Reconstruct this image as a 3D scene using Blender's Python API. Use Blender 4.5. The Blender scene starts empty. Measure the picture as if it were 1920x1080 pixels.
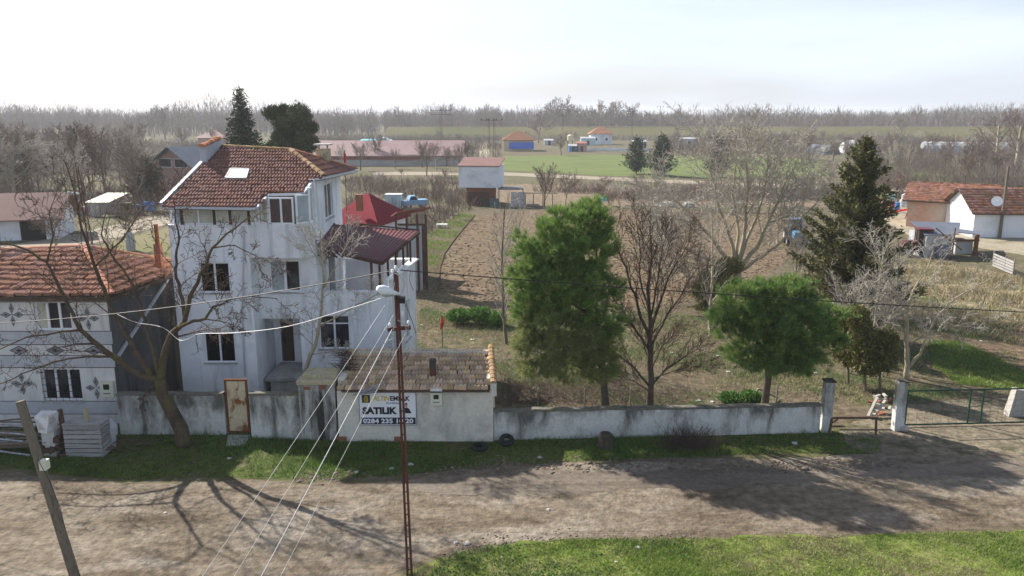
import bpy, bmesh, math, random
import numpy as np
from mathutils import Vector, Matrix, noise
from mathutils.geometry import tessellate_polygon

# ------------------------------------------------------------------ camera, sky, sun, exposure
SC = bpy.context.scene
COL = SC.collection
CH, PITCH, FPX = 12.0, math.radians(12.33), 1500.0
cam = bpy.data.cameras.new('camera')
cam.sensor_width = 36.0
cam.lens = 36.0 * FPX / 1920.0
cam.clip_end = 6000.0
camo = bpy.data.objects.new('camera', cam)
COL.objects.link(camo)
camo.location = (0, 0, CH)
camo.rotation_euler = (math.radians(90) - PITCH, 0, 0)
SC.camera = camo

SUN = Vector((-1.0, 0.88, 1.0)).normalized()          # towards the sun: left of and beyond the house
SUN_EL = math.asin(SUN.z)
SUN_AZ = math.atan2(SUN.x, SUN.y)
world = bpy.data.worlds.new('World')
SC.world = world
world.use_nodes = True
wn = world.node_tree
bg = wn.nodes['Background']
sky = wn.nodes.new('ShaderNodeTexSky')
sky.sky_type = 'NISHITA'
sky.sun_disc = False
sky.sun_elevation = SUN_EL
sky.sun_rotation = SUN_AZ
sky.altitude = 50
sky.air_density = 1.1
sky.dust_density = 2.0
sky.ozone_density = 1.0
# thin high veil of cloud, the same all round the sky
wtc = wn.nodes.new('ShaderNodeTexCoord')
wmp = wn.nodes.new('ShaderNodeMapping'); wmp.inputs['Scale'].default_value = (1.2, 1.2, 7)
wns = wn.nodes.new('ShaderNodeTexNoise'); wns.inputs['Scale'].default_value = 1.6; wns.inputs['Detail'].default_value = 5
wrp = wn.nodes.new('ShaderNodeMapRange'); wrp.inputs[1].default_value = .35; wrp.inputs[2].default_value = .65; wrp.inputs[3].default_value = .32; wrp.inputs[4].default_value = .62
wmx = wn.nodes.new('ShaderNodeMix'); wmx.data_type = 'RGBA'
wmx.inputs[7].default_value = (8.0, 8.9, 10.7, 1)
wn.links.new(wtc.outputs['Generated'], wmp.inputs[0]); wn.links.new(wmp.outputs[0], wns.inputs[0])
# the veil looks thicker towards the horizon, as haze seen through a longer path does
wsp = wn.nodes.new('ShaderNodeSeparateXYZ'); wn.links.new(wtc.outputs['Generated'], wsp.inputs[0])
wel = wn.nodes.new('ShaderNodeMapRange'); wel.inputs[1].default_value = .12; wel.inputs[2].default_value = .75; wel.inputs[3].default_value = 1.25; wel.inputs[4].default_value = .25
wn.links.new(wsp.outputs['Z'], wel.inputs[0])
wml = wn.nodes.new('ShaderNodeMath'); wml.operation = 'MULTIPLY'
wn.links.new(wns.outputs['Fac'], wrp.inputs[0]); wn.links.new(wrp.outputs[0], wml.inputs[0]); wn.links.new(wel.outputs[0], wml.inputs[1]); wn.links.new(wml.outputs[0], wmx.inputs[0])
wn.links.new(sky.outputs[0], wmx.inputs[6]); wn.links.new(wmx.outputs[2], bg.inputs['Color'])
bg.inputs['Strength'].default_value = 0.066

sl = bpy.data.lights.new('sun', 'SUN')
sl.energy = 5.0
sl.angle = math.radians(0.6)
sl.color = (1.0, 0.94, 0.85)
so = bpy.data.objects.new('sun', sl)
COL.objects.link(so)
so.rotation_euler = (-SUN).to_track_quat('-Z', 'Y').to_euler()

SC.view_settings.view_transform = 'Standard'
SC.view_settings.look = 'None'
SC.view_settings.exposure = 1.0
SC.view_settings.gamma = 1.0
SC.view_settings.use_curve_mapping = False
SC.render.engine = 'CYCLES'
SC.cycles.use_denoising = True
SC.cycles.max_bounces = 6
SC.cycles.volume_bounces = 1
SC.cycles.transparent_max_bounces = 8

RND = random.Random(7)
def rr(a, b): return RND.uniform(a, b)

# a ray through a pixel of the 1920x1080 photograph, met with a plane of the place
def ray(px, py):
    x = (px - 960) / FPX; y = (540 - py) / FPX
    return Vector((x, math.cos(PITCH) + y * math.sin(PITCH), -math.sin(PITCH) + y * math.cos(PITCH)))
def G(px, py, z=0.0):
    d = ray(px, py); t = (z - CH) / d.z
    return Vector((d.x * t, d.y * t, z))
def V(px, py, Y):
    d = ray(px, py); t = Y / d.y
    return Vector((d.x * t, Y, CH + d.z * t))
def GY(px, Y):                                          # the ground point at depth Y under an upright pixel column
    return Vector(((px - 960) / FPX * (Y * math.cos(PITCH) + CH * math.sin(PITCH)), Y, 0))
def onplane(px, py, P, n):
    d = ray(px, py); o = Vector((0, 0, CH)); t = (P - o).dot(n) / d.dot(n)
    return o + d * t

# ------------------------------------------------------------------ materials
MATS = {}
def nd(nt, t, **kw):
    n = nt.nodes.new(t)
    for k, v in kw.items():
        if isinstance(k, str) and hasattr(n, k): setattr(n, k, v)
    return n
def mat(name, cols, scale=4.0, rough=.9, bump=0.0, bscale=40.0, stretch=(1, 1, 1), spec=.3, metal=0.0,
        dirt=None, dscale=1.0, dstretch=(1, 1, 1), damt=(.45, .7), objvar=0.0, islvar=0.0, detail=6.0, ruts=0.0, ztop=None, fine=0.0, bdist=.02, translucent=0.0):
    """cols: 1 to 4 colours spread over a noise; dirt: a second colour laid in patches of its own noise"""
    m = bpy.data.materials.new(name); m.use_nodes = True
    nt = m.node_tree; b = nt.nodes['Principled BSDF']; L = nt.links.new
    b.inputs['Roughness'].default_value = rough
    b.inputs['Metallic'].default_value = metal
    b.inputs['Specular IOR Level'].default_value = spec if rough < .85 else min(spec, .08)
    tc = nd(nt, 'ShaderNodeTexCoord')
    def noi(sc, st, det=detail, dis=0.0):
        mp = nd(nt, 'ShaderNodeMapping'); mp.inputs['Scale'].default_value = st
        L(tc.outputs['Object'], mp.inputs[0])
        n = nd(nt, 'ShaderNodeTexNoise'); n.inputs['Scale'].default_value = sc; n.inputs['Detail'].default_value = det
        n.inputs['Roughness'].default_value = .6; n.inputs['Distortion'].default_value = dis
        L(mp.outputs[0], n.inputs[0]); return n.outputs['Fac']
    cols = [tuple(c) + (1,) if len(c) == 3 else c for c in cols]
    if len(cols) == 1:
        cur = None; col = nd(nt, 'ShaderNodeRGB'); col.outputs[0].default_value = cols[0]; cur = col.outputs[0]
    else:
        rp = nd(nt, 'ShaderNodeValToRGB'); cr = rp.color_ramp
        ps = [.33 + .34 * i / (len(cols) - 1) for i in range(len(cols))]
        while len(cr.elements) < len(cols): cr.elements.new(.5)
        for e, p, c in zip(cr.elements, ps, cols): e.position = p; e.color = c
        L(noi(scale, stretch), rp.inputs[0]); cur = rp.outputs[0]
    if dirt:
        mx = nd(nt, 'ShaderNodeMix'); mx.data_type = 'RGBA'; mx.inputs[7].default_value = tuple(dirt) + (1,)
        mr = nd(nt, 'ShaderNodeMapRange'); mr.inputs[1].default_value = damt[0]; mr.inputs[2].default_value = damt[1]
        dn_ = noi(dscale, dstretch, 8.0, .4)
        if ztop:                                        # damp and soot creeping down from the coping
            sz = nd(nt, 'ShaderNodeSeparateXYZ'); L(tc.outputs['Object'], sz.inputs[0])
            mz = nd(nt, 'ShaderNodeMapRange'); mz.inputs[1].default_value = ztop[0]; mz.inputs[2].default_value = ztop[1]; mz.inputs[3].default_value = 0; mz.inputs[4].default_value = ztop[2]
            az = nd(nt, 'ShaderNodeMath', operation='ADD'); L(sz.outputs['Z'], mz.inputs[0]); L(mz.outputs[0], az.inputs[0]); L(dn_, az.inputs[1]); dn_ = az.outputs[0]
        L(dn_, mr.inputs[0]); L(mr.outputs[0], mx.inputs[0]); L(cur, mx.inputs[6]); cur = mx.outputs[2]
    if fine:
        hs = nd(nt, 'ShaderNodeHueSaturation'); mr = nd(nt, 'ShaderNodeMapRange')
        mr.inputs[1].default_value = .3; mr.inputs[2].default_value = .7; mr.inputs[3].default_value = 1 - fine; mr.inputs[4].default_value = 1 + fine
        L(noi(bscale * .5, (1, 1, 1), 3.0), mr.inputs[0]); L(mr.outputs[0], hs.inputs['Value']); L(cur, hs.inputs['Color']); cur = hs.outputs[0]
    if objvar or islvar:
        hs = nd(nt, 'ShaderNodeHueSaturation')
        oi = nd(nt, 'ShaderNodeObjectInfo'); ge = nd(nt, 'ShaderNodeNewGeometry')
        ad = nd(nt, 'ShaderNodeMath', operation='ADD'); fr = nd(nt, 'ShaderNodeMath', operation='FRACT')
        L(oi.outputs['Random'], ad.inputs[0]); L(ge.outputs['Random Per Island'], ad.inputs[1]); L(ad.outputs[0], fr.inputs[0])
        v = objvar or islvar
        mr = nd(nt, 'ShaderNodeMapRange'); mr.inputs[3].default_value = 1 - v; mr.inputs[4].default_value = 1 + v
        L(fr.outputs[0], mr.inputs[0]); L(mr.outputs[0], hs.inputs['Value'])
        m2 = nd(nt, 'ShaderNodeMath', operation='MULTIPLY'); m2.inputs[1].default_value = 7.31
        f2 = nd(nt, 'ShaderNodeMath', operation='FRACT'); L(fr.outputs[0], m2.inputs[0]); L(m2.outputs[0], f2.inputs[0])
        mh = nd(nt, 'ShaderNodeMapRange'); mh.inputs[3].default_value = .5 - v * .04; mh.inputs[4].default_value = .5 + v * .04
        L(f2.outputs[0], mh.inputs[0]); L(mh.outputs[0], hs.inputs['Hue'])
        ms = nd(nt, 'ShaderNodeMapRange'); ms.inputs[3].default_value = 1 - v * .8; ms.inputs[4].default_value = 1 + v * .3
        L(f2.outputs[0], ms.inputs[0]); L(ms.outputs[0], hs.inputs['Saturation'])
        L(cur, hs.inputs['Color']); cur = hs.outputs[0]
    L(cur, b.inputs['Base Color'])
    if bump:
        bp = nd(nt, 'ShaderNodeBump'); bp.inputs['Strength'].default_value = bump; bp.inputs['Distance'].default_value = bdist
        L(noi(bscale, (1, 1, 1)), bp.inputs['Height']); L(bp.outputs[0], b.inputs['Normal'])
    if ruts:
        b2 = nd(nt, 'ShaderNodeBump'); b2.inputs['Strength'].default_value = 1.0; b2.inputs['Distance'].default_value = ruts
        L(noi(1.0, (.10, 1.3, 1), 5.0, .8), b2.inputs['Height'])
        if bump: L(bp.outputs[0], b2.inputs['Normal'])
        L(b2.outputs[0], b.inputs['Normal'])
    if translucent:
        tr = nd(nt, 'ShaderNodeBsdfTranslucent'); L(cur, tr.inputs['Color'])
        ms = nd(nt, 'ShaderNodeMixShader'); ms.inputs[0].default_value = translucent
        out = nt.nodes['Material Output']; L(b.outputs[0], ms.inputs[1]); L(tr.outputs[0], ms.inputs[2]); L(ms.outputs[0], out.inputs[0])
    MATS[name] = m
    return m

# ------------------------------------------------------------------ mesh building
class MB:
    def __init__(s): s.v = []; s.f = []; s.mi = []; s.cur = 0
    def add(s, vs, fs):
        o = len(s.v); s.v += [tuple(v) for v in vs]
        for f in fs: s.f.append([o + i for i in f]); s.mi.append(s.cur)
        return s
    def hexa(s, p):   # 8 points: bottom ring 0-3, top ring 4-7
        return s.add(p, [(3, 2, 1, 0), (4, 5, 6, 7), (0, 1, 5, 4), (1, 2, 6, 5), (2, 3, 7, 6), (3, 0, 4, 7)])
    def box(s, x0, x1, y0, y1, z0, z1):
        return s.hexa([(x0, y0, z0), (x1, y0, z0), (x1, y1, z0), (x0, y1, z0), (x0, y0, z1), (x1, y0, z1), (x1, y1, z1), (x0, y1, z1)])
    def bar(s, a, b, w, h=None, up=(0, 0, 1)):      # a beam between two points
        a = Vector(a); b = Vector(b); h = h or w; d = (b - a).normalized(); u = Vector(up)
        if abs(d.dot(u)) > .95: u = Vector((0, 1, 0))
        x = d.cross(u).normalized() * w * .5; z = x.cross(d).normalized() * h * .5
        r = [-x - z, x - z, x + z, -x + z]
        return s.add([a + q for q in r] + [b + q for q in r], [(3, 2, 1, 0), (4, 5, 6, 7), (0, 1, 5, 4), (1, 2, 6, 5), (2, 3, 7, 6), (3, 0, 4, 7)])
    def obox(s, c, ax, sx, sy, sz):                   # box with a rotation matrix
        c = Vector(c); ps = []
        for z in (-1, 1):
            for x, y in ((-1, -1), (1, -1), (1, 1), (-1, 1)):
                ps.append(c + ax @ Vector((x * sx / 2, y * sy / 2, z * sz / 2)))
        return s.hexa(ps)
    def tube(s, pts, rad, n=6, caps=True):
        pts = [Vector(p) for p in pts]
        if not isinstance(rad, (list, tuple)): rad = [rad] * len(pts)
        o = len(s.v); k = len(pts); u = None
        for i, p in enumerate(pts):
            d = (pts[min(i + 1, k - 1)] - pts[max(i - 1, 0)]).normalized()
            if u is None: u = d.orthogonal().normalized()
            u = (u - d * u.dot(d)).normalized(); w = d.cross(u)
            for j in range(n):
                a = 2 * math.pi * j / n
                s.v.append(tuple(p + (u * math.cos(a) + w * math.sin(a)) * rad[i]))
        for i in range(k - 1):
            for j in range(n):
                j2 = (j + 1) % n
                s.f.append([o + i * n + j, o + i * n + j2, o + (i + 1) * n + j2, o + (i + 1) * n + j]); s.mi.append(s.cur)
        if caps:
            s.f.append([o + j for j in range(n)][::-1]); s.mi.append(s.cur)
            s.f.append([o + (k - 1) * n + j for j in range(n)]); s.mi.append(s.cur)
        return s
    def lathe(s, c, prof, n=12):
        c = Vector(c); o = len(s.v); k = len(prof)
        for r, z in prof:
            for j in range(n):
                a = 2 * math.pi * j / n; s.v.append((c.x + r * math.cos(a), c.y + r * math.sin(a), c.z + z))
        for i in range(k - 1):
            for j in range(n):
                j2 = (j + 1) % n; s.f.append([o + i * n + j, o + i * n + j2, o + (i + 1) * n + j2, o + (i + 1) * n + j]); s.mi.append(s.cur)
        s.f.append([o + j for j in range(n)][::-1]); s.mi.append(s.cur)
        s.f.append([o + (k - 1) * n + j for j in range(n)]); s.mi.append(s.cur)
        return s
    def poly(s, pts): return s.add(pts, [tuple(range(len(pts)))])
    def slab(s, pts, th):                             # a polygon given a thickness downwards
        n = len(pts); pts = [Vector(p) for p in pts]; lo = [p - Vector((0, 0, th)) for p in pts]
        return s.add(pts + lo, [tuple(range(n)), tuple(range(2 * n - 1, n - 1, -1))] + [(i, i + n, (i + 1) % n + n, (i + 1) % n) for i in range(n)])
    def mesh(s, name, mats, off=Vector((0, 0, 0)), smooth=False):
        me = bpy.data.meshes.new(name)
        v = s.v if not off.length else [(a - off.x, b - off.y, c - off.z) for a, b, c in s.v]
        me.from_pydata(v, [], s.f)
        for m in (mats if isinstance(mats, (list, tuple)) else [mats]): me.materials.append(m)
        if isinstance(mats, (list, tuple)) and len(mats) > 1: me.polygons.foreach_set('material_index', s.mi)
        if smooth: me.shade_smooth()
        me.update(); return me

def worldloc(o):
    p = Vector((0, 0, 0))
    while o is not None: p = p + o.location; o = o.parent
    return p
def link(name, me, parent=None, loc=None, kind=None, label=None):
    o = bpy.data.objects.new(name, me); COL.objects.link(o)
    if parent is not None: o.parent = parent
    if loc is not None: o.location = loc
    if kind: o['kind'] = kind
    if label: o['label'] = label
    return o
def part(name, mb, m, parent, label=None, kind=None, smooth=False):    # vertices given in world space; parents never rotate
    off = worldloc(parent)
    return link(name, mb.mesh(name, m, off, smooth), parent, None, kind, label)
def tag(o, label, cat, group=None):
    o['label'] = label; o['category'] = cat
    if group: o['group'] = group
    return o
def thing(name, label, cat, loc, group=None):
    return tag(link(name, None, None, Vector(loc)), label, cat, group)
def single(name, mb, m, label, cat, loc=None, group=None, smooth=False):
    loc = Vector(loc) if loc is not None else Vector(mb.v[0])
    o = link(name, mb.mesh(name, m, loc, smooth), None, loc)
    return tag(o, label, cat, group)
def copy_tree(o, loc=None, parent=None, label=None, group=None, rz=None, sc=None):
    c = o.copy(); COL.objects.link(c)
    if parent is not None: c.parent = parent
    if loc is not None: c.location = Vector(loc)
    if label: c['label'] = label
    if group: c['group'] = group
    if rz is not None: c.rotation_euler = (0, 0, rz)
    if sc is not None: c.scale = sc if isinstance(sc, (tuple, list)) else (sc, sc, sc)
    for ch in list(KIDS.get(o.name, ())): copy_tree(ch, None, c)
    return c
KIDS = {}
def index_kids():
    KIDS.clear()
    for o in bpy.data.objects:
        if o.parent: KIDS.setdefault(o.parent.name, []).append(o)
def kids_of(root):                                     # index just this thing before copying it
    def rec(o):
        ks = [c for c in bpy.data.objects if c.parent == o]
        KIDS[o.name] = ks
        for k in ks: rec(k)
    rec(root)

def np_mesh(name, verts, faces, m, nside):
    me = bpy.data.meshes.new(name)
    nv, nf = len(verts), len(faces)
    me.vertices.add(nv); me.vertices.foreach_set('co', np.asarray(verts, 'f').ravel())
    me.loops.add(nf * nside); me.loops.foreach_set('vertex_index', np.asarray(faces, 'i').ravel())
    me.polygons.add(nf); me.polygons.foreach_set('loop_start', np.arange(nf, dtype='i') * nside)
    try: me.polygons.foreach_set('loop_total', np.full(nf, nside, 'i'))
    except Exception: pass
    me.materials.append(m); me.update(calc_edges=True); return me

# ------------------------------------------------------------------ ground sheets with ragged edges
def ragged(pts, step=.5, amp=.25, seed=0, closed=True):
    out = []; n = len(pts)
    for i in range(n):
        a = Vector(pts[i][:2]); b = Vector(pts[(i + 1) % n][:2]); L = (b - a).length; k = max(1, int(L / step))
        for j in range(k):
            p = a.lerp(b, j / k)
            q = Vector((p.x, p.y, seed * 3.1))
            o = Vector((noise.noise(q * .7) + .5 * noise.noise(q * 2.3), noise.noise(q * .7 + Vector((9, 4, 2))) + .5 * noise.noise(q * 2.3 + Vector((5, 5, 5))))) * amp
            out.append(Vector((p.x + o.x, p.y + o.y, 0)))
    return out
def sheet(name, pts, z, m, step=.5, amp=.25, seed=0):
    ring = ragged(pts, step, amp, seed)
    tr = tessellate_polygon([ring])
    fs = []
    for t in tr:
        a, b, c = [ring[i] for i in t]
        fs.append(t if (b - a).cross(c - a).z > 0 else (t[0], t[2], t[1]))
    me = bpy.data.meshes.new(name); me.from_pydata([(p.x, p.y, z) for p in ring], [], fs); me.materials.append(m)
    return link(name, me, None, None, 'structure')
def inpoly(x, y, P):
    r = False; n = len(P); j = n - 1
    for i in range(n):
        xi, yi = P[i][0], P[i][1]; xj, yj = P[j][0], P[j][1]
        if (yi > y) != (yj > y) and x < (xj - xi) * (y - yi) / (yj - yi) + xi: r = not r
        j = i
    return r
def inpoly_np(x, y, P):
    r = np.zeros(x.shape, bool); n = len(P); j = n - 1
    for i in range(n):
        xi, yi, xj, yj = P[i][0], P[i][1], P[j][0], P[j][1]
        c = ((yi > y) != (yj > y)) & (x < (xj - xi) * (y - yi) / ((yj - yi) or 1e-9) + xi); r ^= c; j = i
    return r
def grass(name, poly, per_m2, h, w, m, seed=0, clump=.5, z=0.004, keep=None, lean=.5, kind='stuff', label=None, cat='grass', thresh=0.0):
    rs = np.random.RandomState(seed + 11)
    xs = [p[0] for p in poly]; ys = [p[1] for p in poly]
    A = (max(xs) - min(xs)) * (max(ys) - min(ys)); n = int(A * per_m2)
    x = rs.uniform(min(xs), max(xs), n); y = rs.uniform(min(ys), max(ys), n)
    k = inpoly_np(x, y, poly); x, y = x[k], y[k]
    # patchy growth
    f = (np.sin(x * 1.3 + seed) * np.cos(y * 1.7 + seed * 2) + np.sin(x * .51 + y * .83 + seed) + .6 * np.sin(x * 4.1 - y * 2.9) * np.sin(y * 5.3 + x)) / 2.6
    k = (rs.uniform(-1, 1, len(x)) * clump + f) > thresh
    x, y, f = x[k], y[k], f[k]; n = len(x)
    hh = h * (0.45 + .9 * rs.rand(n)) * (.8 + .4 * (f > .2)); a = rs.uniform(0, 2 * math.pi, n); ww = w * (.6 + .8 * rs.rand(n))
    lx = rs.normal(0, lean, n) * hh; ly = rs.normal(0, lean, n) * hh
    v = np.empty((n, 3, 3), 'f')
    v[:, 0] = np.stack([x - np.cos(a) * ww, y - np.sin(a) * ww, np.full(n, z)], 1)
    v[:, 1] = np.stack([x + np.cos(a) * ww, y + np.sin(a) * ww, np.full(n, z)], 1)
    v[:, 2] = np.stack([x + lx, y + ly, z + hh], 1)
    me = np_mesh(name, v.reshape(-1, 3), np.arange(3 * n).reshape(-1, 3), m, 3)
    o = link(name, me, None, None, kind)
    return tag(o, label or 'short green grass growing on the ground', cat)
def clods(name, pts, m, label, cat='clods', z=0.0):    # pts: (x, y, r)
    V3 = []; F = []
    base = [Vector(p) for p in ((1, 0, 0), (-1, 0, 0), (0, 1, 0), (0, -1, 0), (0, 0, 1), (.7, .7, .5), (-.7, .6, .5), (.6, -.7, .5), (-.6, -.7, .55))]
    tri = [(0, 2, 5), (2, 6, 5), (2, 1, 6), (1, 8, 6), (1, 3, 8), (3, 7, 8), (3, 0, 7), (0, 5, 7), (4, 7, 5), (4, 5, 6), (4, 6, 8), (4, 8, 7)]
    for x, y, r in pts:
        o = len(V3); a = rr(0, 6.3); ca, sa = math.cos(a), math.sin(a); sx = rr(.6, 1.3); sy = rr(.6, 1.3); sz = rr(.35, .85)
        for p in base:
            px, py, pz = p.x * sx * rr(.8, 1.2), p.y * sy * rr(.8, 1.2), p.z * sz * rr(.8, 1.2)
            V3.append((x + (px * ca - py * sa) * r, y + (px * sa + py * ca) * r, z + pz * r - .01))
        F += [(o + i, o + j, o + k) for i, j, k in tri]
    me = np_mesh(name, V3, F, m, 3)
    return tag(link(name, me, None, None, 'stuff'), label, cat)

# ------------------------------------------------------------------ trees
def seg_mesh(name, segs, m, n=3, off=Vector((0, 0, 0))):
    S = np.array(segs, 'f')
    p0 = S[:, 0:3] - np.array(off); p1 = S[:, 3:6] - np.array(off); r0 = S[:, 6:7]; r1 = S[:, 7:8]
    d = p1 - p0; L = np.linalg.norm(d, axis=1, keepdims=True) + 1e-9; d /= L
    up = np.where(np.abs(d[:, 2:3]) > .9, np.array([[1., 0, 0]]), np.array([[0, 0, 1.]]))
    u = np.cross(d, up); u /= np.linalg.norm(u, axis=1, keepdims=True); w = np.cross(d, u)
    N = len(S); v = np.empty((N, 2 * n, 3), 'f')
    for j in range(n):
        a = 2 * math.pi * j / n; q = u * math.cos(a) + w * math.sin(a)
        v[:, j] = p0 + q * r0 - d * r0 * .3; v[:, n + j] = p1 + q * r1 + d * r1 * .3
    b = (np.arange(N) * 2 * n)[:, None]
    f = np.concatenate([b + np.array([[j, (j + 1) % n, n + (j + 1) % n, n + j]]) for j in range(n)], 0)
    return np_mesh(name, v.reshape(-1, 3), f, m, 4)
def grow(T, p, d, L, r, lv, cfg, R, maxlv):
    """one limb of a tree and everything that grows from it; T[level] collects tapered pieces"""
    ns = cfg['ns'][min(lv, len(cfg['ns']) - 1)]; wig = cfg['wig'][min(lv, len(cfg['wig']) - 1)]; trop = cfg['trop'][min(lv, len(cfg['trop']) - 1)]
    pts = [p]; rad = [r]; end = max(r * cfg.get('tip', .35), cfg['rmin'])
    for i in range(ns):
        d = (d + Vector((R.gauss(0, wig), R.gauss(0, wig), R.gauss(0, wig) + trop))).normalized()
        p = p + d * (L / ns); pts.append(p); rad.append(r + (end - r) * (i + 1) / ns)
    out = T.setdefault(lv, [])
    for i in range(ns): out.append((*pts[i], *pts[i + 1], rad[i], rad[i + 1]))
    if lv >= maxlv: return
    kids(T, pts, rad, L, lv, cfg, R, maxlv)
def kids(T, pts, rad, L, lv, cfg, R, maxlv, t0=None):
    nc = cfg['nc'][min(lv, len(cfg['nc']) - 1)]; ang = cfg['ang'][min(lv, len(cfg['ang']) - 1)]; lr = cfg['lr'][min(lv, len(cfg['lr']) - 1)]
    t0 = cfg['t0'][min(lv, len(cfg['t0']) - 1)] if t0 is None else t0
    ns = len(pts) - 1; az = R.uniform(0, 6.28)
    for k in range(nc):
        t = t0 + (1 - t0) * (k + R.uniform(.2, .9)) / nc; x = min(t, .999) * ns; i = int(x)
        q = pts[i].lerp(pts[i + 1], x - i); dd = (pts[i + 1] - pts[i]).normalized(); rq = rad[i] + (rad[i + 1] - rad[i]) * (x - i)
        az += 2.4 + R.uniform(-.5, .5)
        u = dd.orthogonal().normalized(); w = dd.cross(u); s = u * math.cos(az) + w * math.sin(az); a = ang * R.uniform(.7, 1.3)
        nd_ = (dd * math.cos(a) + s * math.sin(a)).normalized()
        grow(T, q, nd_, L * lr * R.uniform(.65, 1.2) * (1.15 - .5 * t), max(rq * cfg['rr'] * R.uniform(.7, 1), cfg['rmin']), lv + 1, cfg, R, maxlv)
VASE = dict(ns=[4, 4, 4, 3, 2], wig=[.05, .08, .12, .18, .2], trop=[.1, .08, .04, .02, 0], nc=[9, 8, 6, 4, 3], ang=[.55, .5, .6, .7, .8], lr=[.8, .45, .45, .45, .5], t0=[.25, .2, .2, .15, .1], rr=.5, rmin=.006)
WIDE = dict(ns=[4, 5, 4, 3, 2], wig=[.06, .14, .2, .25, .25], trop=[.06, .03, .02, .02, 0], nc=[8, 7, 7, 4, 3], ang=[.8, .75, .8, .8, .9], lr=[.75, .5, .45, .45, .5], t0=[.3, .25, .2, .15, .1], rr=.5, rmin=.006)
def bare_meshes(seed, h, r, cfg, maxlv=3, trunkfrac=.45, d=(0, 0, 1), rmin=None, split=1, mt='bark', mc='twig'):
    R = random.Random(seed); T = {}; c = dict(cfg)
    if rmin: c['rmin'] = rmin
    grow(T, Vector((0, 0, -.05)), Vector(d).normalized(), h * trunkfrac, r, 0, c, R, maxlv)
    a = [s for l in T if l <= split for s in T[l]]; b = [s for l in T if l > split for s in T[l]]
    return seg_mesh('trunk', a, MATS[mt], 5), seg_mesh('crown', b, MATS[mc], 3)
def guided(name, label, cat, base, limbs, cfg, maxlv, seed, mt, mc, split=0, sub=.9, group=None, n_tr=8):
    """limbs: (list of (px, py, Y), r0, r1, length of the side shoots); the limbs follow the photograph, the rest grows"""
    R = random.Random(seed); t = thing(name, label, cat, base, group); T = {}; mb = MB()
    for pts, r0, r1, sl_ in limbs:
        P = [V(*q) if len(q) == 3 and q[2] > 0 else Vector(q) for q in pts]
        Q = []
        for i in range(len(P) - 1):                       # a little wander between the given points
            for j in range(3):
                o = Vector((R.gauss(0, 1), R.gauss(0, 1), R.gauss(0, 1))) * (P[i + 1] - P[i]).length * (.02 if j else 0)
                Q.append(P[i].lerp(P[i + 1], j / 3) + o)
        Q.append(P[-1]); k = len(Q) - 1
        rad = [r0 + (r1 - r0) * (i / k) ** .8 for i in range(k + 1)]
        mb.tube(Q, rad, n_tr)
        if sl_ > 0: kids(T, Q, rad, sl_ / cfg['lr'][0], 0, cfg, R, maxlv, .2 if sl_ < 5 else .3)
    part('trunk', mb, MATS[mt], t, smooth=True)
    segs = [s for l in T for s in T[l]]
    if segs: link('crown', seg_mesh('crown', segs, MATS[mc], 3, worldloc(t)), t)
    return t

def needles(blobs, nclump, nneedle, ln, w, seed, up=.6, spread=.5, shell=.55, per=15, bough=.17):
    """brush-like clumps of needles gathered in boughs over a few overlapping rounded masses"""
    rs = np.random.RandomState(seed); C = []; D = []
    vol = np.array([b[3] * b[3] * b[4] for b in blobs]) ** .67; vol /= vol.sum()
    for bi, b in enumerate(blobs):
        nb = max(6, int(nclump * vol[bi] / per)); u = rs.normal(size=(nb, 3)); u /= np.linalg.norm(u, axis=1, keepdims=True)
        rad = shell + (1 - shell) * rs.rand(nb, 1) ** .45
        lump = 1 + rs.normal(0, .09, (nb, 1))
        c0 = np.array(b[:3]) + u * rad * lump * np.array([b[3], b[3], b[4]]); d0 = u * .8 + np.array([0, 0, up])
        c1 = np.repeat(c0, per, 0) + rs.normal(0, bough, (nb * per, 3)) * np.array([1, 1, .55]); C.append(c1); D.append(np.repeat(d0, per, 0) + (c1 - np.repeat(c0, per, 0)) * 2.0)
    C = np.concatenate(C); D = np.concatenate(D); D /= np.linalg.norm(D, axis=1, keepdims=True)
    n = len(C); k = nneedle
    c = np.repeat(C, k, 0); d = np.repeat(D, k, 0) + rs.normal(0, spread, (n * k, 3)); d /= np.linalg.norm(d, axis=1, keepdims=True)
    c = c + rs.normal(0, ln * .12, c.shape)
    L = (ln * (.6 + .7 * rs.rand(n * k)))[:, None]; s = np.cross(d, rs.normal(size=d.shape)); s /= np.linalg.norm(s, axis=1, keepdims=True)
    v = np.stack([c - s * w, c + s * w, c + d * L], 1)
    return v.reshape(-1, 3)
def flakes(C, D, k, size, w, rs, spread=.7):
    n = len(C); c = np.repeat(C, k, 0) + rs.normal(0, size * .5, (n * k, 3)); d = np.repeat(D, k, 0) + rs.normal(0, spread, (n * k, 3)); d /= np.linalg.norm(d, axis=1, keepdims=True)
    s = np.cross(d, rs.normal(size=d.shape)); s /= np.linalg.norm(s, axis=1, keepdims=True); L = size * (.5 + rs.rand(n * k, 1))
    return np.stack([c - s * w, c + s * w, c + d * L], 1).reshape(-1, 3)
def tri_mesh(name, v, m): return np_mesh(name, v, np.arange(len(v)).reshape(-1, 3), m, 3)
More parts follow.
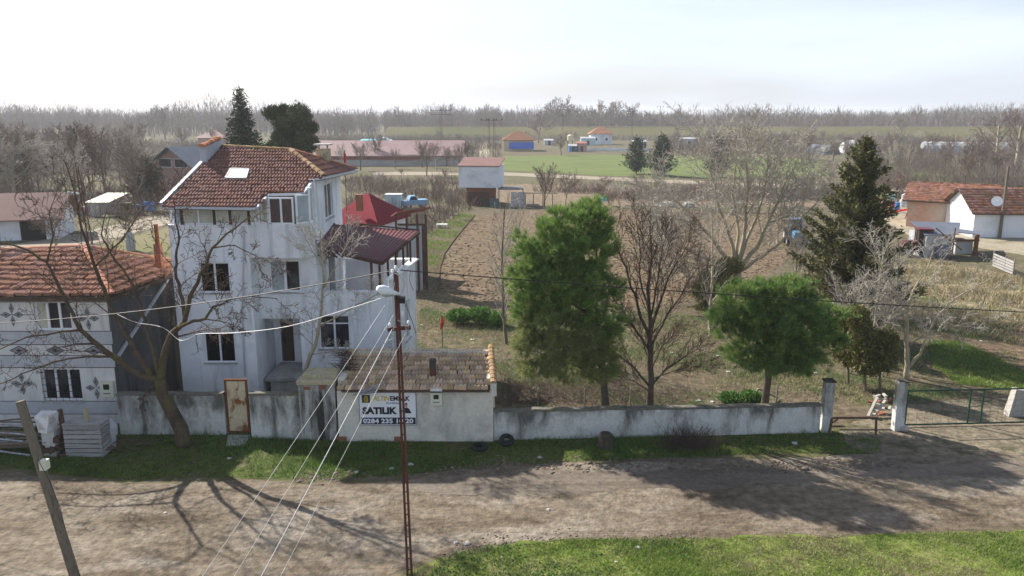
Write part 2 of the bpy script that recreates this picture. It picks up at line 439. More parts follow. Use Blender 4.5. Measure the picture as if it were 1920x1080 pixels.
def conifer_meshes(seed, h, R, nb, droop, size, leafm, barkm, base=.08, k=10, w=.03, rise=.0, irregular=.25, dens=7, power=.8):
    rs = np.random.RandomState(seed); C = []; D = []; segs = [(0, 0, 0, 0, 0, h * .97, h * .014 + .03, .015)]
    for i in range(nb):
        t = base + (1 - base) * (i + rs.rand()) / nb; z = h * t; a = i * 2.4 + rs.rand(); L = R * (1 - t) ** power * (1 + rs.uniform(-irregular, irregular)) + .12
        dr = np.array([math.cos(a), math.sin(a), 0]); n = max(2, int(L * dens))
        s = (np.arange(n) + rs.rand(n)) / n; pz = z + L * (rise * s - droop * s ** 1.5 + .12 * s ** 3)
        P = dr[None] * (s * L)[:, None] + np.stack([0 * s, 0 * s, pz], 1); side = np.cross(dr, [0, 0, 1.])
        P = P + side[None] * (rs.uniform(-1, 1, n) * L * .16 * (1 - .5 * s))[:, None]
        C.append(P); D.append(np.tile(dr * .9 + np.array([0, 0, rise * .8 - droop * .4 + .1]), (n, 1)))
        e = dr * L * .9; segs.append((0, 0, z, e[0], e[1], z + L * .9 * (rise - droop * .85), .02 + .01 * L, .008))
    C = np.concatenate(C); D = np.concatenate(D)
    return seg_mesh('trunk', segs, MATS[barkm], 5), tri_mesh('crown', flakes(C, D, k, size, w, rs), MATS[leafm])

# ------------------------------------------------------------------ building bits
def wallrect(mb, O, u, n, width, z0, z1, th, ops=()):
    """a wall panel with real openings; O at the outer lower corner, u along, n outwards; ops (a, b, c, d) in u and z"""
    O = Vector(O); u = Vector(u).normalized(); n = Vector(n).normalized()
    xs = sorted({0, width} | {q for o in ops for q in o[:2]}); zs = sorted({z0, z1} | {q for o in ops for q in o[2:]})
    for i in range(len(xs) - 1):
        for j in range(len(zs) - 1):
            cx = (xs[i] + xs[i + 1]) / 2; cz = (zs[j] + zs[j + 1]) / 2
            if any(o[0] < cx < o[1] and o[2] < cz < o[3] for o in ops): continue
            a = O + u * xs[i]; b = O + u * xs[i + 1]; q = -n * th
            mb.hexa([(a.x, a.y, zs[j]), (b.x, b.y, zs[j]), (b.x + q.x, b.y + q.y, zs[j]), (a.x + q.x, a.y + q.y, zs[j]),
                     (a.x, a.y, zs[j + 1]), (b.x, b.y, zs[j + 1]), (b.x + q.x, b.y + q.y, zs[j + 1]), (a.x + q.x, a.y + q.y, zs[j + 1])])
def window(parent, O, u, n, a, b, c, d, cols=2, rows=None, fm='pvc', pm='glass', depth=.09, fw=.06, sill=True, name='window', label=None, transom=None):
    O = Vector(O); u = Vector(u).normalized(); n = Vector(n).normalized(); z = Vector((0, 0, 1))
    def P(s, h, dd): return Vector((O.x, O.y, 0)) + u * s + z * h - n * dd
    f = MB()
    def beam(s0, s1, h0, h1, d0=depth - .02, d1=depth + .05):
        f.hexa([P(s0, h0, d0), P(s1, h0, d0), P(s1, h0, d1), P(s0, h0, d1), P(s0, h1, d0), P(s1, h1, d0), P(s1, h1, d1), P(s0, h1, d1)])
    beam(a, a + fw, c, d); beam(b - fw, b, c, d); beam(a + fw, b - fw, c, c + fw); beam(a + fw, b - fw, d - fw, d)
    for i in range(1, cols):
        x = a + (b - a) * i / cols; beam(x - fw * .6, x + fw * .6, c + fw, d - fw, depth - .025, depth + .045)
    if transom: beam(a + fw, b - fw, transom - .025, transom + .025, depth - .022, depth + .047)
    w = part(name, f, MATS[fm], parent, label)
    for i in range(cols):
        x0 = a + (b - a) * i / cols + fw * .7; x1 = a + (b - a) * (i + 1) / cols - fw * .7
        g = MB(); g.hexa([P(x0, c + fw * .8, depth + .01), P(x1, c + fw * .8, depth + .01), P(x1, c + fw * .8, depth + .03), P(x0, c + fw * .8, depth + .03),
                          P(x0, d - fw * .8, depth + .01), P(x1, d - fw * .8, depth + .01), P(x1, d - fw * .8, depth + .03), P(x0, d - fw * .8, depth + .03)])
        part('pane', g, MATS[pm[i] if isinstance(pm, list) else pm], w)
    if sill:
        s = MB(); s.hexa([P(a - .06, c - .06, -.06), P(b + .06, c - .06, -.06), P(b + .06, c - .06, depth), P(a - .06, c - .06, depth),
                          P(a - .06, c - .002, -.06), P(b + .06, c - .002, -.06), P(b + .06, c, depth), P(a - .06, c, depth)])
        part('sill', s, MATS['concrete'], w)
    return w
def tile_mesh(name, w, L, h, m, lip=.055):
    xs = [0, .14, .3, .48, .64, .8, 1.0]; zs = [0, h, h * .9, 0, h, h * .9, 0]; v = []; f = []
    for x, z in zip(xs, zs): v.append(((x - .5) * w, 0, 0))
    for x, z in zip(xs, zs): v.append(((x - .5) * w, 0, z + lip))
    for x, z in zip(xs, zs): v.append(((x - .5) * w, L * 1.06, z + .008))
    for r in range(2):
        for i in range(6): f.append((r * 7 + i, r * 7 + i + 1, r * 7 + 8 + i, r * 7 + 7 + i))
    me = bpy.data.meshes.new(name); me.from_pydata(v, [], f); me.materials.append(m); return me
def lay_tiles(roof, P0, u, v, n, outline, tw, te, me, m, jit=.01, cap=300, missing=0.0, name='roof_tile', loose=0.0, seed=1, lift=.01, mfun=None):
    """tiles row by row on a sloping plane; the nearest of them are parts, the rest one part"""
    R = random.Random(seed); off = worldloc(roof); O2 = [((q - P0).dot(u), (q - P0).dot(v)) for q in outline]
    us = [q[0] for q in O2]; vs = [q[1] for q in O2]; spots = []
    j = 0; vv = min(vs)
    while vv < max(vs):
        uu = min(us) + tw * (.5 if round(vv / te) % 2 else .25)
        while uu < max(us) + tw * .5:
            if inpoly(uu, vv + te * .5, O2) and R.random() > missing: spots.append((uu, vv))
            uu += tw
        vv += te
    W = []
    for a, b in spots:
        rz = R.gauss(0, .015 + loose); M3 = Matrix((u, v, n)).transposed().to_4x4()
        jx, jy, jz = R.gauss(0, jit), R.gauss(0, jit), abs(R.gauss(0, jit * .6)) + lift
        M = Matrix.Translation(P0 + u * (a + jx) + v * (b + jy) + n * jz) @ M3 @ Matrix.Rotation(rz, 4, 'Z') @ Matrix.Rotation(R.gauss(0, .02 + loose * .5), 4, 'X')
        W.append(M)
    W.sort(key=lambda M: (M.translation - Vector((0, 0, CH))).length)
    for M in W[:cap]:
        o = bpy.data.objects.new(name, me); COL.objects.link(o); o.parent = roof
        o.matrix_local = Matrix.Translation(-off) @ M
    if W[cap:]:
        base = np.array([v_.co for v_ in me.vertices]); fb = np.array([p.vertices[:] for p in me.polygons]); vs_ = []; fs = []
        for i, M in enumerate(W[cap:]):
            A = np.array(M); vs_.append(base @ A[:3, :3].T + A[:3, 3] - np.array(off)); fs.append(fb + i * len(base))
        link('tile_rows', np_mesh('tile_rows', np.concatenate(vs_), np.concatenate(fs), m, 4), roof, None, 'stuff')
def ridge_line(roof, a, b, r, L, m, seed=0, name='ridge_tile'):
    R = random.Random(seed); a = Vector(a); b = Vector(b); n = max(1, round((b - a).length / L)); d = (b - a) / n
    for i in range(n):
        p = a + d * i; q = a + d * (i + 1.08); mb = MB(); s = d.normalized().cross(Vector((0, 0, 1))).normalized(); w = s.cross(d.normalized()).normalized()
        r0 = r * R.uniform(1.0, 1.12); r1 = r * .86; vs = []
        for c, rq in ((p, r0), (q, r1)):
            for k in range(6):
                t = math.pi * (k / 5) ; vs.append(c + s * math.cos(t) * rq + w * (math.sin(t) * rq * .75 + R.uniform(0, .01)))
        mb.add(vs, [(k, k + 1, k + 7, k + 6) for k in range(5)] + [tuple(range(5, -1, -1)), tuple(range(6, 12))])
        part(name, mb, m, roof)
def text_mesh(txt, size, font_off=0.0, shear=0.0, align='LEFT', ext=0.002, spacing=1.0):
    cu = bpy.data.curves.new('lettering', 'FONT'); cu.body = txt; cu.size = size; cu.extrude = ext; cu.offset = font_off; cu.shear = shear; cu.align_x = align; cu.space_character = spacing
    cu.resolution_u = 3
    o = bpy.data.objects.new('lettering', cu); COL.objects.link(o)
    dg = bpy.context.evaluated_depsgraph_get(); me = bpy.data.meshes.new_from_object(o.evaluated_get(dg))
    bpy.data.objects.remove(o); bpy.data.curves.remove(cu)
    return me
# ------------------------------------------------------------------ the materials of the place
mat('earth', [(.085, .068, .05), (.13, .105, .078), (.095, .085, .045), (.16, .13, .095)], scale=.35, bump=.5, bscale=3, bdist=.08, dirt=(.08, .088, .035), dscale=.12, fine=.35)
mat('garden_ground', [(0.067, 0.077, 0.026), (0.134, 0.114, 0.067), (0.080, 0.067, 0.044), (0.061, 0.087, 0.023)], scale=.7, bump=.8, bscale=6, bdist=.08, dirt=(0.114, 0.090, 0.063), dscale=.25, damt=(.42, .6), fine=.45)
mat('road_dirt', [(.090, .069, .049), (.138, .110, .080), (.178, .147, .112), (.119, .094, .068)], scale=.55, stretch=(.45, 1.2, 1), bump=1.0, bscale=7, bdist=.07, dirt=(.255, .222, .182), dscale=.28, dstretch=(.8, 1.6, 1), damt=(.5, .66), fine=.38, ruts=.09)
mat('damp_shade_dirt', [(.080, .062, .047), (.115, .092, .070), (.145, .118, .092)], scale=1.0, stretch=(.25, 1.4, 1), bump=.7, bscale=10, bdist=.04, rough=.75, dirt=(0.156, 0.130, 0.104), dscale=.7, dstretch=(.2, 1.6, 1), fine=.3, ruts=.10)  # darker dirt: damp ground and tree shade painted into one colour
mat('apron_dirt', [(0.122, 0.099, 0.073), (0.178, 0.150, 0.109), (0.083, 0.076, 0.045)], scale=.7, bump=.9, bscale=7, bdist=.06, fine=.4, ruts=.10)
mat('verge_soil', [(.05, .07, .018), (.075, .095, .025), (.105, .085, .055)], scale=1.1, bump=.8, bscale=8, bdist=.06, fine=.4)
mat('near_lawn', [(.085, .12, .022), (.13, .165, .035), (.16, .16, .07)], scale=.8, bump=.8, bscale=9, bdist=.05, fine=.4)
mat('ploughed', [(0.104, 0.072, 0.048), (0.143, 0.104, 0.068), (0.171, 0.131, 0.089)], scale=.6, stretch=(1, 1.6, 1), bump=1.0, bscale=5, bdist=.15, dirt=(0.138, 0.117, 0.062), dscale=.2, damt=(.5, .75), fine=.45)
mat('fallow', [(0.145, 0.105, 0.072), (0.180, 0.138, 0.098), (0.159, 0.130, 0.079)], scale=.12, stretch=(1, 3, 1), bump=.8, bscale=2, bdist=.2, fine=.3)
mat('dry_grass', [(0.179, 0.150, 0.090), (0.240, 0.202, 0.128), (0.150, 0.128, 0.075), (0.105, 0.112, 0.045)], scale=.5, bump=.9, bscale=6, bdist=.1, fine=.45)
mat('crop', [(.085, .115, .035), (.11, .14, .045), (.13, .145, .055)], scale=.08, stretch=(1, 2, 1), bump=.4, bscale=4, fine=.2)
mat('pale_track', [(0.231, 0.197, 0.150), (0.286, 0.252, 0.197)], scale=.5, bump=.4, bscale=5, fine=.2)
mat('farm_yard', [(0.224, 0.197, 0.143), (0.286, 0.252, 0.190), (0.177, 0.150, 0.102)], scale=.3, bump=.4, bscale=5, fine=.2)
mat('levee_turf', [(.105, .108, .045), (.14, .13, .06), (.16, .14, .08)], scale=.05, stretch=(.4, 1, 1), fine=.2)
mat('stucco', [(0.726, 0.759, 0.814), (0.814, 0.836, 0.869), (0.660, 0.693, 0.748)], scale=.7, bump=.25, bscale=60, bdist=.01, dirt=(0.374, 0.374, 0.374), dscale=.9, dstretch=(2.2, 2.2, .3), damt=(.5, .78), rough=.85, fine=.06)
mat('stucco_grey', [(.40, .42, .46), (.48, .50, .54)], scale=1, bump=.2, bscale=60, bdist=.01, dirt=(.3, .31, .32), dscale=.8, damt=(.5, .8))
mat('facade', [(0.642, 0.629, 0.605), (0.726, 0.714, 0.689)], scale=.8, bump=.5, bscale=90, bdist=.01, dirt=(0.400, 0.400, 0.400), dscale=.9, dstretch=(2, 2, .4), damt=(.5, .8), fine=.12)
mat('facade_band', [(0.450, 0.465, 0.495), (0.540, 0.555, 0.585)], scale=2, bump=.6, bscale=90, bdist=.012, fine=.18)
mat('facade_line', [(.04, .04, .045)])
mat('facade_mid', [(.26, .26, .27)], fine=.12, bump=.4, bscale=90, bdist=.01)
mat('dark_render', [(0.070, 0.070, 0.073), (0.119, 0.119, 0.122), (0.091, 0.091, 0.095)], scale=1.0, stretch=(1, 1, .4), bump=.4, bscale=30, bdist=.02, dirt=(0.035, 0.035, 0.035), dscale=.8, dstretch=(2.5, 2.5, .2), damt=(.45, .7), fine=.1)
mat('whitewash', [(.50, .50, .47), (.58, .58, .55), (.42, .42, .40)], scale=1.2, bump=.5, bscale=25, bdist=.02, dirt=(.13, .125, .11), dscale=1.3, dstretch=(1.3, 1.3, .45), damt=(.50, .72), fine=.12, ztop=(.5, 1.3, .17))
mat('pier_plaster', [(.34, .33, .31), (.42, .41, .39), (.28, .27, .25)], scale=1.2, bump=.5, bscale=25, bdist=.02, dirt=(.05, .045, .04), dscale=1.5, dstretch=(1.3, 1.3, .25), damt=(.46, .6), fine=.15)
mat('shed_plaster', [(.60, .57, .48), (.66, .63, .55), (.52, .50, .43)], scale=1.0, bump=.4, bscale=25, bdist=.015, dirt=(.35, .34, .32), dscale=1.0, dstretch=(1.2, 1.2, .7), damt=(.52, .75), fine=.08)
mat('wall_cap', [(.10, .095, .085), (.17, .16, .14), (.13, .13, .07)], scale=3, bump=.6, bscale=30, fine=.2)
mat('soot_stain', [(.045, .04, .035), (.09, .085, .075)], scale=3, stretch=(1, 1, .4))
mat('concrete', [(.40, .40, .38), (.48, .47, .45)], scale=2, bump=.3, bscale=40, bdist=.01, dirt=(.25, .24, .22), dscale=1.5)
mat('mossy_concrete', [(.38, .33, .19), (.45, .40, .27), (.27, .25, .19)], scale=2, bump=.5, bscale=30, fine=.2)
mat('old_brick', [(0.240, 0.096, 0.056), (0.288, 0.136, 0.088)], scale=4, bump=.4, fine=.2)
mat('tile_red', [(0.185, 0.085, 0.062), (0.240, 0.120, 0.090), (0.150, 0.070, 0.055)], scale=.9, objvar=.2, rough=.8, dirt=(0.130, 0.085, 0.065), dscale=1.2, damt=(.5, .72), bump=.2, bscale=40, bdist=.01)
mat('tile_old', [(.27, .125, .08), (.35, .19, .13), (.22, .095, .066)], scale=1.0, objvar=.2, rough=.85, dirt=(0.270, 0.243, 0.198), dscale=.8, damt=(.48, .7), bump=.2, bscale=40, bdist=.01)
mat('tile_mossy', [(0.429, 0.403, 0.286), (0.520, 0.390, 0.260), (0.494, 0.247, 0.156), (0.546, 0.468, 0.351)], scale=.6, objvar=.3, rough=.9, dirt=(0.286, 0.312, 0.273), dscale=.5, damt=(.5, .6), bump=.3, bscale=40, bdist=.01)
mat('ridge_ochre', [(0.255, 0.166, 0.076), (0.293, 0.191, 0.095), (0.242, 0.122, 0.071)], scale=3, objvar=.2, rough=.9, fine=.15)
mat('ridge_red', [(.36, .15, .09), (.44, .20, .12)], scale=3, objvar=.25, fine=.15)
mat('far_tile', [(0.300, 0.124, 0.079), (0.372, 0.177, 0.114)], scale=.8, objvar=.3, dirt=(0.221, 0.133, 0.088), dscale=.6)
mat('roof_under', [(.10, .07, .05)])
mat('maroon_sheet', [(0.096, 0.015, 0.018), (0.126, 0.024, 0.027)], scale=.6, rough=.55, dirt=(0.072, 0.030, 0.027), dscale=.7, fine=.06)
mat('crimson_sheet', [(.17, .02, .03), (.21, .03, .04)], scale=.6, rough=.85, fine=.06)
mat('rust_sheet', [(.22, .08, .06), (.30, .12, .09), (.16, .06, .05)], scale=.8, rough=.8, fine=.1)
mat('hut_sheet', [(.15, .075, .065), (.19, .10, .09)], scale=.5, rough=.8, fine=.1)
mat('pink_sheet', [(.20, .125, .125), (.25, .165, .165)], scale=.2, rough=.7, fine=.1)
mat('grey_sheet', [(.10, .115, .15), (.13, .145, .18)], scale=.6, rough=.6)
mat('tin', [(.40, .43, .47), (.48, .51, .55), (.34, .36, .40)], scale=1.5, rough=.5, metal=.3, dirt=(.28, .22, .18), dscale=2)
mat('pvc', [(.78, .79, .82)], rough=.4)
mat('glass', [(.01, .011, .013), (.02, .022, .026), (.07, .075, .08)], scale=1.1, detail=2, rough=.08, spec=.3)
mat('glass_room', [(.008, .007, .007)], rough=.2, spec=.15)
mat('glass_pale', [(0.378, 0.392, 0.338), (0.567, 0.553, 0.446)], scale=2.2, rough=.15, spec=.6, detail=2)  # lit room and beige curtains behind the glass are put into this colour
mat('glass_blue', [(.30, .36, .40), (.40, .46, .50)], scale=1.6, rough=.12, spec=.6, detail=2)
mat('curtain_room', [(.09, .045, .035), (.05, .03, .025)], scale=2, rough=.2, spec=.5)
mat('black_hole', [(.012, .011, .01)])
mat('gutter', [(.50, .52, .56)], rough=.5, metal=.2)
mat('rust', [(.13, .05, .025), (.20, .08, .035), (.09, .04, .025)], scale=9, rough=.85, bump=.3, bscale=60, bdist=.005)
mat('rusty_cream', [(.55, .46, .30), (.62, .53, .36)], scale=4, rough=.7, dirt=(.26, .09, .03), dscale=2.6, dstretch=(1, 1, .8), damt=(.5, .62), fine=.1)
mat('pole_rust', [(0.081, 0.025, 0.017), (0.119, 0.042, 0.028), (0.056, 0.021, 0.017)], scale=5, rough=.75, bump=.2)
mat('old_wood', [(.17, .15, .125), (.24, .215, .185), (.12, .10, .085)], scale=3, stretch=(1, 1, 5), rough=.9, bump=.4, bscale=40, fine=.2, objvar=.15)
mat('grey_board', [(.27, .26, .26), (.35, .34, .34), (.20, .19, .19)], scale=3, stretch=(.4, 1, 6), rough=.9, bump=.4, bscale=50, objvar=.18)
mat('dark_wood', [(.07, .045, .035), (.11, .075, .055)], scale=4, rough=.9)
mat('pole_wood', [(.13, .105, .08), (.19, .16, .12), (.10, .085, .06)], scale=2, stretch=(5, 5, .6), rough=.9, bump=.5, bscale=30)
mat('green_paint', [(0.008, 0.045, 0.032), (0.014, 0.059, 0.042)], scale=3, rough=.5)
mat('white_paint', [(.72, .73, .74)], rough=.5, dirt=(.4, .38, .35), dscale=3)
mat('dish_white', [(.82, .83, .84)], rough=.4)
mat('lamp_white', [(.72, .75, .78)], rough=.3)
mat('cream_box', [(.60, .62, .48), (.66, .67, .54)], scale=3, rough=.6)
mat('rubber', [(.02, .02, .022)], rough=.8)
mat('cable_black', [(.02, .02, .022)], rough=.6)
mat('cable_white', [(.42, .42, .42)], rough=.45)
mat('sign_white', [(.78, .79, .82)], rough=.4)
mat('sign_black', [(.015, .017, .022)], rough=.4)
mat('sign_navy', [(.02, .028, .05)], rough=.4)
mat('sign_gold', [(.62, .46, .04)], rough=.4)
mat('sign_grey', [(.16, .18, .22)], rough=.4)
mat('skin_print', [(.45, .27, .2)])
mat('hair_print', [(.05, .035, .03)])
mat('red_paint', [(.55, .04, .03), (.45, .05, .04)], scale=3, rough=.5)
mat('blue_paint', [(.05, .19, .48), (.07, .24, .55)], scale=3, rough=.45)
mat('car_blue', [(.16, .34, .55)], rough=.3, spec=.6)
mat('pale_blue', [(.38, .55, .62), (.46, .62, .68)], scale=1, rough=.5)
mat('turquoise', [(.10, .42, .48)], rough=.5)
mat('blue_tarp', [(.04, .12, .55), (.06, .16, .62)], scale=1, rough=.5)
mat('pale_tarp', [(.66, .64, .40), (.74, .74, .70)], scale=1.2, rough=.5)
mat('plastic_film', [(0.303, 0.314, 0.314), (0.363, 0.374, 0.374)], scale=2, rough=.35)
mat('grey_film', [(.36, .38, .40), (.50, .52, .54)], scale=.6, rough=.4)
mat('brick_wall', [(.46, .26, .18), (.54, .33, .24)], scale=2, bump=.3, fine=.15, dirt=(.52, .44, .36), dscale=.6)
mat('pink_wall', [(.42, .27, .23), (.48, .32, .28)], scale=1, fine=.1)
mat('lime_wall', [(.74, .76, .79), (.66, .69, .73)], scale=.5, dirt=(.45, .46, .47), dscale=.5, damt=(.5, .8))
mat('grey_wall', [(.42, .42, .41), (.50, .50, .49)], scale=.3, dirt=(.33, .30, .27), dscale=.3, dstretch=(.5, 1, 2))
mat('cream_wall', [(.58, .50, .36)], fine=.1)
mat('beige_tank', [(.64, .56, .38)])
mat('green_door', [(.09, .13, .12)], rough=.6)
mat('bark', [(.11, .085, .065), (.17, .14, .11), (.12, .11, .05)], scale=3, stretch=(1, 1, .5), rough=.95, bump=.7, bscale=22, bdist=.03, fine=.2)
mat('bark_front', [(0.064, 0.046, 0.034), (0.105, 0.079, 0.056), (0.112, 0.101, 0.038)], scale=2.2, stretch=(1, 1, .5), rough=.95, bump=.9, bscale=18, bdist=.04, fine=.2)
mat('bark_pale', [(.30, .26, .19), (.38, .33, .25), (.30, .27, .09)], scale=1.6, rough=.95, bump=.4, bscale=25, fine=.12)
mat('bark_dark', [(.055, .045, .038), (.09, .075, .06)], scale=3, rough=.95, bump=.6, bscale=22, fine=.2)
mat('bark_walnut', [(0.300, 0.264, 0.204), (0.384, 0.336, 0.252), (0.288, 0.264, 0.108)], scale=1.4, rough=.95, bump=.4, bscale=22, fine=.15)
mat('twig', [(.16, .12, .10), (.22, .175, .145)], scale=1, rough=.95)
mat('twig_pale', [(.33, .30, .255), (.42, .385, .33)], scale=1, rough=.95)
mat('twig_dark', [(.085, .06, .048), (.12, .088, .07)], scale=1, rough=.95)
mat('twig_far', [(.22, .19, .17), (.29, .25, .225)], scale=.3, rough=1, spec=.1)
mat('twig_red', [(.19, .145, .125), (.25, .20, .17)], scale=.3, rough=1, spec=.1)
mat('pine_green', [(0.090, 0.170, 0.024), (0.170, 0.280, 0.040), (0.300, 0.380, 0.070)], scale=2.2, rough=.8, islvar=.5, translucent=.25)
mat('pine_yellow', [(0.146, 0.188, 0.041), (0.227, 0.260, 0.065), (0.293, 0.293, 0.081)], scale=2.2, rough=.8, islvar=.5, translucent=.25)
mat('round_green', [(0.070, 0.140, 0.024), (0.140, 0.240, 0.036), (0.280, 0.350, 0.060)], scale=2.2, rough=.8, islvar=.5, translucent=.25)
mat('cypress_green', [(.06, .068, .018), (.095, .095, .025), (.13, .12, .035)], scale=.9, rough=.8, islvar=.4, translucent=.2)
mat('juniper_green', [(.10, .11, .025), (.14, .14, .035), (.17, .145, .04)], scale=1.2, rough=.8, islvar=.35, translucent=.12)
mat('fir_green', [(.03, .048, .022), (.055, .075, .032)], scale=.6, rough=.8, islvar=.35)
mat('fir_olive', [(.05, .068, .022), (.085, .10, .032)], scale=.6, rough=.8, islvar=.35)
mat('grass_blade', [(.11, .19, .02), (.17, .25, .03), (.21, .26, .06)], scale=.8, rough=.7, islvar=.35, translucent=.3)
mat('verge_blade_shaded', [(.075, .13, .014), (.12, .19, .02), (.16, .21, .04)], scale=.8, rough=.8, islvar=.4, translucent=.3)  # darker copy of the grass blades, the verge's shade put into the colour
mat('grass_lush', [(.06, .15, .02), (.10, .21, .03)], scale=.8, rough=.7, islvar=.3, translucent=.25)
mat('straw_blade', [(0.255, 0.212, 0.119), (0.323, 0.272, 0.162), (0.187, 0.162, 0.085)], scale=.8, rough=.9, islvar=.3, translucent=.2)
mat('clod', [(0.117, 0.090, 0.068), (0.171, 0.135, 0.104), (0.090, 0.072, 0.054)], scale=2, rough=1, islvar=.25)
mat('stone', [(.33, .31, .28), (.42, .40, .37)], scale=6, rough=.9)
mat('rag', [(0.446, 0.446, 0.432)], rough=.8)

# ------------------------------------------------------------------ the ground
def gp(pts, z=0.0): return [G(px, py, z) for px, py in pts]
g = MB(); g.box(-1400, 1400, -20, 2900, -.4, 0); link('ground', g.mesh('ground', MATS['earth']), None, None, 'structure')

ROAD_TOP = [(-500, 888), (0, 880), (120, 900), (260, 908), (430, 902), (600, 905), (760, 900), (850, 884), (980, 874), (1150, 868), (1300, 862), (1500, 856), (1700, 850), (1920, 846), (2500, 842)]
road = gp(ROAD_TOP) + [Vector((60, 19.3, 0)), Vector((20.4, 20.0, 0))] + gp([(1920, 992), (1600, 1000), (1300, 1005), (1050, 1008), (900, 1024), (820, 1042), (720, 1085)]) + [Vector((-8, 12, 0)), Vector((-60, 12, 0))]
sheet('dirt_road', road, .004, MATS['road_dirt'], .4, .28, 1)
sheet('damp_shade_track', gp([(740, 906), (860, 892), (1000, 884), (1300, 880), (1700, 868), (2400, 862), (2500, 880), (1700, 895), (1350, 912), (1100, 925), (900, 930), (790, 922)]), .008, MATS['damp_shade_dirt'], .5, .45, 2)  # dark sheet for damp soil together with painted tree shadow
apron = gp([(1560, 812), (1600, 790), (1700, 760), (1920, 742), (2300, 740), (2500, 850), (1920, 852), (1640, 858), (1600, 835)])
sheet('gate_apron', apron, .008, MATS['apron_dirt'], .4, .3, 3)
verge = gp([(-400, 800), (225, 800), (560, 822), (925, 824), (1545, 806), (1650, 826), (1650, 852)]) + gp([(1500, 850), (1300, 856), (1150, 862), (980, 868), (850, 878), (760, 892), (600, 898), (430, 895), (260, 900), (120, 892), (0, 872), (-400, 880)])
sheet('grass_verge', verge, .006, MATS['verge_soil'], .3, .22, 4)
lawn = gp([(1920, 996), (1600, 1004), (1300, 1009), (1050, 1012), (910, 1030), (830, 1048), (740, 1090)]) + [Vector((-2.8, 12, 0)), Vector((60, 12, 0)), Vector((60, 19.2, 0)), Vector((20.4, 19.8, 0))]
sheet('near_grass', lawn, .012, MATS['near_lawn'], .3, .32, 5)
garden = gp([(600, 822), (920, 822), (1545, 806), (1690, 770), (1920, 740), (2300, 735), (2200, 560), (1640, 500), (1500, 400), (1150, 392), (900, 390), (860, 400), (780, 460), (770, 560)])
sheet('garden_ground', garden, .003, MATS['garden_ground'], .8, .3, 6)
plough = gp([(893, 405), (1000, 396), (1250, 392), (1480, 400), (1500, 470), (1400, 545), (1150, 580), (940, 572), (860, 556), (822, 548), (822, 500), (845, 455)])
sheet('ploughed_field', plough, .007, MATS['ploughed'], .8, .3, 7)
sheet('dry_field', gp([(1640, 500), (1740, 490), (1920, 520), (2500, 530), (2600, 640), (1920, 650), (1760, 620), (1660, 560)]), .007, MATS['dry_grass'], .8, .6, 8)
sheet('brown_field', gp([(1760, 628), (1840, 606), (2500, 640), (2500, 720), (1920, 700), (1830, 660)]), .011, MATS['ploughed'], .8, .4, 9)
sheet('green_strip', gp([(1740, 640), (1800, 640), (1880, 676), (1930, 700), (1930, 735), (1800, 720), (1750, 690)]), .015, MATS['verge_soil'], .5, .3, 10)
sheet('crop_field', gp([(945, 293), (1100, 290), (1350, 293), (1540, 300), (1560, 330), (1230, 334), (950, 320), (935, 312)]), .01, MATS['crop'], 3, 1.0, 11)
sheet('right_meadow', gp([(1620, 306), (1700, 300), (1840, 330), (1860, 352), (1640, 345)]), .01, MATS['crop'], 3, 1.5, 12)
sheet('fallow_field', gp([(870, 348), (1000, 345), (1560, 362), (1600, 388), (1100, 388), (880, 385)]), .01, MATS['fallow'], 2, .8, 13)
sheet('field_track', gp([(700, 322), (940, 323), (1230, 336), (1560, 350), (1920, 358), (2300, 362), (2300, 368), (1920, 364), (1560, 356), (1230, 342), (940, 329), (700, 328)]), .014, MATS['pale_track'], 2, .5, 14)
sheet('farm_yard', gp([(1630, 398), (1700, 385), (1720, 420), (1830, 436), (2100, 440), (2200, 480), (1920, 478), (1810, 462), (1700, 440)]), .01, MATS['farm_yard'], 1, .5, 15)
sheet('village_lane', gp([(-300, 480), (0, 462), (100, 447), (230, 418), (330, 398), (420, 385), (420, 396), (330, 416), (240, 440), (130, 468), (0, 490), (-300, 510)]), .01, MATS['pale_track'], 1, .3, 16)
sheet('lane_meadow', gp([(120, 480), (240, 446), (330, 424), (330, 470), (330, 500), (100, 500)]), .012, MATS['levee_turf'], 1, .4, 17)
sheet('left_meadow', gp([(300, 296), (350, 280), (440, 268), (560, 266), (500, 282), (380, 298)]), .01, MATS['crop'], 4, 2, 18)
sheet('lane_to_levee', gp([(898, 312), (922, 312), (916, 268), (900, 268)]), .016, MATS['farm_yard'], 3, .5, 19)
# the flood bank across the plain
lv = MB(); n = 60
x0 = -60; x1 = 900
for i in range(n):
    a = x0 + (x1 - x0) * i / n; b = x0 + (x1 - x0) * (i + 1) / n
    def Q(x):
        y = 400 + 12 * math.sin(x * .006) ; h = 5.2 + .25 * noise.noise(Vector((x * .03, 0, 0)))
        return [(x, y - 16, 0), (x, y - 3, h), (x, y + 3, h), (x, y + 16, 0)]
    A, B = Q(a), Q(b); lv.add(A + B, [(0, 4, 5, 1), (1, 5, 6, 2), (2, 6, 7, 3)])
link('flood_bank', lv.mesh('flood_bank', MATS['levee_turf']), None, None, 'structure')
lt = MB()
for i in range(n):
    a = x0 + (x1 - x0) * i / n; b = x0 + (x1 - x0) * (i + 1) / n
    f = lambda x: [(x, 400 + 12 * math.sin(x * .006) - 2, 5.5), (x, 400 + 12 * math.sin(x * .006) + 2, 5.5)]
    A, B = f(a), f(b); lt.add([A[0], B[0], B[1], A[1]], [(0, 1, 2, 3)])
link('bank_path', lt.mesh('bank_path', MATS['pale_track']), None, None, 'structure')

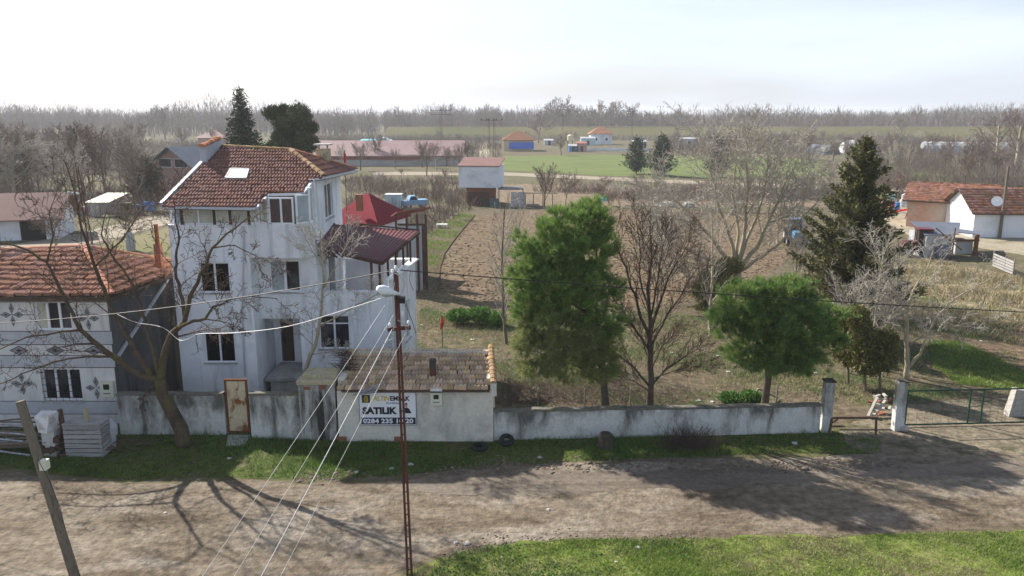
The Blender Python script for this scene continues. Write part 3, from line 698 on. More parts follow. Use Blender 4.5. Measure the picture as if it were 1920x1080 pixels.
# ------------------------------------------------------------------ the white three-storey house
H = thing('white_house', 'white three storey house with red tiled roof, glazed top balcony and maroon terrace canopy', 'house', (-10, 35, 0))
XL, XA, YA, YB, XR, YK = -14.1, -10.85, 32.6, 33.6, -8.35, 39.2
X_, Y_ = Vector((1, 0, 0)), Vector((0, 1, 0))
w = MB(); T = .25
# left block, front: openings for the two windows; top floor glazed
def zz(py, Y): return V(960, py, Y).z
def xx(px, py, Y): return V(px, py, Y).x
w1 = (xx(383, 650, YA) - XL, xx(441, 650, YA) - XL, zz(680, YA), zz(624, YA))
w2 = (xx(374, 520, YA) - XL, xx(431, 520, YA) - XL, zz(549, YA), zz(492, YA))
ZB = zz(424, YA)                                   # sill of the glazed balcony
wallrect(w, (XL, YA, 0), X_, -Y_, XA - XL, 0, ZB, T, [w1, w2])
wallrect(w, (XA, YA + T, 0), Y_, X_, 2.6, 0, zz(470, YA), T)                       # its right flank
wallrect(w, (XL, YK, 0), -Y_, -X_, YK - YA - T, 0, 8.3, T)                          # left flank
# ground floor recess with the door
DX = (xx(527, 640, 35.2), xx(551, 640, 35.2)); zd0, zd1 = .85, zz(594, 35.2)
wallrect(w, (XA + .003, 35.2, 0), X_, -Y_, 1.9, 0, 3.3, T, [(DX[0] - XA, min(DX[1] - XA, 1.88), zd0, zd1)])
# upper middle wall (second floor) over the recess
ZF2, ZF3 = 3.3, zz(471, 33.1)
w3 = (xx(504, 515, YB) - XA, xx(564, 515, YB) - XA, zz(548, YB), zz(487, YB))
wallrect(w, (XA + .003, YB, 0), X_, -Y_, XR - XA - .003, ZF2, ZF3, T, [w3])
# main block right flank
wallrect(w, (XR, YB + T + .002, 0), Y_, X_, YK - YB - T, 3.3, 9.28, T, [(1.85, 3.45, zz(408, 36.5), zz(343, 36.5)), (2.0, 3.2, 3.5, 5.6)])
# third floor bay
bay = [(XA, YA), (-10.35, 32.75), (-9.95, 32.55), (-8.8, 32.55), (-8.35, 33.1), (XR, YB)]
ZS = zz(420, 32.6); ZT = 8.75
for i in range(0, 5):
    a = Vector((*bay[i], 0)); b = Vector((*bay[i + 1], 0)); u = (b - a); L_ = u.length; u.normalize(); nn = Vector((u.y, -u.x, 0))
    wallrect(w, a + u * .002, u, nn, L_ - .004, ZF3, ZS, T if i != 4 else .2)
w.slab([(x, y, ZF3 + .002) for x, y in bay] + [(XA, YB, ZF3 + .002)], .2)
# ground floor right room with the terrace on top
CR0, CR1, YR = -5.25, -4.75, 38.6
ZP = zz(548, YB)                                   # parapet top
w4 = (xx(598, 620, YB) + 9.2, xx(656, 620, YB) + 9.2, zz(654, YB), zz(591, YB))
wallrect(w, (-9.2, YB - .01, 0), X_, -Y_, CR0 + 9.2 - .03, 0, ZP, T, [w4])
wallrect(w, (-9.2, YB + .24, 0), Y_, -X_, 1.6, 0, 3.3, T)
ur = Vector((CR1 - CR0, YR - YB, 0)).normalized(); nr = Vector((ur.y, -ur.x, 0))
wallrect(w, (CR0, YB - .01, 0), ur, nr, 5.0, 0, 5.0, T, [(.5, 1.5, 1.5, 3.3), (2.6, 3.6, 1.5, 3.4)])
wallrect(w, (CR1, YR - .02, 0), -X_, Y_, 3.35, 0, 5.0, T)
w.slab([(-9.1, YB + .24, 3.35), (CR0 - .1, YB + .24, 3.35), (CR1 - .3, YR - .3, 3.35), (-8.4, YR - .3, 3.35)], .2)
w.slab([(XL + .3, YA + .3, 6.3), (XA - .3, YA + .3, 6.3), (XA - .3, YK - .2, 6.3), (XL + .3, YK - .2, 6.3)], .15)
part('wall', w, MATS['stucco'], H)
# back room walls inside so that no daylight shines through
iw = MB(); iw.box(XL + .3, XR - .3, YK - .25, YK, 0, 9.2); part('back_wall', iw, MATS['stucco_grey'], H)
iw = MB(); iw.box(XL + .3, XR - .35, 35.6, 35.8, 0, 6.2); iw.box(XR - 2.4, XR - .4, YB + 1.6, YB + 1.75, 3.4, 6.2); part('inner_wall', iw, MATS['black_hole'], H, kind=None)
for bx_ in ((-9.2, CR0, YB - .06, YB + .3, ZP, ZP + .04), (-8.3, CR1, YR - .35, YR + .04, 5.003, 5.07), (XL - .04, XA + .04, YA - .07, YA + .2, ZB, ZB + .06)):
    tr_ = MB(); tr_.box(*bx_); part('coping', tr_, MATS['pvc'], H)
tr_ = MB(); tr_.bar((CR0, YB, 5.03), (CR1 + .02, YR, 5.03), .34, .07); part('coping', tr_, MATS['pvc'], H)
window(H, (XL, YA, 0), X_, -Y_, *w1, cols=2, pm=['glass_room', 'glass_room'])
window(H, (XL, YA, 0), X_, -Y_, *w2, cols=2, pm='glass_room')
window(H, (XA, YB, 0), X_, -Y_, *w3, cols=2, pm=['glass_blue', 'glass'], fw=.09)
window(H, (-9.2, YB - .01, 0), X_, -Y_, *w4, cols=2, pm='glass', transom=w4[3] - .38)
window(H, (XR, YB + T + .002, 0), Y_, X_, 1.85, 3.45, zz(408, 36.5), zz(343, 36.5), cols=2, pm='glass')
window(H, (CR0, YB - .01, 0), ur, nr, .5, 1.5, 1.5, 3.3, cols=2, pm='glass_blue')
window(H, (CR0, YB - .01, 0), ur, nr, 2.6, 3.6, 1.5, 3.4, cols=2, pm='glass_blue')
# glazed balcony band
gl = [xx(p, 405, YA) for p in (323, 341, 401, 430, 466, 480)]
ztop = 8.22
for i, (a, b) in enumerate(zip(gl[:-1], gl[1:])):
    window(H, (a, YA + .02, 0), X_, -Y_, .03, b - a - .03, ZB + .06, ztop, cols=2 if b - a > 1.0 else 1, pm='glass_pale' if i else 'glass_blue', depth=.05, sill=False)
for p in (340, 401, 431, 466): mb = MB(); mb.box(xx(p, 405, YA) - .05, xx(p, 405, YA) + .05, YA - .02, YA + .1, ZB + .06, ztop); part('mullion', mb, MATS['dark_wood'], H)
for i in range(0, 5):
    a = Vector((*bay[i], 0)); b = Vector((*bay[i + 1], 0)); u = (b - a); L_ = u.length; u.normalize(); nn = Vector((u.y, -u.x, 0))
    if i == 0: window(H, a, u, nn, .02, L_ - .02, ZS, 8.4, cols=1, pm='glass_pale', depth=.03, sill=False)
    if i == 1: window(H, a, u, nn, .02, L_ - .02, ZS, 8.6, cols=1, pm='glass_pale', depth=.03, sill=False)
    if i == 2: window(H, a, u, nn, .02, L_ - .12, ZS, ZT - .1, cols=2, pm='curtain_room', depth=.03, sill=False)
    if i == 3: window(H, a, u, nn, .02, L_ - .02, ZS, ZT, cols=1, pm='glass_blue', depth=.03, sill=False)
    if i == 4: window(H, a, u, nn, .0, L_, ZS, 9.0, cols=1, pm='glass_blue', depth=.03, sill=False)
d = MB(); d.box(DX[0] + .03, min(DX[1], XA + 1.85) - .03, 35.28, 35.33, zd0, zd1 - .03); part('door', d, MATS['dark_wood'], H)
s = MB(); s.slab([(-10.75, 33.2, .72), (-9.3, 33.2, .72), (-9.3, 35.15, .84), (-10.6, 35.15, .84)], .14); s.box(-10.6, -9.4, 33.4, 35.1, 0, .58); part('porch_slab', s, MATS['concrete'], H)
s = MB(); s.box(xx(512, 590, 35.1) - .1, -9.3, 34.7, 35.19, 3.02, 3.1); part('door_hood', s, MATS['concrete'], H)
# roof
rid = [V(412, 276, 36.7), V(545, 283, 36.7)]
zr = (rid[0].z + rid[1].z) / 2
P0 = Vector((-12, 32.1, 8.37)); vdir = Vector((0, 36.7 - 32.1, zr - 8.37)).normalized(); udir = Vector((1, 0, 0)); ndir = udir.cross(vdir).normalized()
out = [onplane(px, py, P0, ndir) for px, py in ((306, 387), (480, 390), (504, 364), (568, 362), (590, 335), (608, 332), (545, 283), (412, 276))]
rf = MB(); rf.slab(out, .12)
hipc = out[5]; back = V(668, 319, 39.6); rend = out[6]; rl = out[7]
rf.slab([hipc, back, rend], .12)
bk = [rl, rend, back, Vector((XL - .3, 39.6, 9.0))]; rf.slab(bk[::-1], .12)
ROOF = part('roof', rf, MATS['roof_under'], H)
ctr = sum(out, Vector()) / len(out)
TM = tile_mesh('roof_tile', .27, .30, .06, MATS['tile_red'])
hole = onplane(447, 330, P0, ndir)
lay_tiles(ROOF, P0, udir, vdir, ndir, out, .27, .30, TM, MATS['tile_red'], jit=.012, loose=.01, seed=3)
# right hip
e = (back - hipc).normalized(); n2 = e.cross(rend - hipc).normalized(); n2 = n2 if n2.z > 0 else -n2; v2 = n2.cross(e).normalized()
v2 = v2 if v2.z > 0 else -v2
TM2 = tile_mesh('roof_tile', .3, .42, .05, MATS['tile_red'])
lay_tiles(ROOF, hipc, e, v2, n2, [hipc, back, rend], .3, .42, TM2, MATS['tile_red'], cap=40, jit=.008, seed=4)
ridge_line(ROOF, rl + Vector((0, 0, .05)), rend + Vector((0, 0, .05)), .13, .42, MATS['ridge_ochre'], 1)
ridge_line(ROOF, hipc + Vector((0, 0, .06)), rend + Vector((0, 0, .06)), .13, .42, MATS['ridge_ochre'], 2)
ridge_line(ROOF, back + Vector((0, 0, .06)), rend + Vector((0, 0, .06)), .12, .42, MATS['ridge_red'], 3)
# parapet gable on the left verge, with its own tiles
va = onplane(383, 308, P0, ndir); vb = rl
pw = MB(); o_ = Vector((-.16, 0, 0))
pw.hexa([va + o_, va + Vector((.12, 0, 0)), vb + Vector((.12, 0, 0)), vb + o_] + [q + Vector((0, 0, .75)) for q in (va + o_, va + Vector((.12, 0, 0)))] + [q + Vector((0, 0, .35)) for q in (vb + Vector((.12, 0, 0)), vb + o_)])
part('parapet', pw, MATS['stucco_grey'], H)
ridge_line(ROOF, va + Vector((-.02, -.1, .76)), vb + Vector((-.02, 0, .38)), .17, .3, MATS['ridge_red'], 5)
gt = MB()
low = onplane(306, 387, P0, ndir)
edge = [q + Vector((0, -.06, -.03)) for q in out[:6]] + [back + Vector((.06, 0, -.03))]
for a, b in zip(edge[:-1], edge[1:]): gt.bar(a, b, .12, .1)
gt.bar(low + Vector((-.08, 0, .05)), va + Vector((-.08, 0, .05)), .14, .2)
part('gutter', gt, MATS['gutter'], H)
# underside boards and brackets at the canopy edge
sk = MB(); uu = [onplane(px, py, P0, ndir) for px, py in ((424, 338), (462, 339), (467, 322), (434, 321))]
fr = MB(); k = ndir * .14
for a, b in zip(uu, uu[1:] + uu[:1]): fr.bar(a + k * .6, b + k * .6, .07, .14, up=ndir)
SKY = part('skylight', fr, MATS['tin'], H)
gm = MB(); gm.hexa([q + k * .7 for q in uu] + [q + k for q in uu]); part('pane', gm, MATS['dish_white'], SKY)
ch = MB(); c0 = V(607, 297, 38.2); ch.box(c0.x - .28, c0.x + .28, 37.9, 38.5, 9.2, c0.z + .45); CHM = part('chimney', ch, MATS['mossy_concrete'], H)
ch = MB(); ch.box(c0.x - .38, c0.x + .38, 37.8, 38.6, c0.z + .62, c0.z + .68)
for sx in (-.2, .2): ch.box(c0.x + sx - .03, c0.x + sx + .03, 38.15, 38.25, c0.z + .45, c0.z + .62)
part('cap', ch, MATS['concrete'], CHM)
pi = MB(); pi.tube([V(455, 600, YA - .06), V(457, 425, YA - .06)], .035, 6); pi.tube([V(459, 705, YA - .06), V(455, 600, YA - .06)], .035, 6); part('drainpipe', pi, MATS['gutter'], H)
# maroon canopy over the terrace
cn = thing('terrace_canopy', 'maroon corrugated metal canopy on dark posts over the white house terrace', 'canopy', (-6.5, 36, 3.35))
A = V(660, 420, 37.7); B = V(786, 433, 38.5); C = V(716, 491, 34.0); D = V(640, 474, 33.7); E_ = V(575, 452, 33.9); F_ = Vector((XR + .02, 37.6, A.z))
def corrug(mb, p00, p10, p11, p01, n, amp, th=.02):      # corrugations run from the p00-p10 edge to the p01-p11 edge
    nn_ = (p10 - p00).cross(p01 - p00).normalized(); nn_ = nn_ if nn_.z > 0 else -nn_; vs = []
    for i in range(n + 1):
        t = i / n; o = nn_ * (amp * (1 if i % 2 else -1)); vs += [p00.lerp(p10, t) + o, p01.lerp(p11, t) + o]
    mb.add(vs, [(2 * i, 2 * i + 2, 2 * i + 3, 2 * i + 1) for i in range(n)])
    vs = [v_ - nn_ * th for v_ in vs]; mb.add(vs, [(2 * i + 1, 2 * i + 3, 2 * i + 2, 2 * i) for i in range(n)])
cm = MB(); corrug(cm, C, D, F_, B.lerp(A, .0), 40, .012)
corrug(cm, D, E_ , F_ + Vector((0, -.3, .12)), F_, 16, .012)
part('roof_sheet', cm, MATS['maroon_sheet'], cn)
cm = MB(); cm.bar(C + Vector((0, 0, -.08)), B + Vector((0, 0, -.08)), .08, .12); cm.bar(C + Vector((0, 0, -.08)), D + Vector((0, 0, -.08)), .08, .12); cm.bar(A + Vector((0, .1, .02)), B + Vector((0, .1, .03)), .07, .07)
for i in range(1, 6): t = i / 6; cm.bar(C.lerp(D, t) + Vector((0, 0, -.1)), B.lerp(F_, t) + Vector((0, 0, -.1)), .06, .09)
part('beam', cm, MATS['dark_wood'], cn)
for i in range(6):
    q = C.lerp(B, i / 5); p = MB(); p.bar((q.x - .12, q.y + .05, 3.36 if i < 1 else 4.9), (q.x - .12, q.y + .05, q.z - .12), .09); part('post', p, MATS['pole_rust'], cn)
q = V(697, 520, 34.0); p = MB(); p.bar((q.x, 34.0, 3.36), (q.x, 34.0, 5.7), .1); part('post', p, MATS['pole_rust'], cn)
jk = thing('rubbish_heap', 'dark heap of old timber and dry vine where the canopy meets the white wall', 'debris', (XR, 34.5, 6.2))
cm = MB(); RJ = random.Random(5)
for i in range(60):
    a = Vector((RJ.uniform(-9.0, -7.6), RJ.uniform(33.5, 35.5), RJ.uniform(6.0, 6.5))); b = a + Vector((RJ.uniform(-.6, .6), RJ.uniform(-.5, .5), RJ.uniform(-.5, .25))); cm.bar(a, b, RJ.uniform(.015, .06))
part('timber', cm, MATS['dark_wood'], jk)

# ------------------------------------------------------------------ the patterned house on the left
P = thing('patterned_house', 'grey two storey house with diamond patterned facade and old red tiled roof', 'house', (-19, 32, 0))
XW, YW, ZE = -15.45, 29.8, 5.25
w = MB(); wl = -27.0
o1 = (xx(64, 590, YW) - wl, xx(133, 590, YW) - wl, zz(620, YW), zz(565, YW))
o2 = (xx(78, 720, YW) - wl, xx(152, 720, YW) - wl, zz(752, YW), zz(692, YW))
wallrect(w, (wl, YW, 0), X_, -Y_, XW - wl - .06, 0, ZE, .3, [o1, o2])
part('front_wall', w, MATS['facade'], P)
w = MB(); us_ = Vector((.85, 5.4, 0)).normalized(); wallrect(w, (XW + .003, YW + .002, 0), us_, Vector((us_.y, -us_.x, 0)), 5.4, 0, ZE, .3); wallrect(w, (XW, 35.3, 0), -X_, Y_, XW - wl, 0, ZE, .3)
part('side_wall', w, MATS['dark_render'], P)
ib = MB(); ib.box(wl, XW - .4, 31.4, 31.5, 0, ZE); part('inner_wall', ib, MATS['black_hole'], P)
bd = MB()
def band(z0, z1, d=.012): bd.box(wl, XW - .004, YW - d, YW - .001, z0, z1)
zb = [(555, 566), (623, 645), (660, 672), (755, 775), (785, 800)]
for a, b in ((559, 567), (621, 645), (667, 688), (752, 776)):
    z1, z0 = zz(a, YW), zz(b, YW)
    segs_ = [(wl, XW - .004)]
    for lo, hi, c, dd in ((wl + o1[0], wl + o1[1], o1[2], o1[3]), (wl + o2[0], wl + o2[1], o2[2], o2[3])):
        if c < z1 and dd > z0:
            segs_ = [q for s0, s1 in segs_ for q in ((s0, min(lo, s1)), (max(hi, s0), s1)) if q[1] - q[0] > .02]
    for s0, s1 in segs_: bd.box(s0, s1, YW - .012, YW - .001, z0, z1)
part('grey_band', bd, MATS['facade_band'], P)
ln_ = MB()
for py in (566, 590, 621, 646, 666, 689, 752, 776): 
    z = zz(py, YW)
    for s0, s1 in ((wl, wl + (o1 if py < 640 else o2)[0]), (wl + (o1 if py < 640 else o2)[1], XW - .01)) if py in (590,) else ((wl, XW - .01),): ln_.box(s0, s1, YW - .016, YW - .013, z - .012, z + .012)
part('joint_line', ln_, MATS['facade_line'], P)
def diamond(cx, cz, w_, h_, nest=True):
    for k, (s_, m_, dd) in enumerate(((1.0, 'facade_line', .016), (.86, 'facade_mid', .019), (.3, 'facade_line', .022))):
        m2 = MB(); y1 = YW - .013; y0 = YW - dd
        pts = [(cx - w_ * s_, cz), (cx, cz - h_ * s_), (cx + w_ * s_, cz), (cx, cz + h_ * s_)]
        m2.add([(x, y0, z) for x, z in pts] + [(x, y1, z) for x, z in pts], [(0, 1, 2, 3), (0, 4, 5, 1), (1, 5, 6, 2), (2, 6, 7, 3), (3, 7, 4, 0)])
        if k == 0: base_ = part('diamond', m2, MATS[m_], P)
        else: part('inlay', m2, MATS[m_], base_)
def flower(px, py):
    x = xx(px, py, YW); z = zz(py, YW)
    for dx, dz, a, b in ((0, .25, .1, .22), (0, -.25, .1, .22), (.24, 0, .2, .12), (-.24, 0, .2, .12)): diamond(x + dx, z + dz, a, b)
flower(23, 590); flower(165, 597); flower(42, 719); flower(181, 727); flower(-80, 590); flower(-70, 719)
for px in (-50, 36, 104, 176): diamond(xx(px, 657, YW), zz(657, YW), .38, .19)
window(P, (wl, YW, 0), X_, -Y_, *o1, cols=3, pm=['glass_pale', 'glass', 'glass'], depth=.12, fw=.08, label='white framed upper window of the patterned house')
W2 = window(P, (wl, YW, 0), X_, -Y_, *o2, cols=3, pm='glass', depth=.16, fw=.07, label='lower window behind dark iron bars')
gb = MB()
for i in range(5): z = o2[2] + (o2[3] - o2[2]) * (i + .5) / 5; gb.box(wl + o2[0], wl + o2[1], YW + .01, YW + .03, z - .007, z + .007)
for i in range(1, 6): x = wl + o2[0] + (o2[1] - o2[0]) * i / 6; gb.box(x - .007, x + .007, YW - .002, YW + .009, o2[2], o2[3])
part('iron_bars', gb, MATS['cable_black'], W2)
# hipped roof
e0 = V(210, 556, YW - .35); ze = e0.z; e1 = Vector((-14.4, 35.4, ze + .05)); ap = V(157, 466, 32.9); al = Vector((-22.5, 32.9, ap.z - .2)); el = Vector((-27, YW - .35, ze))
fp = [el, e0, ap, al]
n3 = (e0 - el).cross(ap - e0).normalized(); u3 = Vector((1, 0, 0)); v3 = n3.cross(u3).normalized()
rf = MB(); rf.slab([q - Vector((0, 0, .03)) for q in fp], .15); rf.slab([q - Vector((0, 0, .03)) for q in (e0, e1, ap)], .15)
rf.slab([q - Vector((0, 0, .03)) for q in (ap, e1, Vector((-27, 35.6, ze)), al)], .15)
PR = part('roof', rf, MATS['roof_under'], P)
TM3 = tile_mesh('roof_tile', .26, .36, .05, MATS['tile_old'], .085)
lay_tiles(PR, e0, u3, v3, n3, fp, .26, .36, TM3, MATS['tile_old'], jit=.028, loose=.045, seed=6, cap=200, missing=.015, lift=.02)
e = (e1 - e0).normalized(); n4 = e.cross(ap - e0).normalized(); v4 = n4.cross(e).normalized()
lay_tiles(PR, e0, e, v4, n4, [e0, e1, ap], .28, .38, TM3, MATS['tile_old'], jit=.02, loose=.02, seed=7, cap=100, lift=.02)
ridge_line(PR, e0 + Vector((0, 0, .09)), ap + Vector((0, 0, .09)), .13, .36, MATS['ridge_red'], 8)
ridge_line(PR, e1 + Vector((0, 0, .09)), ap + Vector((0, 0, .09)), .13, .36, MATS['ridge_red'], 9)
ridge_line(PR, al + Vector((0, 0, .09)), ap + Vector((0, 0, .09)), .13, .36, MATS['ridge_red'], 10)
ev = MB(); ev.box(-27, XW + .05, YW - .33, YW - .3, ze - .2, ze - .02); ev.box(-27, XW, YW - .3, YW, ze - .2, ze - .17); part('eaves_board', ev, MATS['grey_board'], P)
tl = [V(px, py, YW - .38) for px, py in ((148, 553), (170, 552), (175, 541), (153, 541))]
for px, py, hh, ww, mm in ((296, 462, .75, .13, 'old_brick'), (112, 466, .4, .15, 'old_brick')):
    c = V(px, py, 33.6 if px > 200 else 33.3); k = MB(); k.box(c.x - ww, c.x + ww, c.y - ww, c.y + ww, ze + .1, c.z + .12); q = part('chimney', k, MATS[mm], PR)
    if px > 200: k = MB(); k.tube([(c.x, c.y, c.z + .1), (c.x, c.y, c.z + .95)], .09, 8); part('flue', k, MATS['rust'], q)
dp = MB(); dp.bar(Vector((XW + .12, YW + .1, V(960, 668, YW).z)), Vector((XW + .72, 33.6, V(960, 522, 33.6).z)), .1); part('drainpipe', dp, MATS['gutter'], P)
mbx = thing('meter_box', 'cream electricity meter box on the patterned facade beside the corner', 'meter box', V(203, 742, YW - .03))
def meterbox(root, px0, px1, py0, py1, Y, mcase='cream_box'):
    a = V(px0, py1, Y); b = V(px1, py0, Y); k = MB(); k.box(a.x, b.x, Y - .16, Y, a.z, b.z); part('case', k, MATS[mcase], root)
    x0, x1 = a.x + (b.x - a.x) * .28, a.x + (b.x - a.x) * .72; z0, z1 = a.z + (b.z - a.z) * .5, a.z + (b.z - a.z) * .85
    k = MB(); k.box(x0, x1, Y - .172, Y - .16, z0, z1); part('meter_window', k, MATS['glass'], root)
    k = MB(); k.box(x0 - .03, x1 + .03, Y - .166, Y - .16, a.z + (b.z - a.z) * .2, a.z + (b.z - a.z) * .28); part('plate', k, MATS['sign_grey'], root)
meterbox(mbx, 193, 214, 714, 742, YW - .01)

# ------------------------------------------------------------------ garden walls along the street
def gwall(name, label, a, b, h0, h1, th=.22, capm='wall_cap', m='whitewash', caph=.09):
    a = Vector(a); b = Vector(b); t = thing(name, label, 'wall', a); u = (b - a).normalized(); nn_ = Vector((u.y, -u.x, 0)); L_ = (b - a).length; n = max(2, int(L_ / .5)); k = MB(); c = MB()
    Rw = random.Random(int(L_ * 10)); top = []
    for i in range(n + 1):
        x = L_ * i / n; h = h0 + (h1 - h0) * i / n + Rw.uniform(-.02, .02); top.append((x, h))
    for (x, h), (x2, h2) in zip(top[:-1], top[1:]):
        p = a + u * x; q = a + u * x2; o = nn_ * -th
        k.hexa([(p.x, p.y, -.05), (q.x, q.y, -.05), (q.x + o.x, q.y + o.y, -.05), (p.x + o.x, p.y + o.y, -.05), (p.x, p.y, h), (q.x, q.y, h2), (q.x + o.x, q.y + o.y, h2), (p.x + o.x, p.y + o.y, h)])
        f = nn_ * .02; o2_ = o - f
        p2 = p + f; q2 = q + f; oo = -nn_ * (th + .04)
        c.hexa([(p2.x, p2.y, h + .001), (q2.x, q2.y, h2 + .001), (q2.x + oo.x, q2.y + oo.y, h2 + .001), (p2.x + oo.x, p2.y + oo.y, h + .001)] + [(p2.x, p2.y, h + caph), (q2.x, q2.y, h2 + caph), (q2.x + oo.x, q2.y + oo.y, h2 + caph), (p2.x + oo.x, p2.y + oo.y, h + caph)])
    part('plaster', k, MATS[m], t); part('coping', c, MATS[capm], t); return t
ga = G(226, 815); gb_ = G(424, 816); gc = G(472, 822); gd = G(566, 825)
gwall('garden_wall', 'stained grey white garden wall between patterned house and rusty gate, behind the big bare tree', ga, gb_, V(226, 742, ga.y).z, V(424, 742, gb_.y).z)
gwall('garden_wall', 'short stained white garden wall right of the rusty gate', gc, gd, V(472, 742, gc.y).z, V(566, 742, gd.y).z)
le = G(926, 826); lg = G(1536, 812)
LW = gwall('garden_wall', 'long low whitewashed wall with black damp streaks in front of the pine garden', le, lg, V(926, 771, le.y).z - .05, V(1536, 760, lg.y).z - .05)
k = MB(); q = G(1548, 810); k.box(q.x - .17, q.x + .17, q.y - .1, q.y + .25, 0, V(1548, 716, q.y).z); part('end_post', k, MATS['whitewash'], LW)
k = MB(); zt = V(1548, 716, q.y).z; k.box(q.x - .2, q.x + .2, q.y - .13, q.y + .28, zt, zt + .06); part('post_cap', k, MATS['soot_stain'], LW)
# recessed block joints of the long wall show as thin raised render lines
# rusty sheet gate
gt0 = G(428, 813); gt1 = G(470, 813); tz = V(445, 711, gt0.y).z
GT = thing('sheet_metal_gate', 'rusty cream sheet metal gate in the garden wall', 'gate', (gt0.x, gt0.y - .02, 0))
k = MB(); k.box(gt0.x + .07, gt1.x - .07, gt0.y, gt0.y + .03, .12, tz - .07); part('panel', k, MATS['rusty_cream'], GT)
k = MB(); y0 = gt0.y - .03; y1 = gt0.y + .05
k.box(gt0.x, gt0.x + .07, y0, y1, .05, tz); k.box(gt1.x - .07, gt1.x, y0, y1, .05, tz); k.box(gt0.x + .07, gt1.x - .07, y0, y1, tz - .07, tz); k.box(gt0.x + .07, gt1.x - .07, y0, y1, .05, .12)
part('frame', k, MATS['rust'], GT)
k = MB()
for i in range(1, 8): z = .12 + (tz - .2) * i / 8; k.box(gt0.x + .09, gt1.x - .09, gt0.y - .012, gt0.y - .001, z - .008, z + .008)
part('rib', k, MATS['rusty_cream'], GT)
k = MB(); k.tube([(gt1.x - .16, gt0.y - .05, 1.15), (gt1.x - .16, gt0.y - .05, 1.3)], .015, 6); part('handle', k, MATS['rust'], GT)
k = MB(); a = G(425, 838); k.slab([G(428, 818) + Vector((0, 0, .06)), G(470, 818) + Vector((0, 0, .06)), G(458, 836) + Vector((0, 0, .05)), G(424, 837) + Vector((0, 0, .05))], .06)
single('stepping_slab', k, MATS['concrete'], 'grey concrete slab lying in the grass before the rusty gate', 'slab')
# gate post block with a mossy slab on top
PB = thing('wall_pier', 'broad plastered pier with mossy concrete slab top between short wall and tiled shed', 'pier', G(566, 825))
a = G(566, 825); b = G(632, 827); zt = V(600, 719, a.y).z
k = MB(); k.box(a.x, b.x, a.y - .06, a.y + .9, 0, zt); part('plaster', k, MATS['pier_plaster'], PB)
k = MB(); k.box(a.x - .05, b.x + .02, a.y - .16, a.y + .9, zt + .001, zt + .12); k.box(a.x + .1, b.x, a.y + .25, a.y + 1.1, zt + .121, zt + .26); part('slab', k, MATS['mossy_concrete'], PB)
k = MB(); k.box(a.x + .2, a.x + .42, a.y - .074, a.y - .061, zt - .22, zt - .1); k.box(a.x + .8, a.x + 1.0, a.y - .09, a.y - .076, zt - .2, zt - .02); part('brick', k, MATS['old_brick'], PB)

# ------------------------------------------------------------------ the tiled shed with the sign
SH = thing('tiled_shed', 'low cream plastered shed with mossy tiled roof against the street wall', 'shed', (-3.6, 29, 0))
sa = G(636, 828); sb = G(925, 828); YS = sa.y
k = MB(); zl = V(640, 733, YS).z; 
k.box(sa.x, sb.x, YS, YS + .25, 0, zl); k.box(sb.x - .25, sb.x, YS + .251, 31.0, 0, zl + .4); k.box(sa.x, sa.x + .25, YS + .251, 31.0, 0, zl + .4); k.box(sa.x + .251, sb.x - .251, 30.75, 31, 0, zl + .7)
part('wall', k, MATS['shed_plaster'], SH)
k = MB(); k.box(sb.x - .16, sb.x + .02, YS - .02, 31.05, zl - .1, zl + .28)
E0 = V(640, 732, YS - .22); E1 = V(918, 732, YS - .22); R0 = V(655, 664, 31.0); R1 = V(914, 660, 31.0)
k = MB(); vg0 = E1 + Vector((.0, 0, 0)); vg1 = R1
k.hexa([vg0 + Vector((.02, .2, -.3)), vg0 + Vector((.25, .2, -.3)), vg1 + Vector((.25, 0, -.3)), vg1 + Vector((.02, 0, -.3)), vg0 + Vector((.02, .2, .2)), vg0 + Vector((.25, .2, .2)), vg1 + Vector((.25, 0, .25)), vg1 + Vector((.02, 0, .25))])
part('gable_wall', k, MATS['shed_plaster'], SH)
k = MB(); k.slab([E0, E1, R1, R0], .08); SR = part('roof', k, MATS['roof_under'], SH)
u5 = (E1 - E0).normalized(); n5 = u5.cross(R1 - E1).normalized(); v5 = n5.cross(u5).normalized()
TM4 = tile_mesh('roof_tile', .25, .36, .055, MATS['tile_mossy'], .11)
lay_tiles(SR, E0, u5, v5, n5, [E0, E1, R1, R0], .25, .38, TM4, MATS['tile_mossy'], jit=.012, loose=.015, seed=8, cap=300, lift=.02)
ridge_line(SR, vg0 + Vector((.13, .2, .2)), vg1 + Vector((.13, 0, .26)), .12, .32, MATS['ridge_ochre'], 11)
ridge_line(SR, R0 + Vector((0, .05, .02)), R1 + Vector((0, .05, .02)), .09, .36, MATS['tile_mossy'], 12)
q = V(812, 720, 28.7); k = MB(); k.box(q.x - .11, q.x + .11, 28.6, 28.82, q.z - .2, q.z + .62); CM = part('flue', k, MATS['pole_rust'], SR)
k = MB(); k.box(q.x - .115, q.x + .115, 28.595, 28.825, q.z + .62, q.z + .98); part('sooty_top', k, MATS['soot_stain'], CM)
MX = thing('meter_box', 'cream electricity meter box under the shed eaves, right of the sign', 'meter box', V(818, 757, YS))
meterbox(MX, 808, 829, 734, 757, YS - .01)
k = MB(); q0 = V(807, 733, YS - .2); q1 = V(829, 727, YS - .2); k.box(q0.x, q1.x, YS - .3, YS - .02, q0.z + .02, q1.z); part('hood', k, MATS['white_paint'], MX)
for px, py, s_ in ((641, 823, .18), (745, 823, .12)): q = V(px, py, YS); k = MB(); k.box(q.x - s_, q.x + s_, YS - .012, YS - .001, q.z - .08, q.z + .1); part('bare_brick', k, MATS['old_brick'], SH)
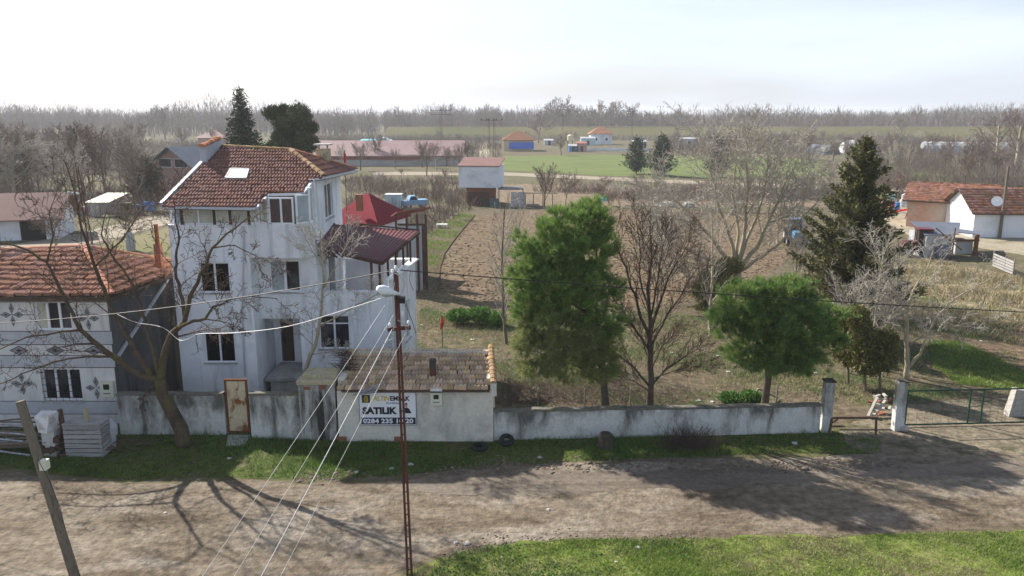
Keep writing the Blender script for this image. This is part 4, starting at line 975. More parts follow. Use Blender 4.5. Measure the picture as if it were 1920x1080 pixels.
# for-sale board
SG = thing('sign_board', 'white for sale board on the shed wall with phone number', 'sign', V(728, 795, YS - .03))
s0 = V(676, 796, YS - .02); s1 = V(779, 736, YS - .02); sw = s1.x - s0.x; shh = s1.z - s0.z; YB_ = YS - .04
k = MB(); k.box(s0.x, s1.x, YB_, YS - .002, s0.z, s1.z); part('board', k, MATS['sign_white'], SG)
k = MB(); f = .02
k.box(s0.x - f, s1.x + f, YB_ - .008, YS - .004, s0.z - f, s0.z); k.box(s0.x - f, s1.x + f, YB_ - .008, YS - .004, s1.z, s1.z + f); k.box(s0.x - f, s0.x, YB_ - .008, YS - .004, s0.z, s1.z); k.box(s1.x, s1.x + f, YB_ - .008, YS - .004, s0.z, s1.z)
part('frame', k, MATS['sign_grey'], SG)
k = MB(); k.box(s0.x + .02 * sw, s1.x - .01 * sw, YB_ - .003, YB_ - .0005, s0.z + .015 * shh, s0.z + .225 * shh); part('number_strip', k, MATS['sign_navy'], SG)
def lettering(txt, fx, fz, wfrac, hfrac, m, bold=.0, shear=0.0, dy=.005, name='lettering'):
    me = text_mesh(txt, 1.0, bold, shear); vs = np.array([v_.co for v_ in me.vertices]); lo = vs.min(0); hi = vs.max(0)
    sx = wfrac * sw / (hi[0] - lo[0]); sz = hfrac * shh / (hi[1] - lo[1])
    for v_ in me.vertices:
        c = v_.co.copy(); v_.co = Vector((s0.x + fx * sw + (c.x - lo[0]) * sx, YB_ - dy - c.z, s0.z + fz * shh + (c.y - lo[1]) * sz)) - SG.location
    me.materials.clear(); me.materials.append(MATS[m]); link(name, me, SG)
lettering('ALTIN', .24, .75, .305, .15, 'sign_gold', .03, .2)
lettering('EMLAK', .55, .75, .35, .15, 'sign_black', .035)
lettering('GLOBAL', .47, .65, .24, .06, 'sign_grey', .02)
lettering('SATILIK', .045, .33, .62, .225, 'sign_black', .055)
lettering('0284 235 10 20', .05, .045, .90, .15, 'sign_white', .035, 0, .006)
k = MB(); k.box(s0.x + .045 * sw, s0.x + .19 * sw, YB_ - .003, YB_ - .0005, s0.z + .69 * shh, s0.z + .93 * shh); LG = part('logo', k, MATS['sign_black'], SG)
k = MB(); cx = s0.x + .118 * sw
for i in range(5):
    z = s0.z + (.72 + .038 * i) * shh; hw = sw * (.05 - .008 * abs(i - 1.5)); pts = [(cx - hw, z), (cx - hw * .3, z + .012 * shh), (cx + hw * .3, z - .004 * shh), (cx + hw, z + .01 * shh), (cx + hw * .8, z + .03 * shh), (cx, z + .02 * shh), (cx - hw * .7, z + .03 * shh)]
    k.add([(x, YB_ - .006, z_) for x, z_ in pts] + [(x, YB_ - .0031, z_) for x, z_ in pts], [tuple(range(7))] + [(j, j + 7, (j + 1) % 7 + 7, (j + 1) % 7) for j in range(7)])
part('emblem', k, MATS['sign_gold'], LG)
# small printed agent portrait: plain generic figure
def printed(pts, m, d):
    k = MB(); Pq = [(s0.x + a * sw, s0.z + b * shh) for a, b in pts]; nq = len(Pq)
    k.add([(x, YB_ - d, z) for x, z in Pq] + [(x, YB_ - .0005, z) for x, z in Pq], [tuple(range(nq))] + [(j, j + nq, (j + 1) % nq + nq, (j + 1) % nq) for j in range(nq)])
    part('portrait_print', k, MATS[m], SG)
printed([(.80, .36), (.92, .36), (.90, .44), (.87, .52), (.82, .55), (.79, .5), (.79, .42)], 'sign_navy', .003)
ov = [(.83 + .022 * math.cos(t), .61 + .06 * math.sin(t)) for t in [i * math.pi / 5 for i in range(10)]]
printed(ov, 'skin_print', .004)
printed([(.808, .63), (.852, .63), (.848, .675), (.83, .69), (.812, .675)], 'hair_print', .005)

# ------------------------------------------------------------------ the green gate and its posts
GG = thing('field_gate', 'low dark green tubular steel field gate between concrete post and white stone', 'gate', G(1692, 800))
a = G(1694, 801); yg = a.y
zt = V(1700, 733, yg).z; k = MB(); xe = xx(2080, 790, yg + .6)
k.tube([(a.x, yg, zt), (xe, yg + .5, zt)], .035, 6); k.tube([(a.x, yg, .1), (xe, yg + .5, .1)], .035, 6); part('rail', k, MATS['green_paint'], GG)
for px in (1694, 1815, 1840, 1960, 2078):
    k = MB(); x = xx(px, 770, yg + .2); y = yg + .5 * (x - a.x) / (xe - a.x); k.tube([(x, y, .08), (x, y, zt)], .035, 6); part('upright', k, MATS['green_paint'], GG)
for i in range(2):
    k = MB()
    for j in range(26):
        t = (j + .5) / 26; x = a.x + (xe - a.x) * t; y = yg + .5 * t
        if i == 0: k.tube([(x, y, .1), (x, y, zt)], .004, 3, False)
    if i == 0:
        for j in range(1, 6): z = .1 + (zt - .1) * j / 6; k.tube([(a.x, yg, z), (xe, yg + .5, z)], .004, 3, False)
        part('wire_mesh', k, MATS['green_paint'], GG, kind=None)
PO = thing('gate_post', 'leaning concrete gate post with yellow lichen edge left of the green gate', 'post', G(1682, 806))
k = MB(); b0 = G(1682, 806); tp = V(1691, 714, b0.y + .0); k.bar(b0 + Vector((0, 0, -.05)), tp, .36, .3); part('shaft', k, MATS['whitewash'], PO)
k = MB(); k.bar(tp + Vector((-.15, -.16, -.5)), tp + Vector((-.15, -.16, .0)), .07, .02); part('lichen', k, MATS['mossy_concrete'], PO)
k = MB(); k.bar(tp, tp + Vector((0.01, 0, .04)), .4, .34); part('cap', k, MATS['soot_stain'], PO)
st = [(1690, 812, .16, 'grey white boulder at the foot of the leaning gate post')]
def boulder(px, py, r, label, m='stone', group=None, sz=.8):
    c = G(px, py); bm = bmesh.new(); bmesh.ops.create_icosphere(bm, subdivisions=2, radius=r)
    s_ = rr(0, 99)
    for v_ in bm.verts: v_.co *= 1 + .25 * noise.noise(v_.co / r * 1.3 + Vector((s_, s_, s_))); v_.co.z *= sz
    me = bpy.data.meshes.new('boulder'); bm.to_mesh(me); bm.free(); me.materials.append(MATS[m])
    o = link('boulder', me, None, c + Vector((0, 0, r * .5))); return tag(o, label, 'stone', group)
boulder(1694, 808, .19, st[0][3])
WS = G(1906, 782); k = MB(); bm = None
k.hexa([WS + Vector(q) for q in ((-.32, 0, 0), (.5, 0, 0), (.5, .4, 0), (-.32, .4, 0), (-.12, .05, 1.15), (.35, .05, 1.1), (.35, .35, 1.1), (-.12, .35, 1.15))])
single('stone_pillar', k, MATS['stone'], 'pale tapered stone pillar behind the green gate at the right edge', 'pillar', WS)
# broken wooden rail by the wall end
RL = thing('wooden_barrier', 'low broken timber barrier between wall end and gate post', 'barrier', G(1600, 806))
k = MB(); a = G(1552, 800); b = G(1645, 800); z = V(1600, 783, a.y).z; k.bar(a + Vector((0, 0, z)), b + Vector((0, 0, z)), .09, .08); part('rail', k, MATS['dark_wood'], RL)
for p, q in (((1553, 820), (1560, 784)), ((1642, 815), (1643, 785)), ((1548, 800), (1570, 785))):
    k = MB(); A_ = G(*p); B_ = V(q[0], q[1], A_.y + .25); k.bar(A_, B_, .08); part('leg', k, MATS['dark_wood'], RL)
for i, (p, q, yq) in enumerate((((1628, 778), (1645, 745), 30.6), ((1637, 780), (1660, 751), 30.6))):
    A_ = V(*p, 30.3); B_ = V(*q, 30.9); k = MB(); A_.z = .1; k.bar(A_, B_, .1, .08); single('timber_offcut', k, MATS['stone'], ['pale timber leaning behind the barrier, upper left one', 'pale timber leaning behind the barrier, lower right one'][i], 'timber')
for i in range(14):
    px = rr(1636, 1668); py = rr(752, 792); c = G(px, py); k = MB(); a_ = rr(0, 3.1); k.bar(c + Vector((0, 0, .08 + .02 * i)), c + Vector((math.cos(a_) * rr(.2, .5), math.sin(a_) * .3, .1 + .02 * i)), .1, .07)
    single('stone_block', k, MATS['stone'] if i % 3 else MATS['old_brick'], 'broken pale masonry piece heaped beside the leaning gate post', 'rubble', None, 'rubble beside the gate post')
# ------------------------------------------------------------------ street pole, cables
LP = thing('lamp_pole', 'tall rusty red steel lattice pole with white street lamp in the foreground', 'utility pole', (-2.72, 19.3, 0))
pb = Vector((-2.72, 19.15, 0)); ptop = V(742, 508, 19.4)
k = MB(); off_ = Vector((.055, 0, 0)); off2 = Vector((.03, 0, 0))
k.bar(pb - off_, ptop - off2, .05, .1); part('upright', k, MATS['pole_rust'], LP)
k = MB(); k.bar(pb + off_, ptop + off2, .05, .1); part('upright', k, MATS['pole_rust'], LP)
k = MB(); nb_ = 26
for i in range(nb_):
    t = (i + .5) / nb_; c = pb.lerp(ptop, t); wv = off_.lerp(off2, t); k.bar(c - wv * .55, c + wv * .55, .02, .03, up=(0, 1, 0))
part('lacing', k, MATS['pole_rust'], LP)
k = MB(); ca = V(727, 618, 19.3); cb = V(770, 614, 19.3); k.bar(ca, cb, .07, .09); part('crossarm', k, MATS['pole_rust'], LP)
for px, py in ((731, 612), (766, 608), (754, 590), (742, 505), (748, 512), (736, 512)):
    c = V(px, py, 19.32); k = MB(); k.lathe(c, [(.012, -.05), (.012, 0), (.035, .01), (.045, .04), (.03, .06), (.04, .08), (.012, .1)], 8); part('insulator', k, MATS['lamp_white'], LP)
k = MB(); c = V(753, 560, 19.3); k.box(c.x - .08, c.x + .08, 19.2, 19.4, c.z - .1, c.z + .05); part('junction_box', k, MATS['cable_black'], LP)
k = MB(); a = V(750, 552, 19.3); b = V(708, 541, 18.9); k.tube([a, a.lerp(b, .3), a.lerp(b, .55), a.lerp(b, .8), b], [.035, .06, .11, .12, .07], 10); LH = part('lamp_head', k, MATS['lamp_white'], LP, smooth=True)
k = MB(); k.tube([a.lerp(b, .35) - Vector((0, 0, .05)), a.lerp(b, .65) - Vector((0, 0, .085)), a.lerp(b, .9) - Vector((0, 0, .06))], [.05, .09, .05], 8); part('lens', k, MATS['glass_blue'], LH, smooth=True)
def loopwire(pts, r, m, parent=None):
    P_ = [V(*q) for q in pts]; Q = []
    for i in range(len(P_) - 1):
        p0 = P_[max(i - 1, 0)]; p1 = P_[i]; p2 = P_[i + 1]; p3 = P_[min(i + 2, len(P_) - 1)]
        for j in range(5):
            t = j / 5; Q.append(.5 * ((2 * p1) + (p2 - p0) * t + (2 * p0 - 5 * p1 + 4 * p2 - p3) * t * t + (3 * p1 - p0 - 3 * p2 + p3) * t ** 3))
    Q.append(P_[-1]); k = MB(); k.tube(Q, r, 5); return k
for pts, m_, r in ((((742, 512, 19.3), (731, 520, 19.2), (728, 538, 19.2), (735, 550, 19.2)), 'cable_white', .012), (((742, 512, 19.3), (755, 522, 19.2), (758, 538, 19.2), (750, 552, 19.2)), 'cable_white', .02),
                   (((740, 530, 19.2), (736, 560, 19.2), (739, 600, 19.2), (735, 634, 19.2), (722, 638, 19.2)), 'cable_white', .009), (((745, 600, 19.2), (760, 610, 19.2), (761, 632, 19.2), (757, 643, 19.2)), 'cable_white', .008),
                   (((757, 563, 19.3), (770, 595, 19.3), (778, 620, 19.3), (780, 625, 19.3)), 'cable_black', .008), (((770, 506, 19.5), (768, 525, 19.6), (775, 545, 19.7)), 'cable_black', .006)):
    part('drop_wire', loopwire(pts, r, m_), MATS[m_], LP)
def catenary(a, b, sag, n=24):
    a = Vector(a); b = Vector(b); return [a.lerp(b, i / n) - Vector((0, 0, sag * 4 * (i / n) * (1 - i / n))) for i in range(n + 1)]
def cable(name, a, b, sag, r, m, label, group=None):
    k = MB(); k.tube(catenary(a, b, sag), r, 5); return single(name, k, MATS[m], label, 'cable', None, group)
q = V(744, 506, 19.4)
cable('overhead_cable', q, V(2150, 596, 23.0) , .1, .014, 'cable_black', 'black overhead cable running right from the lamp pole across the pines')
cable('overhead_cable', q, V(-200, 612, 24.5), .35, .013, 'cable_black', 'black overhead cable running left from the lamp pole past the white house')
k = loopwire([(722, 557, 19.2), (650, 580, 19.8), (540, 612, 20.6), (440, 624, 21.5), (375, 626, 22.2), (352, 636, 22.4), (335, 637, 22.6), (312, 618, 22.9), (290, 610, 23.2), (250, 603, 26), (206, 582, 29.4)], .009, None)
single('service_cable', k, MATS['cable_white'], 'sagging white service cable hanging from the lamp pole to the houses', 'cable')
for i, (a, b) in enumerate((((722, 572), (372, 1092)), ((738, 590), (432, 1092)), ((736, 616), (484, 1092)), ((766, 614), (520, 1092)))):
    A_ = V(*a, 19.25); B_ = V(*b, 12.3 + .2 * i)
    cable('overhead_wire', A_, B_, .03, [.005, .0045, .009, .004][i], 'cable_white', ['outermost left of the pale wires fanning down from the lamp pole', 'second from left of the pale wires fanning down from the lamp pole', 'thickest pale wire descending from the lamp pole crossarm', 'rightmost thin pale wire descending from the lamp pole'][i])
# wooden prop pole at the left, leaning
WP = thing('wooden_pole', 'leaning cut wooden pole with small white box at the left foreground', 'pole', G(142, 1082))
a = G(142, 1084); b = V(38, 752, a.y + .4); k = MB(); k.tube([a - Vector((0, 0, .05)), a.lerp(b, .5), b], [.13, .12, .115], 10); part('shaft', k, MATS['pole_wood'], WP)
c = V(83, 870, a.y + .1); k = MB(); k.box(c.x - .07, c.x + .1, c.y - .12, c.y + .08, c.z - .13, c.z + .12); part('white_box', k, MATS['cream_box'], WP)
k = MB(); k.tube([V(70, 860, a.y - .05), V(92, 900, a.y - .12), V(112, 950, a.y - .1), V(122, 990, a.y - .08)], .008, 4); part('wire', k, MATS['cable_black'], WP)
def lattice_pole(px, pyb, h, label, arms=1, w=.35, group=None, m='pole_rust', lamp=False, lean=0.0):
    c = G(px, pyb); t = thing('utility_pole', label, 'utility pole', c, group); k = MB(); s = w
    tp = c + Vector((lean, 0, h))
    for dx in (-1, 1): k.bar(c + Vector((dx * s / 2, 0, 0)), tp + Vector((dx * s / 4, 0, 0)), .07 if w > .2 else .05)
    n = int(h / .8)
    for i in range(n):
        z0 = i / n; z1 = (i + 1) / n; sg = 1 if i % 2 else -1; k.bar(c.lerp(tp, z0) + Vector((sg * s / 2 * (1 - z0 / 2), 0, 0)), c.lerp(tp, z1) - Vector((sg * s / 2 * (1 - z1 / 2), 0, 0)), .04)
    part('mast', k, MATS[m], t); k = MB()
    for j in range(arms): z = tp.z - .3 - j * 1.1; k.bar((tp.x - w * 3.6, tp.y, z), (tp.x + w * 3.6, tp.y, z), .1)
    if arms:
        part('crossarm', k, MATS[m], t); k = MB()
        for dx in (-1, 0, 1): k.lathe((tp.x + dx * w * 3.3, tp.y, tp.z - .25), [(.1, 0), (.16, .1), (.1, .2), (.15, .3), (.05, .4)], 6)
        part('insulator', k, MATS['soot_stain'], t)
    if lamp: k = MB(); k.tube([tp - Vector((0, 0, 2.2)), tp + Vector((-1.0, -.2, -2.1))], [.05, .16], 8); part('lamp_head', k, MATS['lamp_white'], t)
    return t
lattice_pole(174, 478, 7.5, 'dark lattice pole with small lamp by the lane behind the patterned house', 0, .35, lamp=True, lean=-.5)
lattice_pole(828, 296, 13.0, 'rusty double armed power mast left of the white hut', 2, .8)
lattice_pole(917, 300, 10.5, 'left mast of the close pair of power masts above the white hut', 1, .6)
lattice_pole(927, 300, 10.5, 'right mast of the close pair of power masts above the white hut', 1, .6)
lattice_pole(1055, 262, 11, 'thin pole standing before the flood bank left of the round water tank', 1, .5)
lattice_pole(1184, 262, 13, 'dark mast before the flood bank behind the small dark conifer', 2, .7)
lattice_pole(1236, 262, 15, 'pale slim mast with crossarms on the flood bank slope', 2, .4, m='stone')
c = G(1874, 446); t = thing('utility_pole', 'leaning wooden pole before the white farmhouse carrying a satellite dish', 'utility pole', c)
k = MB(); k.tube([c, V(1891, 312, c.y + .3)], [.16, .11], 8); part('shaft', k, MATS['pole_wood'], t)
dc = V(1869, 378, c.y - .4); d_ = MB(); dn = Vector((-.35, -.8, .35)).normalized(); du = dn.orthogonal().normalized(); dw = dn.cross(du); rings = []
for r_, dpt in ((0.02, .0), (.25, .03), (.45, .1), (.5, .13)):
    rings.append([dc + (du * math.cos(a_) + dw * math.sin(a_)) * r_ * 1.0 + dn * dpt for a_ in [i * math.pi / 8 for i in range(16)]])
vs = [p for r_ in rings for p in r_]; fs = [(i * 16 + j, i * 16 + (j + 1) % 16, (i + 1) * 16 + (j + 1) % 16, (i + 1) * 16 + j) for i in range(3) for j in range(16)]
d_.add(vs, fs); d_.bar(dc, dc + dn * .5, .03); single('satellite_dish', d_, MATS['dish_white'], 'round white satellite dish fixed to the leaning wooden pole at the right farm', 'satellite dish', dc)

# ------------------------------------------------------------------ the big bare tree at the left and its neighbours
CF = dict(WIDE); CF.update(nc=[8, 6, 5, 4], lr=[.8, .55, .5, .5], rmin=.008, rr=.42, wig=[.06, .16, .22, .25], trop=[.05, .05, .03, .0], ang=[.8, .75, .8, .8])
Yt = 27.6
fl = [([(345, 836, Yt), (340, 805, Yt), (322, 770, Yt), (303, 738, Yt), (300, 712, Yt)], .30, .2, 0),
      ([(300, 712, Yt), (268, 706, Yt), (238, 688, Yt), (212, 668, 27.5), (170, 636, 27.3), (150, 618, 27.2), (138, 590, 27.0), (112, 540, 26.9), (88, 492, 26.8), (50, 468, 26.6), (-10, 450, 26.4)], .15, .025, 1.9),
      ([(212, 668, 27.5), (172, 668, 27.2), (140, 671, 27.0), (100, 678, 26.8), (60, 694, 26.6), (10, 716, 26.4), (-30, 730, 26.2)], .05, .015, 1.0),
      ([(150, 618, 27.2), (100, 625, 27), (50, 632, 26.8), (0, 655, 26.5), (-40, 680, 26.4)], .045, .012, 1.4),
      ([(285, 708, Yt), (262, 672, Yt), (232, 622, 27.8), (210, 580, 27.9), (195, 540, 28), (178, 500, 28.1), (165, 460, 28.2), (150, 415, 28.2), (140, 360, 28.3), (120, 300, 28.4)], .12, .02, 2.3),
      ([(300, 712, Yt), (290, 668, Yt), (275, 615, 27.8), (262, 570, 28), (240, 520, 28), (205, 470, 28), (190, 440, 28), (200, 395, 28)], .09, .015, 1.9),
      ([(300, 712, Yt), (306, 680, Yt), (312, 650, 27.4), (322, 625, 27.3), (345, 606, 27.2), (352, 580, 27.1), (362, 545, 27.0), (385, 500, 26.9), (398, 465, 26.9), (425, 438, 26.8), (470, 405, 26.7)], .16, .02, 1.7),
      ([(348, 600, 27.2), (342, 560, 27.4), (330, 520, 27.4), (330, 480, 27.5), (336, 445, 27.5), (328, 405, 27.5), (325, 370, 27.6)], .085, .015, 1.5),
      ([(330, 616, 27.2), (352, 606, 26.9), (385, 598, 26.6), (400, 575, 26.4), (430, 562, 26.2), (470, 555, 26.1), (520, 560, 26)], .07, .012, 1.5),
      ([(385, 598, 26.6), (420, 604, 26.4), (450, 612, 26.2)], .025, .008, .7),
      ([(398, 465, 26.9), (440, 460, 26.8), (480, 480, 26.7), (520, 500, 26.6)], .03, .008, 1.0),
      ([(300, 712, Yt), (270, 740, 27.3), (268, 770, 27.1)], .03, .01, .2),
      ([(88, 492, 26.8), (100, 440, 26.8), (92, 400, 26.8), (110, 350, 26.9)], .035, .01, 1.6),
      ([(178, 500, 28.1), (230, 450, 28.2), (260, 400, 28.3), (300, 360, 28.4)], .04, .01, 1.6)]
guided('bare_tree', 'large crooked bare tree with mossy trunk in front of the left garden wall', 'tree', G(345, 834), fl, CF, 3, 21, 'bark_front', 'twig_dark')
Y2 = 30.6
fl = [([(560, 745, Y2), (572, 700, Y2), (590, 650, Y2), (598, 612, Y2), (604, 560, Y2), (606, 510, Y2), (604, 470, Y2), (600, 430, Y2)], .11, .015, 1.5),
      ([(598, 612, Y2), (640, 590, 30.4), (690, 562, 30.2), (718, 545, 30.1)], .04, .008, 1.1),
      ([(606, 540, Y2), (630, 500, 30.5), (650, 460, 30.5), (668, 430, 30.6)], .035, .008, 1.3),
      ([(606, 500, Y2), (585, 470, 30.6), (570, 440, 30.6)], .03, .008, 1.0),
      ([(590, 650, Y2), (550, 610, 30.4), (520, 590, 30.4)], .02, .006, .7), ([(585, 665, Y2), (620, 660, 30.3), (650, 655, 30.2)], .02, .006, .6)]
CS = dict(CF); CS.update(nc=[9, 6, 5, 3], rmin=.007, trop=[.1, .1, .05, 0])
guided('bare_tree', 'slender bare tree leaning before the white house door', 'tree', G(560, 748), fl, CS, 3, 22, 'bark_walnut', 'twig_pale')
# vase shaped dark bare tree right of the pine
YT = 30.4; b = (1218, 791, YT)
fl = [([b, (1220, 720, YT), (1219, 660, YT), (1219, 600, YT), (1214, 540, YT), (1222, 480, YT), (1220, 440, YT)], .17, .02, 1.7),
      ([(1219, 640, YT), (1196, 575, YT), (1178, 520, YT - .2), (1160, 470, YT - .3), (1150, 430, YT - .3)], .075, .01, 1.5),
      ([(1219, 620, YT), (1240, 560, YT), (1262, 505, YT + .1), (1290, 460, YT + .2)], .075, .01, 1.5),
      ([(1219, 660, YT), (1180, 600, YT), (1150, 560, YT), (1128, 520, YT)], .05, .01, 1.5),
      ([(1219, 650, YT), (1250, 590, YT), (1285, 540, YT), (1310, 500, YT)], .05, .01, 1.4),
      ([(1219, 725, YT), (1190, 690, YT - .1), (1160, 665, YT - .2), (1130, 650, YT - .3), (1105, 640, YT - .3)], .055, .01, 1.2),
      ([(1220, 725, YT), (1250, 690, YT - .1), (1285, 668, YT - .2), (1315, 650, YT - .3)], .055, .01, 1.2),
      ([(1219, 715, YT), (1250, 700, YT - .3), (1290, 688, YT - .5), (1330, 690, YT - .6)], .03, .008, .9),
      ([(1219, 735, YT), (1190, 715, YT - .3), (1150, 700, YT - .4)], .03, .008, .9),
      ([(1218, 600, YT), (1230, 540, YT - .4), (1240, 480, YT - .6), (1250, 440, YT - .6)], .05, .01, 1.4),
      ([(1218, 590, YT), (1200, 520, YT + .4), (1200, 460, YT + .6), (1195, 420, YT + .6)], .05, .01, 1.4),
      ([(1219, 690, YT), (1205, 640, YT + .3), (1180, 600, YT + .5)], .03, .008, 1.2), ([(1219, 700, YT), (1240, 650, YT + .3), (1270, 620, YT + .5)], .03, .008, 1.2)]
CV = dict(VASE); CV.update(nc=[12, 7, 5, 3], ang=[.42, .5, .6, .7], lr=[.8, .5, .5, .5], rmin=.007, wig=[.03, .07, .12, .15], trop=[.08, .05, .03, 0])
guided('bare_tree', 'dark vase shaped bare tree with many straight rising branches behind the long wall', 'tree', GY(1218, YT), fl, CV, 3, 23, 'bark_dark', 'twig_dark')
# the wide walnut behind
YW_ = G(1385, 560).y
def wv(pts, dy=0): return [(a_, b_, YW_ + dy * i / max(1, len(pts) - 1)) for i, (a_, b_) in enumerate(pts)]
fl = [(wv([(1385, 562), (1383, 530), (1380, 500)]), .36, .3, 0),
      (wv([(1380, 505), (1352, 472), (1325, 436), (1300, 404), (1262, 373), (1225, 346)], -1.5), .17, .02, 3.5),
      (wv([(1380, 500), (1368, 445), (1350, 395), (1340, 346), (1325, 301), (1310, 261)], 1), .15, .02, 3.5),
      (wv([(1382, 500), (1395, 445), (1398, 391), (1402, 337), (1398, 292), (1410, 243)], .5), .17, .02, 3.5),
      (wv([(1384, 505), (1420, 463), (1440, 418), (1460, 373), (1480, 328), (1500, 292)], -.6), .17, .02, 3.5),
      (wv([(1384, 510), (1430, 481), (1465, 454), (1495, 418), (1530, 382), (1545, 355)], -2), .13, .02, 3.2),
      (wv([(1380, 512), (1340, 490), (1295, 472), (1262, 458), (1230, 427)], -2.5), .13, .02, 3.2),
      (wv([(1380, 490), (1385, 436), (1372, 364), (1380, 310), (1370, 266)], 2.5), .13, .02, 3.4),
      (wv([(1384, 495), (1410, 427), (1432, 364), (1440, 310), (1450, 266)], 2.5), .13, .02, 3.4),
      (wv([(1378, 515), (1330, 505), (1290, 500), (1255, 490)], -1), .06, .015, 2.2), (wv([(1325, 436), (1290, 427), (1250, 409), (1215, 382)], 1), .06, .015, 2.8),
      (wv([(1440, 418), (1480, 404), (1510, 364), (1520, 319)], 1), .07, .015, 2.8)]
CW = dict(WIDE); CW.update(nc=[13, 9, 7, 4], lr=[.8, .55, .5, .5], rmin=.013, rr=.45, wig=[.05, .14, .2, .25], ang=[.75, .75, .8, .8], trop=[.1, .05, .03, .02])
guided('walnut_tree', 'broad pale bare walnut tree towering behind the round pine', 'tree', G(1385, 560), fl, CW, 3, 24, 'bark_walnut', 'twig_pale', n_tr=7)
# lichen-yellow bare tree at the right, and its neighbours
YR_ = G(1700, 712).y
fl = [([(1700, 714, YR_), (1700, 670, YR_), (1700, 620, YR_), (1700, 580, YR_)], .13, .09, 0),
      ([(1702, 690, YR_), (1725, 665, YR_ - .2), (1740, 625, YR_ - .3), (1752, 600, YR_ - .4), (1790, 560, YR_ - .5), (1830, 535, YR_ - .6), (1870, 520, YR_ - .6)], .08, .015, 1.6),
      ([(1700, 580, YR_), (1680, 550, YR_), (1660, 515, YR_ + .2), (1640, 480, YR_ + .3), (1620, 450, YR_ + .4)], .07, .015, 1.8),
      ([(1700, 580, YR_), (1712, 545, YR_), (1735, 510, YR_ + .2), (1750, 470, YR_ + .3)], .07, .015, 1.8),
      ([(1704, 648, YR_), (1730, 630, YR_ - .5), (1742, 600, YR_ - .6), (1735, 585, YR_ - .6)], .05, .012, 1.0),
      ([(1700, 600, YR_), (1655, 590, YR_ - .5), (1610, 592, YR_ - .8), (1580, 570, YR_ - .9)], .04, .01, 1.3),
      ([(1752, 600, YR_ - .4), (1790, 612, YR_ - .8), (1840, 600, YR_ - 1), (1880, 580, YR_ - 1.2)], .03, .008, 1.0),
      ([(1698, 625, YR_), (1675, 600, YR_ + .4), (1655, 560, YR_ + .6), (1640, 540, YR_ + .6)], .045, .01, 1.4)]
guided('bare_tree', 'pale bare tree with yellow lichen on its trunk just left of the green gate', 'tree', G(1700, 714), fl, CF, 3, 25, 'bark_pale', 'twig_pale')
def placed_bare(px, py, seed, h, r, cfg, label, maxlv=3, tf=.5, mt='bark', mc='twig', d=(0, 0, 1), rmin=.009, name='bare_tree', group=None):
    t = thing(name, label, 'tree', G(px, py), group); a_, b_ = bare_meshes(seed, h, r, cfg, maxlv, tf, d, rmin, 0 if maxlv < 4 else 1, mt, mc); link('trunk', a_, t); link('crown', b_, t); return t
SAP = dict(VASE); SAP.update(nc=[30, 6, 4], ang=[.55, .5, .6], lr=[.28, .5, .5], t0=[.15, .2, .1], ns=[9, 3, 2], wig=[.035, .1, .2], trop=[.02, .12, .05])
placed_bare(950, 645, 31, 7.2, .10, SAP, 'tall slender pale sapling left of the big pine', 2, 1.0, 'bark', 'twig_pale', (-.12, 0, 1))
placed_bare(965, 560, 32, 6.0, .06, SAP, 'thin pale sapling standing in the ploughed field behind the big pine', 2, 1.0, 'bark_walnut', 'twig_pale', (-.02, 0, 1))
for i, (px, py, h, lab) in enumerate(((1590, 700, 6.5, 'slender bare sapling close right of the round pine'), (1630, 690, 6.0, 'bare sapling behind the yellow green junipers'), (1655, 706, 5.2, 'dark thin bare tree left of the lichen trunk'), (1560, 640, 6.5, 'bare sapling rising in front of the tall cypress'), (1610, 640, 6.5, 'bare sapling at the right foot of the tall cypress'), (1672, 640, 5.0, 'bare sapling in front of the field sheds'))):
    placed_bare(px, py, 40 + i, h, .07, SAP if i % 2 else CV, lab, 2 if i % 2 else 3, 1.0 if i % 2 else .55, 'bark_walnut', 'twig_pale')
placed_bare(1330, 620, 47, 6.8, .08, SAP, 'thin bare sapling left of the olive shrub and the round pine', 2, 1.0, 'bark_walnut', 'twig_pale')
placed_bare(1490, 560, 48, 7.0, .12, CV, 'bare tree between walnut and tall cypress', 3, .5, 'bark_walnut', 'twig_pale')
placed_bare(1620, 560, 49, 6.5, .12, CV, 'bare tree right of the tall cypress before the farm yard', 3, .5, 'bark_walnut', 'twig')

# ------------------------------------------------------------------ evergreens near
def bl(px, py, Y, rx, rz): c = V(px, py, Y); return (c.x, c.y, c.z, rx, rz)
BP = GY(1136, 29.9)
t = thing('pine_tree', 'big leaning green pine with dense top and drooping yellowish lower boughs', 'tree', BP)
o_ = np.array(BP); yb = BP.y
top = [bl(1125, 540, yb, .65, 1.0), bl(1040, 540, yb - .3, 1.2, 1.1), bl(1130, 600, yb, .6, .8), bl(1105, 408, yb, .75, .65), bl(1075, 430, yb - .2, 1.15, .95), bl(1025, 455, yb - .3, 1.1, .9), bl(1000, 505, yb - .5, .95, 1.0), bl(1060, 500, yb - .3, 1.3, 1.2), bl(1112, 470, yb + .1, .75, 1.0), bl(1010, 560, yb - .6, 1.0, 1.0), bl(1080, 560, yb, 1.05, 1.0)]
low = [bl(1015, 610, yb - .8, .9, .7), bl(1075, 620, yb - .3, 1.0, .8), bl(1020, 660, yb - 1.0, .95, .55), bl(1075, 680, yb - .6, .9, .6), bl(985, 640, yb - .9, .5, .45), bl(1125, 680, yb - .4, .8, .7), bl(1105, 650, yb - .4, .8, .7), bl(1000, 690, yb - 1.1, .7, .4), bl(1115, 640, yb, .6, .6)]
link('crown', tri_mesh('crown', needles(top, 4800, 30, .25, .009, 1, .75, .38, .3) - o_, MATS['pine_green']), t)
link('lower_boughs', tri_mesh('lower_boughs', needles(low, 2300, 26, .26, .008, 2, .15, .5, .3) - o_, MATS['pine_yellow']), t)
k = MB()
